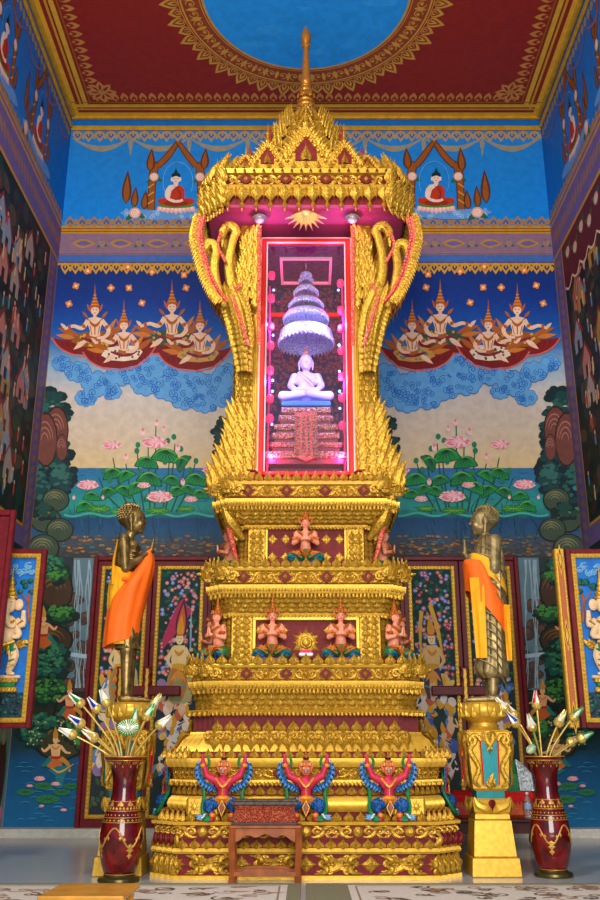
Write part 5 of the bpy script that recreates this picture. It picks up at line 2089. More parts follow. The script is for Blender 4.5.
    if f == 1:
        g = MB()
        g.add(bbox(-.43, -.33, -.05, .03, zb_, zt_ + .0, .01), 0)
        g.add(bbox(-.405, -.355, -.06, -.045, zb_ + .05, zt_ - .05, .004), 1)
        for zc_ in (zb_ + .1, (zb_ + zt_) / 2, zt_ - .12):
            for k in range(3):
                g.add(extr([(0, -.16), (.03, 0), (0, .16), (-.03, 0)], .012), 2 if k == 1 else 0, T(-.38, -.055 - .004 * k, zc_) @ T(s=1 - .25 * k))
        for k in range(58):
            g.add(ellip((-.345, -.05, zb_ + .03 + k * .029), (.008, .01, .012), 5, 4), 0)
        g.build('gilded_edge_strip', [GOLDP, mat('rosy_wood', (176, 96, 50), .4), DRED], sh)
        g = MB().add(bbox(.33, .80, -.03, .03, zb_, zt_, .01)).build('hinge_leaf', DRED, sh)
    else:
        g = MB().add(bbox(-.80, -.33, -.03, .03, zb_, zt_, .01)).build('hinge_leaf', DRED, sh)
bd = thing('window_shutter', 'plain dark red shutter board at the far left edge of the photo', 'shutter', (-3.3, 8.58, 0))
mb = MB()
mb.add(bbox(-.445, -.395, -.03, .03, 1.1, 3.24, .008))
mb.add(bbox(.40, .45, -.03, .03, 1.1, 3.24, .008))
mb.add(bbox(-.395, .40, -.03, .03, 3.18, 3.24, .008))
mb.add(bbox(-.395, .40, -.03, .03, 1.1, 1.16, .008))
mb.build('frame', DRED, bd)
mb = MB()
mb.add(bbox(-.395, .40, -.015, .015, 1.16, 3.18, .008))
mb.build('board', DRED, bd)
# ================================================================= SCULPTING HELPER
def sculpt(name, prims, voxel, material, parent=None, smooth=2, loc=None):
    """tapered limbs and rounded masses fused into one continuous skin"""
    mb = MB()
    for p in prims:
        if p[0] == 'c':
            _, p0, p1, r0, r1 = p
            p0, p1 = Vector(p0), Vector(p1)
            d = (p1 - p0)
            L = max(d.length, 1e-6)
            ax = d / L
            pts = [p0 - ax * r0 * .98, p0 - ax * r0 * .8, p0 - ax * r0 * .4, p0, (p0 + p1) / 2, p1, p1 + ax * r1 * .4, p1 + ax * r1 * .8, p1 + ax * r1 * .98]
            rr = [r0 * .15, r0 * .6, r0 * .92, r0, (r0 + r1) / 2, r1, r1 * .92, r1 * .6, r1 * .15]
            mb.add(tube(pts, rr, 12))
        elif p[0] == 'e':
            mb.add(ellip(p[1], p[2], 16, 10, p[3] if len(p) > 3 else None))
        elif p[0] == 'g':
            mb.add(p[1])
    o = mb.build(name, material, parent, smooth=0)
    m = o.modifiers.new('remesh', 'REMESH')
    m.mode = 'VOXEL'
    m.voxel_size = voxel
    m.use_smooth_shade = True
    if smooth:
        k = o.modifiers.new('smooth', 'SMOOTH')
        k.iterations = smooth
        k.factor = .5
    dg = bpy.context.evaluated_depsgraph_get()
    dg.update()
    me = bpy.data.meshes.new_from_object(o.evaluated_get(dg))
    o.modifiers.clear()
    old = o.data
    o.data = me
    bpy.data.meshes.remove(old)
    me.name = name
    if not me.materials:
        me.materials.append(material)
    me.polygons.foreach_set('use_smooth', [True] * len(me.polygons))
    if loc:
        o.location = loc
    return o


def mir(prims):
    """add the mirror image in x"""
    out = list(prims)
    for p in prims:
        if p[0] == 'c':
            out.append(('c', (-p[1][0], *p[1][1:]), (-p[2][0], *p[2][1:]), p[3], p[4]))
        elif p[0] == 'e':
            r = p[3] if len(p) > 3 else (0, 0, 0)
            out.append(('e', (-p[1][0], *p[1][1:]), p[2], (r[0], -r[1], -r[2])))
    return out


def head(c, r, nose=1.0, ears=1.0, tilt=0):
    """skull, face and long ears, facing -Y, centre c, half height r"""
    x, y, z = c
    P = [('e', (x, y, z + .1 * r), (.76 * r, .86 * r, .9 * r)),
         ('e', (x, y - .14 * r, z - .3 * r), (.6 * r, .66 * r, .68 * r)),
         ('e', (x, y - .5 * r, z - .78 * r), (.24 * r, .22 * r, .18 * r)),
         ('c', (x, y - .76 * r, z + .14 * r), (x, y - .9 * r, z - .2 * r), .07 * r, .12 * r),
         ('e', (x, y - .72 * r, z - .5 * r), (.22 * r, .09 * r, .05 * r)),
         ('e', (x, y - .38 * r, z - .42 * r), (.42 * r, .38 * r, .42 * r))]
    P += mir([('e', (.28 * r, y - .74 * r, z + .02 * r), (.17 * r, .08 * r, .07 * r)),
              ('c', (.12 * r, y - .8 * r, z + .2 * r), (.42 * r, y - .7 * r, z + .2 * r), .05 * r, .04 * r),
              ('e', (.3 * r, y - .55 * r, z - .3 * r), (.24 * r, .22 * r, .24 * r))])
    P += mir([('e', (.78 * r, y + .05 * r, z - .05 * r), (.1 * r, .2 * r, .32 * r)), ('c', (.78 * r, y + .02 * r, z - .2 * r), (.74 * r, y, z - .62 * r * ears), .1 * r, .08 * r)])
    return P


# ================================================================= WHITE SEATED FIGURE IN THE SHRINE
YB = YC - .22
zs0 = at(306, 404, YB).z
k = (at(333, 404, YB).x - at(306, 404, YB).x)          # half knee width
WJADE = mat('white_jade', (180, 170, 214), .3, 0, .02, 20, .02)
bud = thing('seated_buddha', 'white jade seated Buddha statue in meditation inside the lit glass shrine', 'statue', (0, YB, zs0))
hz = (at(306, 352, YB).z - zs0)
u = hz / 1.0
P = []
P += mir([('c', (.14 * u, .05 * u, .12 * u), (.40 * u, -.16 * u, .09 * u), .11 * u, .09 * u),
          ('c', (.40 * u, -.16 * u, .08 * u), (.05 * u, -.26 * u, .09 * u), .08 * u, .06 * u),
          ('c', (.2 * u, .02 * u, .52 * u), (.27 * u, -.02 * u, .34 * u), .075 * u, .062 * u),
          ('c', (.27 * u, -.02 * u, .34 * u), (.2 * u, -.18 * u, .2 * u), .06 * u, .048 * u),
          ('c', (.2 * u, -.18 * u, .2 * u), (.04 * u, -.27 * u, .17 * u), .045 * u, .036 * u),
          ('c', (.1 * u, -.26 * u, .165 * u), (-.06 * u, -.30 * u, .16 * u), .028 * u, .02 * u)])
P += [('c', (0, .04 * u, .12 * u), (0, .02 * u, .34 * u), .17 * u, .14 * u), ('e', (0, 0, .45 * u), (.22 * u, .13 * u, .14 * u)), ('e', (0, .02 * u, .54 * u), (.2 * u, .1 * u, .06 * u)),
      ('c', (0, .01 * u, .55 * u), (0, -.01 * u, .66 * u), .065 * u, .06 * u)]
P += head((0, -.01 * u, .78 * u), .16 * u, 1, 1.3)
P += [('e', (0, .02 * u, .92 * u), (.07 * u, .07 * u, .06 * u))]
sculpt('body', P, .007, WJADE, bud)
mb = MB()
mb.add(tube(cat([(-.14 * u, -.1 * u, .56 * u), (-.04 * u, -.15 * u, .44 * u), (.1 * u, -.15 * u, .3 * u), (.15 * u, -.14 * u, .22 * u)], 5), .009, 6))
mb.add(tube(cat([(-.12 * u, -.11 * u, .58 * u), (-.0 * u, -.15 * u, .47 * u), (.14 * u, -.14 * u, .36 * u)], 5), .006, 6))
mb.build('robe_edge', WJADE, bud)
MB().add(lathe([(.035 * u, 0), (.05 * u, .03 * u), (.03 * u, .07 * u), (.012 * u, .12 * u), (.002, .18 * u)], 12)).build('flame_finial', mat('rose_gold_finial', (240, 150, 110), .3, .5), bud, loc=(0, .02 * u, .96 * u))

# stepped throne with a cloth hanging in front
SIL = mat('patterned_gilt_cloth', (196, 150, 120), .3, .5, .8, 60, c2=(140, 90, 110), kind='voronoi')
thr = thing('throne', 'stepped glittering throne with a patterned cloth panel, under the white Buddha', 'pedestal', (0, YB, 0))
zfoot = zc0 + .03
zlev = [(402, 407, 24.5, 1), (408, 414, 24.5, 0), (417, 423, 27, 0), (427, 433, 31, 0), (436, 442, 33, 0), (446, 451, 35, 0), (456, 463, 38.5, 0)]
mb = MB()
zprev = None
pxm = (at(336, 430, YB).x - at(306, 430, YB).x) / 30
for (ya, yb2, hw, m) in zlev:
    za, zb3 = at(306, ya, YB - .2).z, at(306, yb2, YB - .2).z
    w_ = hw * pxm
    za = min(za, zs0)
    mb.add(bbox(-w_, w_, -w_ * .9, w_ * .8, zb3, za, .012), 1 if m else 0)
    if m == 0:
        mb.add(bbox(-w_ * .93, w_ * .93, -w_ * .84, w_ * .74, max(zb3 - .06, zfoot), zb3, .005), 2)
        kk = int(w_ * 2 / .045)
        for i in range(kk):
            mb.add(LOZ, 0, T(-w_ + (i + .5) * 2 * w_ / kk, -w_ * .9, (za + zb3) / 2) @ T(s=(.045, .05, za - zb3)))
mb.add(bbox(-.38, .38, -.2, .3, zfoot, at(306, 463, YB - .2).z, .01), 2)
mb.build('stepped_base', [SIL, mat('blue_seat_cushion', (50, 110, 190), .5), mat('plum_riser', (120, 40, 70), .4, .2)], thr)
mb = MB()
z1_, z0_ = at(306, 412, YB - .42).z, at(306, 461, YB - .42).z
out = [(-.1, z0_ + .04), (0, z0_), (.1, z0_ + .04), (.11, z1_), (-.11, z1_)]
mb.add(extr(out, .03, .006), 0, T(y=-.39))
for i in range(13):
    for j in range(4):
        mb.add(LOZ, 1, T(-.08 + .053 * j, -.425, z0_ + .07 + i * (z1_ - z0_ - .1) / 13) @ T(s=(.045, .05, .045)))
for sg in (-1, 1):
    mb.add(box(sg * .112 - .008, sg * .112 + .008, -.43, -.39, z0_ + .03, z1_), 1)
mb.build('cloth_panel', [mat('rose_brocade', (206, 60, 90), .4, .3, .6, 70, c2=(230, 130, 130), kind='voronoi'), SIL], thr)

# tiered parasol
CRY = mat('silver_filigree', (236, 232, 250), .28, .25, 1.0, 90, c2=(150, 140, 214), kind='voronoi')
par = thing('tiered_parasol', 'five-tiered silver ceremonial parasol hanging above the white Buddha', 'parasol', (0, YB, 0))
rod = MB()
zz0, zz1 = at(306, 340, YB).z, 6.34
rod.add(tube([(0, 0, zz0), (0, 0, zz1)], .008, 8))
rod.add(lathe([(.0, 0), (.11, .0), (.115, .012), (.1, .02), (.02, .03), (.018, .06), (.005, .07)], 24), 0, T(z=at(306, 257, YB).z))
rod.build('rod', mat('polished_silver', (200, 206, 214), .2, .9), par)
for (yb_, yt_, rp) in ((348, 331, 26.5), (324, 314, 21.5), (310, 302, 16.5), (296, 289, 11.5), (283, 274, 6.5)):
    zl, zu = at(306, yb_, YB).z, at(306, yt_, YB).z
    zl += (rp / 26) * .05
    r_ = rp * pxm * 1.06
    mb = MB()
    n_ = 40
    V, F = lathe([(r_, zl), (r_ * 1.03, zl + .01), (r_ * .99, (zl + zu) / 2), (r_ * .95, zu - .02), (r_ * .86, zu), (.02, zu + .02), (.02, zu + .01), (r_ * .8, zu - .01), (r_ * .92, zu - .03), (r_ * .96, zl + .02), (r_ * .97, zl)], n_, cap=False)
    mb.add((V, F))
    for i in range(n_):
        aa = 2 * pi * i / n_
        mb.add(xf(petal(1, 1, .3), Matrix.Diagonal((1, 1, -1, 1))), 0, T(r_ * sin(aa), -r_ * cos(aa), zl + .02, rz=aa) @ T(s=(2 * pi * r_ / n_, .06, .05)))
    if rp > 20:
        for q in (.3, .5, .7, .85):
            mb.add(tube([(r_ * q * cos(2 * pi * i / 32), r_ * q * sin(2 * pi * i / 32), zu - .03 - .02 * q) for i in range(33)], .006, 4, 1, (0, 0, 1)))
    mb.build('parasol_tier', CRY, par)

# lamp strings down both sides of the shrine
BULB = mat('pink_lamp_glow', (230, 40, 70), .3, emit=(255, 30, 90), es=1.6)
BLUED = mat('blue_diode_glow', (120, 150, 255), .3, emit=(90, 110, 255), es=14)
CYAND = mat('cyan_diode_glow', (120, 240, 220), .3, emit=(70, 240, 200), es=6)
for sg, ys_, name in ((-1, (275, 298, 326, 345, 370, 398, 418), 'left'), (1, (283, 310, 328, 350, 376, 397, 425), 'right')):
    Yl = YC - .52
    st = thing('light_string', 'string of pink lamps and blue diodes down the %s side of the shrine' % name, 'string lights', (0, Yl, 0))
    xl = sg * .40
    mb = MB()
    mb.add(tube([(xl, 0, zs + .1), (xl + .01, 0, 5.0), (xl, 0, 5.85)], .012, 6))
    mb.build('cable', mat('magenta_cable', (190, 30, 90), .4), st)
    for y in ys_:
        z_ = at(306 + sg * 32, y, Yl).z
        MB().add(lathe([(.012, -.05), (.03, -.045), (.038, -.02), (.036, .02), (.026, .035), (.012, .04)], 12)).build('lamp', BULB, st, loc=(xl - sg * .02, 0, z_))
    for y, m in ((291, BLUED), (336 if sg < 0 else 346, CYAND if sg > 0 else BLUED), (381 if sg < 0 else 372, BLUED), (392, CYAND), (409 if sg > 0 else 425, BLUED)):
        z_ = at(306 + sg * 30, y, Yl).z
        MB().add(ellip((0, 0, 0), (.013, .013, .013), 8, 6)).build('diode', m, st, loc=(xl - sg * .045, -.02, z_))


def point(name, loc, power, color, size=.04):
    d = bpy.data.lights.new(name, 'POINT')
    d.energy = power
    d.color = color
    d.shadow_soft_size = size
    o = bpy.data.objects.new(name, d)
    col.objects.link(o)
    o.location = loc
    return o


for sg in (-1, 1):
    point('parasol_led', (sg * .2, YC - .6, 5.42), 7, (.55, .6, 1))
    point('blue_led', (sg * .36, YC - .56, 5.35), 22, (.25, .2, 1))
    point('violet_led', (sg * .34, YC - .57, 4.7), 16, (.5, .3, 1))
    point('magenta_led', (sg * .36, YC - .6, 3.85), 22, (1, .05, .3))
    point('rose_led', (sg * .3, YC - .1, 5.9), 9, (1, .06, .35))
for sg in (-1, 1):
    point('canopy_glow', (sg * .50, YC - .93, zr - .14), 2.4, (1, .15, .6), .03)

# ================================================================= KNEELING DEITIES
def make_deity():
    t = thing('kneeling_deity', 'x', 'figurine', (0, 0, 0))
    P = [('c', (0, .03, .07), (0, .01, .17), .055, .04), ('e', (0, .0, .225), (.07, .042, .05)), ('c', (0, .0, .25), (0, -.005, .30), .022, .02)]
    P += mir([('c', (.07, .005, .25), (.098, -.005, .165), .026, .02), ('c', (.098, -.005, .165), (.02, -.085, .19), .019, .013),
              ('c', (.012, -.085, .185), (.006, -.092, .245), .013, .007), ('c', (.018, -.083, .19), (.016, -.09, .232), .006, .004)])
    P += head((0, -.005, .335), .045, 1, 1)
    sculpt('body', P, .0048, SALMON, t)
    MB().add(bbox(-.13, .13, -.07, .1, -.05, .006, .008)).build('plinth', DRED, t)
    P = mir([('c', (.03, .05, .06), (.115, -.05, .045), .05, .04), ('c', (.115, -.05, .035), (.05, .06, .03), .034, .03)])
    P += [('e', (0, .03, .07), (.07, .07, .05))]
    sculpt('trousers', P, .006, GREEN, t)
    for sg in (-1, 1):
        mb = MB()
        mb.add(tube(cat([(sg * .06, -.06, .0), (sg * .11, -.09, .04), (sg * .15, -.05, .02)], 4), .012, 6), 0)
        mb.add(tube(cat([(sg * .03, -.075, .03), (sg * .1, -.098, .07), (sg * .15, -.06, .06)], 4), .007, 6), 1)
        mb.build('trouser_hem', [BLUE, ORNG], t)
    mb = MB()
    mb.add(tube(cat([(-.055, -.01, .1), (-.03, -.05, .095), (0, -.062, .09), (.03, -.05, .095), (.055, -.01, .1)], 4), .014, 6))
    mb.add(xf(PETAL, Matrix.Diagonal((1, 1, -1, 1))), 0, T(0, -.065, .105) @ T(s=(.06, .06, .1)))
    for sg in (-1, 1):
        mb.add(FLAME, 0, T(sg * .04, -.04, .07) @ T(ry=sg * 1.3, s=(.05, .06, .08)))
        m2 = MB()
        m2.add(tube([(sg * .06, -.02, .21), (sg * .11, -.015, .2)], .015, 8))
        m2.add(FLAME, 0, T(sg * .085, .0, .22) @ T(ry=sg * .3, s=(sg * .03, .04, .05)))
        m2.build('armlet', ORNG, t)
        m2 = MB()
        m2.add(tube([(sg * .05, -.055, .175), (sg * .035, -.08, .185)], .017, 6))
        m2.build('bracelet', ORNG, t)
    mb.add(ellip((0, -.075, .09), (.016, .01, .016), 8, 6), 1)
    mb.build('belt', [ORNG, GREEN], t)
    mb = MB()
    mb.add(tube(cat([(-.06, -.015, .265), (-.03, -.048, .24), (0, -.052, .222), (.03, -.048, .24), (.06, -.015, .265)], 4), .011, 6))
    mb.add(ellip((0, -.055, .222), (.016, .012, .016), 8, 6), 1)
    mb.build('necklace', [ORNG, GREEN], t)
    mb = MB()
    mb.add(lathe([(.044, 0), (.047, .012), (.034, .02), (.036, .034), (.024, .042), (.026, .056), (.015, .066), (.017, .078), (.009, .09), (.007, .13), (.001, .165)], 14), 0, T(0, .002, .356))
    for k_ in range(7):
        aa = (k_ - 3) * .42
        mb.add(PETAL, 0, T(.044 * sin(aa), -.044 * cos(aa), .362, rz=aa) @ T(s=(.022, .03, .032)))
    for sg in (-1, 1):
        mb.add(FLAME, 0, T(sg * .045, 0, .335) @ T(ry=sg * .3, s=(sg * .03, .04, .05)))
    mb.add(ellip((0, -.048, .372), (.006, .005, .006), 6, 4), 1)
    mb.build('crown', [ORNG, GREEN], t)
    mb = MB()
    for sg in (-1, 1):
        mb.add(ellip((sg * .0125, -.041, .337), (.006, .003, .0022), 8, 4), 0)
        mb.add(tube([(sg * .006, -.042, .346), (sg * .022, -.037, .346)], .0012, 4), 0)
    mb.add(ellip((0, -.0445, .312), (.009, .003, .0028), 8, 4), 1)
    mb.build('face_paint', [mat('dark_eye', (30, 20, 20), .4), mat('lip_red', (190, 40, 40), .4)], t)
    return t


dty = make_deity()
ltop = zt1 + .004
spots = [
    (-.31, YC - .93, ltop, 0, 'kneeling praying deity on the lower gallery, just left of the gold sunburst medallion', 1.0),
    (.32, YC - .93, ltop, 0, 'kneeling praying deity on the lower gallery, just right of the gold sunburst medallion', 1.0),
    (-.83, YC - .87, ltop, -.75, 'kneeling praying deity at the front left corner of the lower gallery', 1.0),
    (.83, YC - .87, ltop, .75, 'kneeling praying deity at the front right corner of the lower gallery', 1.0),
    (-.92, YC - .45, ltop, -1.5, 'half-hidden kneeling deity on the left flank of the lower gallery', .98),
    (.92, YC - .45, ltop, 1.5, 'half-hidden kneeling deity on the right flank of the lower gallery', .98),
    (-.005, YC - .79, zt2 + .004, 0, 'kneeling praying deity alone at the centre of the middle gallery', 1.02),
    (-.80, YC - .3, zt2 + .004, -1.5, 'kneeling deity in profile at the left end of the middle gallery', 1.02),
    (.80, YC - .3, zt2 + .004, 1.5, 'kneeling deity in profile at the right end of the middle gallery', 1.02)]
for i, (x, y, z, rz, lab, sc) in enumerate(spots):
    o = dty if i == 0 else copy_tree(dty)
    o.location = (x, y - (.04 if rz == 0 else 0), z + .054)
    o.rotation_euler = (0, 0, rz)
    o.scale = (sc * 1.14,) * 3
    tag(o, lab, 'figurine', 'kneeling deities on the altar galleries')

# offering medallion and footed tray in the niche
med = thing('sunburst_medallion', 'gold flame-edged sunburst medallion in the red niche of the lower gallery', 'ornament', (0.0, YC - .80, ltop + .21))
mb = MB()
for i in range(12):
    aa = i * pi / 6
    mb.add(petal(1, 1, .2), 0, T(ry=aa) @ T(z=.05, s=(.06, .1, .11 if i % 2 == 0 else .085)))
mb.add(lathe([(0, 0), (.09, 0), (.092, .01), (.075, .02), (.06, .022), (.05, .045), (.0, .055)], 24), 0, T(rx=pi / 2))
mb.build('rays', [GOLD], med)
MB().add(ellip((0, -.05, 0), (.04, .03, .04), 14, 8)).build('boss', GOLDP, med)
of = thing('offering_tray', 'small footed gold tray with a pink and white offering, between the two middle deities', 'tray', (0, YC - .93, ltop))
MB().add(lathe([(.0, 0), (.035, 0), (.03, .01), (.012, .025), (.015, .05), (.05, .062), (.062, .075), (.058, .075), (.0, .066)], 20)).build('stand', GOLDP, of)
MB().add(bbox(-.065, .065, -.04, .04, .076, .105, .008)).build('box', WHITE, of)
mb = MB()
for sg in (-1, 0, 1):
    mb.add(ellip((sg * .035, -.01, .118), (.026, .03, .018), 10, 6))
mb.build('pink_bloom', mat('hot_pink', (240, 70, 120), .5), of)

# ================================================================= GARUDAS
def make_garuda():
    t = thing('garuda_figure', 'x', 'figurine')
    P = [('c', (0, .0, .15), (0, -.0, .22), .05, .045), ('e', (0, 0, .27), (.078, .048, .055)), ('c', (0, 0, .3), (0, -.01, .35), .03, .028)]
    P += mir([('c', (.07, 0, .295), (.145, -.01, .33), .032, .028), ('c', (.145, -.01, .33), (.185, -.0, .43), .027, .02),
              ('c', (.185, 0, .43), (.185, -.005, .465), .02, .013), ('c', (.185, -.01, .455), (.17, -.02, .485), .007, .005), ('c', (.185, -.01, .46), (.186, -.015, .492), .007, .005), ('c', (.19, -.01, .455), (.2, -.015, .485), .007, .005),
              ('c', (.115, -.05, .1), (.075, -.06, .03), .028, .02), ('c', (.075, -.06, .02), (.085, -.1, .014), .02, .014)])
    sculpt('body', P, .005, PINK, t)
    sculpt('feathered_thighs', mir([('c', (.03, .01, .14), (.12, -.06, .12), .05, .046), ('e', (.11, -.06, .1), (.045, .04, .045))]), .006, BLUE, t)
    for sg in (-1, 1):
        mb = MB()
        # wings hanging below the raised arms
        c = cat([(sg * .2, .01, .46), (sg * .215, .01, .36), (sg * .17, .01, .28), (sg * .1, .01, .245), (sg * .06, .01, .22)], 5)
        mb.add(tube(c, interp([.006, .013, .016, .014, .008], len(c)), 6, .5), 0)
        c = [Vector((p.x + sg * .016, p.y - .004, p.z - .008)) for p in c]
        mb.add(tube(c, interp([.004, .007, .008, .007, .004], len(c)), 6, .6), 1)
        for j, p_ in enumerate(c[2:-2]):
            mb.add(xf(PETAL, Matrix.Diagonal((1, 1, -1, 1))), j % 2, T(p_.x, p_.y - .004, p_.z + .008) @ T(ry=-sg * .8, s=(.022, .03, .04)))
        mb.build('wing', [BLUE, LBLUE], t)
    for sg in (-1, 1):
        mb = MB()
        c = cat([(sg * .15, -.012, .48), (sg * .13, -.0, .42), (sg * .19, .02, .3), (sg * .165, .02, .2), (sg * .175, -.03, .1), (sg * .15, -.07, .04), (sg * .1, -.09, .015), (sg * .15, -.11, .01)], 5)
        mb.add(tube(c, interp([.008, .012, .013, .016, .016, .018, .02, .008], len(c)), 7), 0)
        for j in range(6):
            mb.add(ellip((sg * (.14 + .004 * j), -.1 - .002 * j, .05 - .005 * j + .005), (.012, .008, .006), 6, 4), 1 if j % 2 else 2)
        for j in range(3):
            mb.add(FLAME, 2, T(sg * (.16 + .0 * j), -.1, .03) @ T(ry=sg * (1.2 + .3 * j), s=(.04, .05, .06)))
        mb.build('serpent_tail', [GREEN, WHITE, LBLUE], t)
    mb = MB()
    mb.add(ellip((0, -.045, .165), (.07, .03, .022), 12, 6))
    for j in range(7):
        mb.add(xf(PETAL, Matrix.Diagonal((1, 1, -1, 1))), 0, T((j - 3) * .023, -.055, .165) @ T(ry=-(j - 3) * .25, s=(.034, .05, .06)))
    mb.add(extr([(0, -.07), (.035, 0), (0, .06), (-.035, 0)], .02, .004), 0, T(0, -.075, .1))
    mb.add(extr([(0, -.05), (.025, 0), (0, .045), (-.025, 0)], .01, .003), 1, T(0, -.095, .1))
    mb.add(extr([(0, -.03), (.014, 0), (0, .028), (-.014, 0)], .008, .002), 2, T(0, -.105, .1))
    AMB = mat('amber_gilt', (236, 150, 50), .4, .3, .2, 60, .1)
    RUBY = mat('ruby', (190, 20, 40), .3)
    mb.build('belt', [AMB, GREEN, RUBY], t)
    mb = MB()
    mb.add(tube(cat([(-.065, -.02, .31), (-.03, -.052, .27), (0, -.055, .25), (.03, -.052, .27), (.065, -.02, .31)], 4), .011, 6))
    mb.add(tube(cat([(-.05, -.03, .295), (-.025, -.057, .262), (0, -.06, .245), (.025, -.057, .262), (.05, -.03, .295)], 4), .005, 6), 1)
    mb.add(tube([(0, -.058, .25), (0, -.06, .18)], .006, 5))
    mb.build('necklace', [AMB, GREEN, RUBY], t)
    for sg in (-1, 1):
        MB().add(lathe([(.026, -.012), (.03, 0), (.026, .012)], 12), 0, T(sg * .183, 0, .405)).build('bracelet', AMB, t)
        MB().add(lathe([(.027, -.012), (.031, 0), (.027, .012)], 12), 0, T(sg * .082, -.058, .045)).build('anklet', AMB, t)
    h = sculpt('head', [('e', (0, -.01, .37), (.042, .042, .048)), ('c', (0, -.05, .37), (0, -.075, .35), .02, .006), ('e', (0, -.04, .345), (.028, .022, .014))]
               + mir([('e', (.02, -.042, .385), (.014, .008, .008)), ('e', (.045, -.0, .375), (.012, .014, .024))]), .0045, mat('orange_face', (224, 120, 70), .4, .1), t)
    mb = MB()
    mb.add(ellip((0, -.062, .348), (.016, .012, .005), 8, 4), 2)
    mb.add(horn([(0, -.05, .375), (0, -.075, .366), (0, -.082, .35)], [.012, .009, .002], .9), 1)
    for sg in (-1, 1):
        mb.add(ellip((sg * .019, -.05, .384), (.007, .004, .006), 8, 5), 0)
        mb.add(ellip((sg * .019, -.0535, .384), (.003, .002, .003), 6, 4), 3)
    mb.build('face_paint', [WHITE, LBLUE, mat('mouth_red', (180, 20, 30), .4), mat('pupil_black', (14, 14, 14), .3)], h)
    mb = MB()
    mb.add(lathe([(.046, 0), (.05, .014), (.036, .024), (.038, .036), (.022, .046), (.014, .05)], 14), 0, T(0, -.005, .4))
    mb.add(lathe([(.026, .05), (.028, .058), (.014, .062)], 12), 1, T(0, -.005, .4))
    mb.add(lathe([(.014, .06), (.018, .07), (.01, .08), (.002, .12)], 12), 2, T(0, -.005, .4))
    for j in range(7):
        aa = (j - 3) * .42
        mb.add(PETAL, 0, T(.046 * sin(aa), -.005 - .046 * cos(aa), .402, rz=aa) @ T(s=(.022, .03, .036)))
    for sg in (-1, 1):
        mb.add(FLAME, 0, T(sg * .045, 0, .38) @ T(ry=sg * .4, s=(sg * .035, .04, .05)))
    mb.build('crown', [mat('copper_gilt', (230, 140, 80), .4, .3, .4, 60, .15), mat('crown_black', (20, 24, 24), .4), ORNG], t)
    return t


gar = make_garuda()
gs = [(-.70, YC - 1.235, 0, 'red winged garuda with raised arms on the base, left of the carved casket'),
      (.0, YC - 1.235, 0, 'red winged garuda partly hidden behind the carved casket'),
      (.70, YC - 1.235, 0, 'red winged garuda on the base, right front, with nothing before it'),
      (-1.26, YC - .5, -pi / 2, 'garuda seen in profile on the left flank of the base'),
      (1.26, YC - .5, pi / 2, 'garuda seen in profile on the right flank of the base')]
for i, (x, y, rz, lab) in enumerate(gs):
    o = gar if i == 0 else copy_tree(gar)
    o.location = (x, y, .44)
    o.rotation_euler = (0, 0, rz)
    o.scale = (.97, 1.0, 1.08)
    tag(o, lab, 'figurine', 'garudas holding up the altar base')
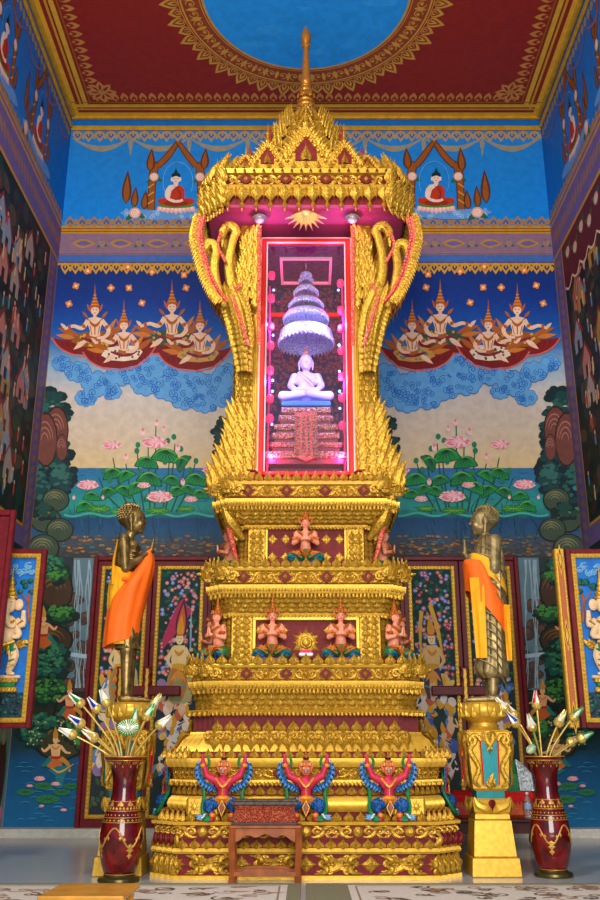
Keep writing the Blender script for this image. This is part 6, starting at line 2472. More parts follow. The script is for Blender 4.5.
# ================================================================= PEDESTALS AND STANDING STATUES
def make_pedestal():
    t = thing('pedestal', 'x', 'pedestal')
    mb = MB()
    def frust(w0, w1, z0, z1, b=.008, m=0):
        V = []
        for w_, z in ((w0 - b, z0), (w0, z0 + b), (w1, z1 - b), (w1 - b, z1)):
            V += [(-w_, -w_, z), (w_, -w_, z), (w_, w_, z), (-w_, w_, z)]
        F = [(3, 2, 1, 0), (12, 13, 14, 15)]
        for j in range(3):
            for i in range(4):
                k_ = (i + 1) % 4
                F.append((j * 4 + i, j * 4 + k_, (j + 1) * 4 + k_, (j + 1) * 4 + i))
        mb.add((V, F), m)
    frust(.205, .195, 0, .15)
    frust(.178, .155, .15, .44)
    frust(.148, .145, .44, .49)
    frust(.15, .165, .49, .61, .012)
    mb.build('base', GOLDP, t)
    mb = MB()
    for rz in (0, pi / 2, -pi / 2):
        for sg in (-1, 1):
            mb.add(horn([(0, -.155, .5), (sg * .05, -.175, .53), (sg * .12, -.175, .56), (sg * .15, -.165, .62)], [.01, .035, .03, .006], .5), 0, T(rz=rz))
        mb.add(xf(PETAL, Matrix.Diagonal((1, 1, -1, 1))), 1, T(0, -.16, .6, rz=rz) @ T(s=(.07, .05, .1)))
    mb.build('leaf_collar', [GOLDP, RED], t)
    mb = MB()
    frust(.12, .12, .6, .68, .004)
    mb.build('neck', TEAL, t)
    mb = MB()
    frust(.15, .19, .67, 1.17, .02)
    mb.build('body', GOLDP, t)
    mb = MB()
    for rz in (0, pi / 2, -pi / 2):
        M = T(rz=rz)
        mb.add(extr([(-.06, .72), (.06, .72), (.07, 1.12), (-.07, 1.12)], .02), 0, M @ T(y=-.175))
        for sg in (-1, 1):
            mb.add(tube([(sg * .066, -.198, .72), (sg * .078, -.212, 1.12)], .006, 5), 1, M)
    mb.build('panel', [TEAL, BRIGHTRED], t)
    mb = MB()
    for rz in (0, pi / 2, -pi / 2):
        M = T(rz=rz)
        for sg in (-1, 1):
            mb.add(horn([(sg * .09, -.17, .7), (sg * .14, -.19, .75), (sg * .10, -.195, .86), (sg * .17, -.2, 1.0), (sg * .12, -.21, 1.08), (sg * .19, -.2, 1.15)], [.008, .02, .018, .024, .02, .008], .6), 0, M)
            P_ = spiral3(.055, 1.3, 16, sg * .13, 1.08, 0 if sg < 0 else pi, -sg, -.2)
            mb.add(tube(P_, interp([.02, .016, .01], len(P_)), 6), 0, M)
        mb.add(xf(PETAL, Matrix.Diagonal((1, 1, -1, 1))), 0, M @ T(0, -.2, 1.16) @ T(s=(.14, .1, .2)))
        for sg in (-1, 1):
            mb.add(FLAME, 0, M @ T(sg * .03, -.215, 1.13) @ T(ry=pi + sg * .3, s=(sg * .08, .08, .15)))
        mb.add(FLAME, 0, M @ T(0, -.19, .7) @ T(s=(.12, .1, .12)))
        mb.add(PETAL, 0, M @ T(0, -.19, .7) @ T(s=(.09, .1, .09)))
    mb.build('carved_leaves', GOLD, t)
    mb = MB()
    mb.add(lathe([(.13, 1.17), (.14, 1.18), (.12, 1.2), (.115, 1.23), (.15, 1.25), (.195, 1.28), (.215, 1.32), (.215, 1.36), (.2, 1.385), (.205, 1.4), (.19, 1.405), (.0, 1.405)], 32))
    for i in range(20):
        aa = 2 * pi * i / 20
        mb.add(PETAL, 0, T(.195 * sin(aa), -.195 * cos(aa), 1.28, rz=aa) @ T(rx=.15, s=(.07, .07, .12)))
    mb.build('lotus_bowl', GOLDP, t)
    return t


ped = make_pedestal()
ped.location = (1.585, 8.38, 0)
tag(ped, 'gilded pedestal with teal panel right of the altar, under the draped bronze statue', 'pedestal', 'gilded statue pedestals')
p2 = copy_tree(ped)
p2.location = (-1.575, 8.42, 0)
tag(p2, 'gilded pedestal left of the altar, half hidden behind the tall red vase', 'pedestal', 'gilded statue pedestals')


def ringcloth(mb, rings, n=40, fold=.0, nf=9, seed=0, m=0, th=.006):
    """loft of tilted, softly pleated rings: (z, cx, cy, rx, ry, tilt)"""
    R_ = random.Random(seed)
    ph = [R_.random() * 6.28 for _ in range(4)]
    V = []
    L = cat([(r[0], r[1], r[2]) for r in rings], 4)
    L2 = cat([(r[3], r[4], r[5]) for r in rings], 4)
    k = len(L)
    for side in (0, 1):
        for j in range(k):
            z, cx, cy = L[j]
            rx, ry, tl = L2[j]
            for i in range(n):
                a_ = 2 * pi * i / n
                f_ = 1 + fold * (sin(nf * a_ + ph[0] + j * .18) * .6 + sin((nf * 2 - 3) * a_ + ph[1] - j * .1) * .4)
                q = -th if side else 0
                V.append((cx + (rx * f_ + q) * cos(a_), cy + (ry * f_ + q) * sin(a_), z + tl * cos(a_)))
    F = []
    for side in (0, 1):
        b = side * k * n
        for j in range(k - 1):
            for i in range(n):
                w_ = (i + 1) % n
                f_ = (b + j * n + i, b + j * n + w_, b + (j + 1) * n + w_, b + (j + 1) * n + i)
                F.append(f_ if side == 0 else f_[::-1])
    for j, rev in ((0, True), (k - 1, False)):
        for i in range(n):
            w_ = (i + 1) % n
            f_ = (j * n + i, j * n + w_, k * n + j * n + w_, k * n + j * n + i)
            F.append(f_[::-1] if rev else f_)
    mb.add((V, F), m)


U = .0096


def q3(x, z, y=0.0):
    return (x * U, y * U, z * U)


def buddha_head(cx, cz, r, mat_, parent, f):
    """head facing +x (f=1) with curls and ushnisha"""
    P = head((0, 0, 0), r, 1, 1.5)
    rot = Matrix.Rotation(pi / 2 * f, 4, 'Z')
    mbh = []
    for p in P:
        if p[0] == 'e':
            g = ellip(p[1], p[2], 16, 10, p[3] if len(p) > 3 else None)
        else:
            g = tube([p[1], tuple((Vector(p[1]) + Vector(p[2])) / 2), p[2]], [p[3], (p[3] + p[4]) / 2, p[4]], 12)
        mbh.append(('g', xf(g, Matrix.Translation((cx, 0, cz)) @ rot)))
    return mbh


# ---- ascetic figure on the left
s1 = thing('standing_statue', 'slender bronze standing Buddha statue with orange and saffron robe, facing right', 'statue', (-1.575, 8.42, 1.41))
P = []
for sg in (-1, 1):
    y = sg * 7.5
    P += [('c', q3(-8, 3, y), q3(14, 2, y), 3.6 * U, 2.4 * U), ('c', q3(14, 2, y), q3(18, 1.8, y), 2.2 * U, 1.4 * U), ('c', q3(-4, 8, y), q3(-3, 48, y), 4.2 * U, 6.5 * U), ('c', q3(-3, 48, y), q3(-5, 100, y), 7 * U, 10 * U),
          ('c', q3(-5, 155, sg * 15), q3(-3, 127, sg * 18), 5.6 * U, 4.4 * U), ('c', q3(-3, 127, sg * 18), q3(15, 143, sg * 6), 4.2 * U, 3 * U), ('c', q3(15, 143, sg * 4), q3(20, 148, sg * 1.8), 3 * U, 2.4 * U), ('c', q3(19, 147, sg * 1.8), q3(22, 160, sg * 1.2), 2.4 * U, 1.2 * U),
          ('e', q3(-5, 158, sg * 13), (6 * U, 6 * U, 6 * U)), ('e', q3(2, 153, sg * 6), (6 * U, 7 * U, 5 * U))]
    for k_ in range(6):
        P.append(('c', q3(-8 + k_ * .2, 132 + 4 * k_, sg * (10.5)), q3(3 + k_ * .5, 130 + 4 * k_, sg * (8.5)), 1.5 * U, 1.3 * U))
P += [('c', q3(-7, 100), q3(-7, 122), 13 * U, 9 * U), ('c', q3(-7, 122), q3(-5, 150), 9 * U, 12 * U), ('e', q3(-3, 152), (10 * U, 15 * U, 9 * U)), ('c', q3(-4, 158), q3(0, 170), 5 * U, 4.6 * U)]
P += buddha_head(1.5 * U, 180 * U, 14.5 * U, None, None, 1)
P += [('e', q3(-2, 184), (12.5 * U, 11.5 * U, 12 * U)), ('e', q3(-3, 195), (6 * U, 6 * U, 5 * U))]
sculpt('body', P, .008, BRONZE, s1)


def curls(parent, cx, cz, f, m):
    mb = MB()
    R_ = 12.8
    for j in range(11):
        ph = -.35 + j * .19
        nn = max(4, int(26 * cos(ph)))
        for i in range(nn):
            a_ = 2 * pi * (i + .5 * (j % 2)) / nn
            x = cos(ph) * cos(a_)
            if x * f > .35 and ph < .75:
                continue
            mb.add(ellip(q3(cx + x * R_, cz + 5 + sin(ph) * 12.4, cos(ph) * sin(a_) * 11.8), (1.15 * U,) * 3, 6, 4))
    for j in range(4):
        for i in range(10 - 2 * j):
            a_ = 2 * pi * i / (10 - 2 * j)
            mb.add(ellip(q3(cx - f * 2 + cos(a_) * (6 - 1.6 * j), cz + 13.5 + 1.8 * j, sin(a_) * (6 - 1.6 * j)), (1.15 * U,) * 3, 6, 4))
    mb.build('hair_curls', m, parent)


curls(s1, -1, 180, 1, BRONZE)
mb = MB()
ringcloth(mb, [(50 * U, -4 * U, 0, 12 * U, 15 * U, 0), (57 * U, -4 * U, 0, 10 * U, 13 * U, 0), (62 * U, -4 * U, 0, 12 * U, 15 * U, 0), (80 * U, -5 * U, 0, 11.5 * U, 15 * U, 0), (100 * U, -6 * U, 0, 13 * U, 15 * U, 0)], fold=.07, seed=3)
mb.build('bronze_skirt', BRONZE, s1)
mb = MB()
ringcloth(mb, [(54 * U, -8 * U, 0, 13 * U, 15 * U, 0), (90 * U, -9 * U, 0, 14 * U, 16 * U, 0), (112 * U, -9 * U, 0, 13 * U, 16 * U, 0), (122 * U, -8 * U, 0, 12 * U, 19 * U, 3 * U), (128 * U, -9 * U, 0, 10 * U, 19.5 * U, -5 * U)], fold=.05, seed=4)
mb.add(tube(cat([q3(-16, 112, -12), q3(-15, 135, -13), q3(-12, 158, -9)], 5), interp([.05, .035, .015], 11), 8, .35, (1, 0, 0)))
mb.build('saffron_underrobe', YELLOW, s1)
mb = MB()
ringcloth(mb, [(56 * U, -10 * U, 0, 17 * U, 18 * U, 5 * U), (75 * U, -8 * U, 0, 17 * U, 19 * U, 2 * U), (98 * U, -3 * U, 0, 18 * U, 21 * U, 3 * U), (112 * U, 3 * U, 0, 17 * U, 22 * U, 8 * U), (124 * U, 9 * U, 0, 13 * U, 18 * U, 7 * U), (136 * U, 14 * U, 0, 8 * U, 11 * U, 4 * U), (148 * U, 16.5 * U, 0, 3.5 * U, 5 * U, 2 * U)], fold=.05, nf=7, seed=9, n=56)
mb.add(ellip(q3(-3, 116, -20), (.03, .02, .02), 8, 6))
mb.build('orange_robe', ORANGE, s1)

# ---- draped figure on the right
s2 = thing('standing_statue', 'robed pale bronze standing Buddha statue with orange and yellow sash, facing left', 'statue', (1.60, 8.38, 1.41))
P = []
for sg in (-1, 1):
    y = sg * 7
    P += [('c', q3(11, 3, y), q3(-12, 2, y), 3.8 * U, 2.6 * U), ('c', q3(-12, 2, y), q3(-17, 1.8, y), 2.4 * U, 1.6 * U), ('c', q3(7, 8, y), q3(7, 48, y), 4.6 * U, 7 * U), ('c', q3(7, 48, y), q3(6, 100, y), 8 * U, 11 * U),
          ('c', q3(7, 156, sg * 14), q3(6, 127, sg * 18), 7.5 * U, 6 * U), ('c', q3(6, 127, sg * 17), q3(-14, 140, sg * 6), 5.4 * U, 3.6 * U), ('c', q3(-14, 138, sg * 4), q3(-20, 146, sg * 1.8), 3 * U, 2.4 * U), ('c', q3(-19, 146, sg * 1.8), q3(-20, 160, sg * 1.2), 2.4 * U, 1.3 * U)]
P += [('c', q3(5, 100), q3(4, 125), 15 * U, 13 * U), ('c', q3(4, 125), q3(3, 148), 13 * U, 14 * U), ('e', q3(3, 154), (12 * U, 16 * U, 9 * U)), ('c', q3(2, 158), q3(-1, 170), 5.4 * U, 5 * U)]
P += buddha_head(-1.5 * U, 179 * U, 14.5 * U, None, None, -1)
P += [('e', q3(2, 183), (12.5 * U, 11.5 * U, 12 * U)), ('e', q3(2, 194), (5 * U, 5 * U, 4 * U))]
sculpt('body', P, .008, BRONZE2, s2)
curls(s2, 1, 179, -1, BRONZE2)
mb = MB()
ringcloth(mb, [(22 * U, 6 * U, 0, 9 * U, 13 * U, 0), (27 * U, 7 * U, 0, 16 * U, 17 * U, -3 * U), (45 * U, 7 * U, 0, 14 * U, 17 * U, -2 * U), (80 * U, 6 * U, 0, 15 * U, 18 * U, 0), (115 * U, 5 * U, 0, 15 * U, 19 * U, 0), (140 * U, 5 * U, 0, 14 * U, 20 * U, 0), (158 * U, 4 * U, 0, 11 * U, 16 * U, 0), (165 * U, 2 * U, 0, 6 * U, 8 * U, 0)], fold=.07, nf=11, seed=6, n=72)
# diagonal folds
for j in range(15):
    mb.add(tube(cat([q3(-9, 152 - 8 * j, -16), q3(6, 144 - 8 * j, -20.2), q3(19, 126 - 8 * j, -12)], 5), interp([.003, .008, .003], 11), 6))
mb.build('bronze_robe', BRONZE2, s2)
mb = MB()
ringcloth(mb, [(84 * U, 2 * U, 0, 20 * U, 22 * U, -24 * U), (100 * U, 1 * U, 0, 21 * U, 22 * U, -24 * U), (114 * U, -1 * U, 0, 20 * U, 22 * U, -20 * U), (128 * U, -5 * U, 0, 16 * U, 20 * U, -9 * U), (136 * U, -7 * U, 0, 13 * U, 17 * U, -3 * U)], fold=.04, nf=6, seed=12, n=56)
mb.build('orange_sash', ORANGE, s2)
mb = MB()
def hang_strip(x0, z0, x1, z1, y, w_, seed):
    R_ = random.Random(seed)
    n_ = 14
    V = []
    for i in range(n_ + 1):
        t = i / n_
        for j in range(5):
            s_ = (j / 4 - .5)
            V.append(((x0 + (x1 - x0) * t + s_ * w_ * (1 - .2 * t)) * U, (y + 1.6 * cos(j * 2.2 + t * 2)) * U, (z0 + (z1 - z0) * t) * U))
    m_ = len(V)
    V += [(a_, b_ + .006, c_) for a_, b_, c_ in V]
    F = []
    for i in range(n_):
        for j in range(4):
            a_ = i * 5 + j
            F.append((a_, a_ + 5, a_ + 6, a_ + 1))
            F.append((m_ + a_, m_ + a_ + 1, m_ + a_ + 6, m_ + a_ + 5))
    for i in range(n_):
        for e in (0, 4):
            a_ = i * 5 + e
            F.append((a_, a_ + 5, m_ + a_ + 5, m_ + a_) if e else (a_ + 5, a_, m_ + a_, m_ + a_ + 5))
    for j in range(4):
        a_ = n_ * 5 + j
        F.append((a_, a_ + 1, m_ + a_ + 1, m_ + a_))
    mb.add((V, F))


hang_strip(-11, 118, -6, 40, -20, 13, 1)
hang_strip(18, 92, 21, 38, -15, 6, 2)
ringcloth(mb, [(118 * U, 3 * U, 0, 19 * U, 20.5 * U, -15 * U), (130 * U, 2 * U, 0, 18 * U, 20.5 * U, -14 * U), (138 * U, 0, 0, 14 * U, 19 * U, -8 * U)], fold=.04, nf=7, seed=15, n=48)
mb.build('yellow_sash', YELLOW, s2)
# both figures lean back a little
s1.scale = (1, 1, .975)
s2.scale = (1, 1, .965)
for s_, k_ in ((s1, -.058), (s2, .062)):
    for ch in kids(s_):
        for v_ in ch.data.vertices:
            v_.co.x += k_ * v_.co.z

# ================================================================= VASES
def make_vase(tall):
    t = thing('floor_vase', 'x', 'vase')
    S_ = tall / .95
    prof = [(.09, .05), (.112, .055), (.13, .08), (.155, .16), (.17, .27), (.172, .36), (.155, .46), (.125, .55), (.102, .63), (.096, .71), (.102, .79), (.125, .87), (.16, .92), (.175, .935), (.178, .945), (.168, .95), (.15, .93), (.1, .84), (.08, .72), (.0, .7)]
    c = cat([(r, 0, z) for r, z in prof[:13]], 3)
    pr_ = [(p.x * S_, p.z * S_) for p in c] + [(r * S_, z * S_) for r, z in prof[13:]]
    MB().add(lathe(pr_, 40)).build('body', LACQ, t)
    def rad(z):
        return float(np.interp(z, [p[1] for p in pr_[:-5]], [p[0] for p in pr_[:-5]]))
    g = MB()
    def ringat(z, w_):
        r = rad(z) + .002
        P_ = [(r * cos(2 * pi * i / 36), r * sin(2 * pi * i / 36), z) for i in range(37)]
        g.add(tube(P_, w_, 5, 1, (0, 0, 1)))
    for z in (.915, .60, .53, .48, .445, .06):
        ringat(z * S_, .0035)
    ringat(.945 * S_, .005)
    def flat(z, a_, M2, geo):
        # stamp onto the surface
        dz = .01
        r = rad(z)
        sl = atan2(rad(z + dz) - rad(z - dz), 2 * dz)
        g.add(geo, 0, T((r + .001) * sin(a_), -(r + .001) * cos(a_), z, rz=a_) @ T(rx=sl) @ M2)
    for i in range(12):
        a_ = 2 * pi * i / 12
        for sc in (1, .55):
            for sg in (-1, 1):
                P_ = [(sg * .04 * sc, 0, 0), (0, 0, -.085 * sc)]
                flat(.905 * S_, a_, Matrix.Identity(4), tube([(sg * .038 * sc, 0, 0), (0, .01 * sc, -.08 * sc)], .003, 4))
        flat(.86 * S_, a_, T(s=(.012, .01, .03)), petal())
    for i in range(26):
        a_ = 2 * pi * i / 26
        flat(.54 * S_, a_, T(s=(.022, .012, .03)), petal())
        flat(.50 * S_, a_, T(s=(.018, .01, .018)), LOZ)
        flat(.46 * S_, a_, T(s=(.03, .01, .02)), LOZ)
    for i in range(9):
        a_ = 2 * pi * i / 9
        flat(.565 * S_, a_, T(s=(.05, .012, .05)), petal())
    # winding gilt vine
    P_ = []
    for i in range(97):
        a_ = 2 * pi * i / 96
        z = (.33 + .075 * cos(4 * a_ + .6)) * S_
        r = rad(z) + .002
        P_.append((r * sin(a_), -r * cos(a_), z))
    g.add(tube(P_, .0065, 6))
    for i in range(4):
        a_ = (pi - .6 + 2 * pi * i) / 4
        for dz, w_, h_ in ((.24, .07, .06), (.2, .05, .06), (.27, .09, .04)):
            flat(dz * S_, a_, T(s=(w_, .02, h_)), LOZ)
        for q in (-.5, -.3, .3, .5):
            flat((.30 + .06 * abs(q)) * S_, a_ + q, T(s=(.03, .015, .04)), LOZ)
    g.build('gilt_ornament', mat('antique_gilt', (206, 156, 70), .4, .4, .2, 60, .1), t)
    MB().add(lathe([(.165, 0), (.17, .012), (.165, .03), (.14, .04), (.125, .045), (.12, .055), (.1, .058)], 36)).build('foot', mat('olive_bronze', (96, 84, 44), .3, .6, .1, 20, .2), t)
    return t


v1 = make_vase(.955)
v1.location = (-1.505, 7.95, 0)
tag(v1, 'tall red lacquer vase with gilt vine, on the floor left of the altar', 'vase', 'red lacquer floor vases')
v2 = copy_tree(v1)
v2.location = (2.07, 8.25, 0)
v2.scale = (.95, .95, 1)
v2.rotation_euler = (0, 0, .7)
tag(v2, 'tall red lacquer vase with gilt vine, on the floor near the water bottle', 'vase', 'red lacquer floor vases')

# ---- gilded lotus stems in the vases
PEARL = mat('pearl_petal', (236, 230, 206), .3, .2)
STEMG = mat('champagne_gold', (226, 190, 96), .3, .5, .1, 20, .08)
BUDC = {'white': PEARL, 'green': mat('mirror_green', (20, 150, 70), .2, .3), 'blue': mat('mirror_blue', (30, 60, 170), .2, .3), 'red': mat('mirror_red', (200, 40, 30), .2, .3), 'gold': STEMG}
def lotus_stem(px_, py_, vx, vy, vz, colr, label, Yd=0.0, grp=None, disc=False, size=1.0):
    Yt = vy + Yd
    top = at(px_, py_ + 12, Yt)
    root = Vector((vx + (top.x - vx) * .12, vy + Yd * .12, vz))
    t = thing('lotus_stem', label, 'artificial flower', tuple(root), 0, grp)
    rel = top - root
    c = cat([(0, 0, 0), (rel.x * .25, rel.y * .3, rel.z * .4), (rel.x * .7, rel.y * .7, rel.z * .78), tuple(rel)], 5)
    MB().add(tube(c, .008, 6)).build('stem', STEMG, t)
    d = (c[-1] - c[-3]).normalized()
    d = (d + Vector((rel.x * .5, -.1, 0))).normalized()
    q = d.to_track_quat('Z', 'Y').to_matrix().to_4x4()
    M = Matrix.Translation(rel) @ q @ Matrix.Diagonal((size, size, size, 1))
    mb = MB()
    if disc:
        mb.add(lathe([(0, 0), (.03, .0), (.075, .02), (.078, .025), (.03, .014), (0, .012)], 28), 1, M @ T(rx=1.2 if False else 0))
        for k_ in range(24):
            aa = 2 * pi * k_ / 24
            mb.add(tube([(.02 * cos(aa), .02 * sin(aa), .018), (.074 * cos(aa), .074 * sin(aa), .03)], .0028, 4), 0, M)
        mb.add(ellip((0, 0, .02), (.016, .016, .012), 10, 6), 0, M)
        mb.build('open_bloom', [PEARL, BUDC['green']], t)
        return t
    mb.add(lathe([(.008, -.01), (.03, .0), (.044, .025), (.045, .045), (.034, .06), (.0, .07)], 14), 0, M)
    for k_ in range(8):
        aa = 2 * pi * k_ / 8
        mb.add(petal(1, 1, .15), 0, M @ T(.038 * sin(aa), -.038 * cos(aa), .018, rz=aa) @ T(rx=-.3, s=(.034, .05, .06)))
    for k_ in range(6):
        aa = 2 * pi * (k_ + .5) / 6
        mb.add(petal(1, 1, .3), 1 if k_ % 2 else 2, M @ T(.03 * sin(aa), -.03 * cos(aa), .035, rz=aa) @ T(rx=-.2, s=(.045, .05, .125)))
    mb.add(tube([(0, 0, .05), (0, 0, .135)], [.015, .002], 6), 0, M)
    mb.build('bud', [STEMG, BUDC[colr], PEARL], t)
    return t


g1 = 'gilded lotus stems in the left vase'
for a_ in (
    (83, 694, 'green', 'green-petalled gilt lotus bud at the upper left of the left vase', -.05),
    (84, 714, 'blue', 'blue-petalled gilt lotus bud on the left side of the left vase', -.1),
    (76, 724, 'white', 'white gilt lotus bud leaning furthest left in the left vase', -.08),
    (99, 700, 'blue', 'blue-edged gilt lotus bud, tall, left of centre in the left vase', .02),
    (108, 694, 'white', 'tallest white gilt lotus bud in the left vase', .06),
    (97, 728, 'gold', 'small plain gold lotus bud low at the left of the left vase', -.12),
    (133, 714, 'green', 'green gilt lotus bud just above the green round bloom', .04),
    (145, 708, 'green', 'green gilt lotus bud on the right side of the left vase', .0),
    (151, 698, 'gold', 'plain gold lotus bud reaching highest at the right of the left vase', .08),
    (157, 716, 'white', 'white gilt lotus bud leaning furthest right in the left vase', -.05)):
    lotus_stem(a_[0], a_[1], -1.505, 7.95, .86, a_[2], a_[3], a_[4], g1)
lotus_stem(128, 718, -1.505, 7.95, .86, 'green', 'open round green and white bloom at the front of the left vase', -.2, g1, True, 1.15)
g2 = 'gilded lotus stems in the right vase'
for a_ in (
    (508, 700, 'white', 'white gilt lotus bud leaning furthest left in the right vase', .0),
    (518, 714, 'blue', 'blue-petalled gilt lotus bud on the left side of the right vase', -.06),
    (516, 706, 'gold', 'plain gold lotus bud behind the blue one in the right vase', .1),
    (537, 697, 'red', 'red-petalled gilt lotus bud standing tallest in the right vase', .0),
    (533, 718, 'white', 'white gilt lotus bud under the red one in the right vase', -.1),
    (557, 714, 'gold', 'plain gold lotus bud right of centre in the right vase', -.05),
    (571, 708, 'green', 'green-petalled gilt lotus bud on the right side of the right vase', .0),
    (578, 728, 'green', 'green gilt lotus bud leaning furthest right in the right vase', .05),
    (568, 732, 'gold', 'small gold lotus bud low at the right of the right vase', .12)):
    lotus_stem(a_[0], a_[1], 2.05, 8.25, .86, a_[2], a_[3], a_[4], g2)
lotus_stem(532, 738, 2.05, 8.25, .86, 'green', 'small open green bloom low at the left of the right vase', -.12, g2, True, .6)

# ================================================================= SMALL TABLE AND CASKET
tb = thing('side_table', 'small reddish wooden table with scalloped apron in front of the altar', 'table', (-.325, 7.9, 0))
H_ = .428
MB().add(bbox(-.29, .29, -.13, .13, H_ - .022, H_, .006)).build('table_top', WOOD, tb)
for sx in (-1, 1):
    for sy in (-1, 1):
        mb = MB()
        mb.add(tube(cat([(sx * .262, sy * .105, H_ - .022), (sx * .268, sy * .105, H_ * .6), (sx * .258, sy * .105, .1), (sx * .262, sy * .105, .0)], 4), interp([.032, .026, .024, .028], 13), 4, 1, (0, -1, 0)))
        mb.build('leg', WOOD, tb)
for sy in (-1, 1):
    top = H_ - .022
    out = [(-.24, top), (-.24, top - .10)]
    for i in range(25):
        x = -.22 + .44 * i / 24
        out.append((x, top - .055 - .03 * abs(x / .22) ** 3 - .012 * cos(i * pi / 4) - (.0)))
    out += [(.24, top - .10), (.24, top)]
    mb = MB()
    mb.add(extr(out, .02, .003), 0, T(y=sy * .11 + .01))
    mb.build('apron', WOOD, tb)
    mb = MB()
    o2 = [(-.25, .055), (.25, .055), (.25, .085), (.2, .09), (.15, .11), (-.15, .11), (-.2, .09), (-.25, .085)]
    mb.add(extr(o2, .02, .003), 0, T(y=sy * .105 + .01))
    mb.build('stretcher', WOOD, tb)

CARV = mat('carved_red_gilt', (150, 40, 32), .45, .1, .9, 110, c2=(200, 104, 70), kind='voronoi')
ck = thing('carved_casket', 'long red and gold carved casket with dark lid, standing on the small table', 'box', (-.335, 7.9, H_ + .001))
MB().add(bbox(-.265, .265, -.1, .1, 0, .02, .004)).build('plinth', mat('grey_black_lacquer', (60, 50, 50), .4, 0, .1), ck)
mb = MB()
V = []
for w_, d_, z in ((.25, .085, .02), (.24, .078, .12), (.243, .08, .15)):
    V += [(-w_, -d_, z), (w_, -d_, z), (w_, d_, z), (-w_, d_, z)]
F = [(3, 2, 1, 0), (8, 9, 10, 11)] + [(j * 4 + i, j * 4 + (i + 1) % 4, (j + 1) * 4 + (i + 1) % 4, (j + 1) * 4 + i) for j in range(2) for i in range(4)]
mb.add((V, F))
mb.build('carved_side', CARV, ck, smooth=0)
mb = MB()
mb.add(bbox(-.27, .27, -.105, .105, .15, .175, .005))
mb.add(bbox(-.255, .255, -.09, .09, .175, .192, .005))
mb.build('lid', mat('worn_dark_lid', (92, 78, 70), .5, 0, .2, 30, .3), ck)

# ================================================================= LOW TABLE, RED BOX, BOTTLE AND FOLDED CLOTH ON THE RIGHT
lt = thing('low_table', 'dark wooden low table behind the right pedestal, carrying a red-covered box', 'table', (2.06, 10.6, 0))
ztab = .31
MB().add(bbox(-.52, .52, -.3, .3, ztab - .04, ztab, .008)).build('table_top', DWOOD, lt)
MB().add(bbox(-.48, .48, -.26, -.235, ztab - .15, ztab - .041, .005)).build('apron', DWOOD, lt)
for sx in (-1, 1):
    for sy in (-1, 1):
        MB().add(tube(cat([(sx * .46, sy * .24, ztab - .041), (sx * .47, sy * .24, .16), (sx * .44, sy * .24, .06), (sx * .48, sy * .25, 0)], 3), interp([.04, .032, .026, .036], 10), 8)).build('leg', DWOOD, lt)
rb = thing('covered_box', 'red-topped padded box on the dark low table beside the water bottle', 'box', (2.02, 10.66, ztab + .001))
MB().add(bbox(-.44, .44, -.26, .26, 0, .22, .03)).build('box_body', mat('red_orange_leatherette', (190, 54, 30), .45, 0, .1, 8, c2=(206, 96, 30)), rb)
mb = MB()
ringcloth(mb, [(.17, 0, 0, .001, .001, 0)] * 2, 8) if False else None
mb.add(bbox(-.46, .46, -.28, .28, .17, .26, .03))
for i in range(22):
    x = -.44 + .04 * i
    mb.add(xf(petal(1, 1, .3), Matrix.Diagonal((1, 1, -1, 1))), 0, T(x, -.275, .2) @ T(s=(.045, .03, .07)))
mb.build('red_cloth', mat('scarlet_cloth', (214, 20, 24), .7, 0, .2, 20, .08), rb)
for x in (-.1, .25):
    MB().add(lathe([(0, 0), (.014, 0), (.014, .008), (0, .01)], 12)).build('stud', GOLDP, rb, loc=(x, -.262, .09))
fc = thing('folded_cloth', 'green cushion wrapped in silvery film, on the red-topped box', 'cushion', (2.25, 10.58, ztab + .262))
mb = MB()
P_ = []
for j, (w_, z) in enumerate(((.17, 0), (.18, .05), (.165, .09), (.17, .13), (.15, .17), (.15, .21), (.12, .26), (.12, .30), (.08, .33))):
    P_.append((w_, z))
V = []
for w_, z in P_:
    V += [(-w_ * .9, -w_ * .7, z), (w_ - .02, -w_ * .7, z), (w_ - .02, w_ * .7, z), (-w_ * .9, w_ * .7, z)]
F = [(3, 2, 1, 0), tuple(len(V) - 4 + i for i in range(4))] + [(j * 4 + i, j * 4 + (i + 1) % 4, (j + 1) * 4 + (i + 1) % 4, (j + 1) * 4 + i) for j in range(len(P_) - 1) for i in range(4)]
mb.add((V, F))
mb.build('cushion', GREEN, fc, smooth=80)
mb = MB()
R = random.Random(8)
for i in range(7):
    x0 = .02 + .02 * i
    mb.add(tube([(x0 * .6 + .05, -.11, .33 - .01 * i), (x0 + .06, -.14, .18), (x0 + .075, -.15, .01)], [.012, .02, .024], 5, .4))
mb.build('film', mat('silver_film', (170, 176, 180), .2, .4, .6, 40, .2), fc)
bt = thing('water_bottle', 'small clear plastic water bottle standing on the dark low table', 'bottle', (2.375, 10.34, ztab + .001))
PL = bpy.data.materials.new('clear_plastic')
PL.use_nodes = True
b_ = PL.node_tree.nodes['Principled BSDF']
b_.inputs['Base Color'].default_value = (.9, .95, .97, 1)
b_.inputs['Transmission Weight'].default_value = .85
b_.inputs['Roughness'].default_value = .08
b_.inputs['IOR'].default_value = 1.2
MB().add(lathe([(.0, .002), (.036, .0), (.04, .01), (.037, .05), (.04, .06), (.037, .1), (.04, .11), (.038, .17), (.03, .2), (.015, .225), (.014, .24), (0, .24)], 20)).build('bottle_body', PL, bt)
MB().add(lathe([(.0, 0), (.017, 0), (.017, .022), (.0, .024)], 16)).build('cap', WHITE, bt, loc=(0, 0, .24))
MB().add(lathe([(.0415, .09), (.0415, .15)], 20, cap=False)).build('paper_band', mat('pale_blue_wrap', (150, 180, 214), .5), bt)

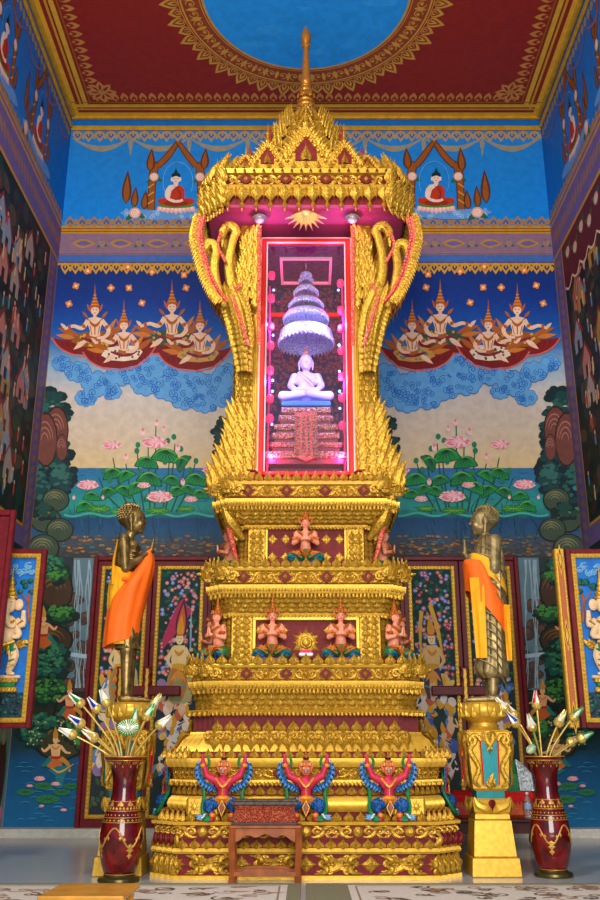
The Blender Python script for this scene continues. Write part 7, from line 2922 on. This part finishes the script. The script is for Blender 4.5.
# ================================================================= FOREGROUND: RUGS AND LOW STOOL
OLV = mat('olive_rug_border', (138, 136, 104), .9, 0, .3, 90, .15)
CRM = mat('cream_rug', (218, 210, 192), .9, 0, .3, 90, .06)
for (x0, x1, cx0, cx1, nm, seed) in ((-2.95, -.04, -2.85, -.14, 'cream patterned rug with olive border on the floor at the left', 1), (.0, 2.95, .32, 2.86, 'cream patterned rug with olive border on the floor at the right', 2)):
    cxm = (x0 + x1) / 2
    rg = thing('rug', nm, 'rug', (cxm, 6.6, 0), 0, None)
    MB().add(bbox(x0 - cxm, x1 - cxm, -1.2, 1.16, .001, .012, .003)).build('border', OLV, rg, smooth=0)
    fl_ = MB().add(bbox(cx0 - cxm, cx1 - cxm, -1.1, 1.04, .012, .016, .002)).build('field', CRM, rg, smooth=0)
    p = Paint(lambda u, v: Vector((u, v, .0162)), (0, 0, 1))
    R = random.Random(seed)
    for i in range(60):
        u_, v_ = R.uniform(cx0 - cxm + .15, cx1 - cxm - .15), R.uniform(.1, .95)
        c_ = R.choice([(120, 96, 76), (150, 120, 96), (84, 70, 60), (176, 140, 110)])
        p.spiral(u_, v_, R.uniform(.05, .11), c_, .02, 1.2, R.random() * 6, R.choice((-1, 1)), 14)
        p.leaf(u_, v_, u_ + R.uniform(-.2, .2), v_ + R.uniform(-.08, .08), .05, c_)
    p.strip([(cx0 - cxm + .06, -1.0), (cx0 - cxm + .06, .98), (cx1 - cxm - .06, .98), (cx1 - cxm - .06, -1.0)], .02, (150, 130, 104))
    p.build('woven_scrolls', fl_)
ws = thing('low_stool', 'low honey-coloured wooden stool at the bottom left, on the cream rug', 'stool', (-1.30, 6.0, .0165))
MB().add(bbox(-.25, .25, -.27, .27, .155, .185, .008)).build('seat', HONEY, ws)
for sx in (-1, 1):
    for sy in (-1, 1):
        MB().add(bbox(sx * .2 - .02, sx * .2 + .02, sy * .22 - .02, sy * .22 + .02, 0, .155, .004)).build('leg', HONEY, ws)
for sy in (-1, 1):
    MB().add(bbox(-.18, .18, sy * .22 - .01, sy * .22 + .01, .10, .155, .003)).build('rail', HONEY, ws)
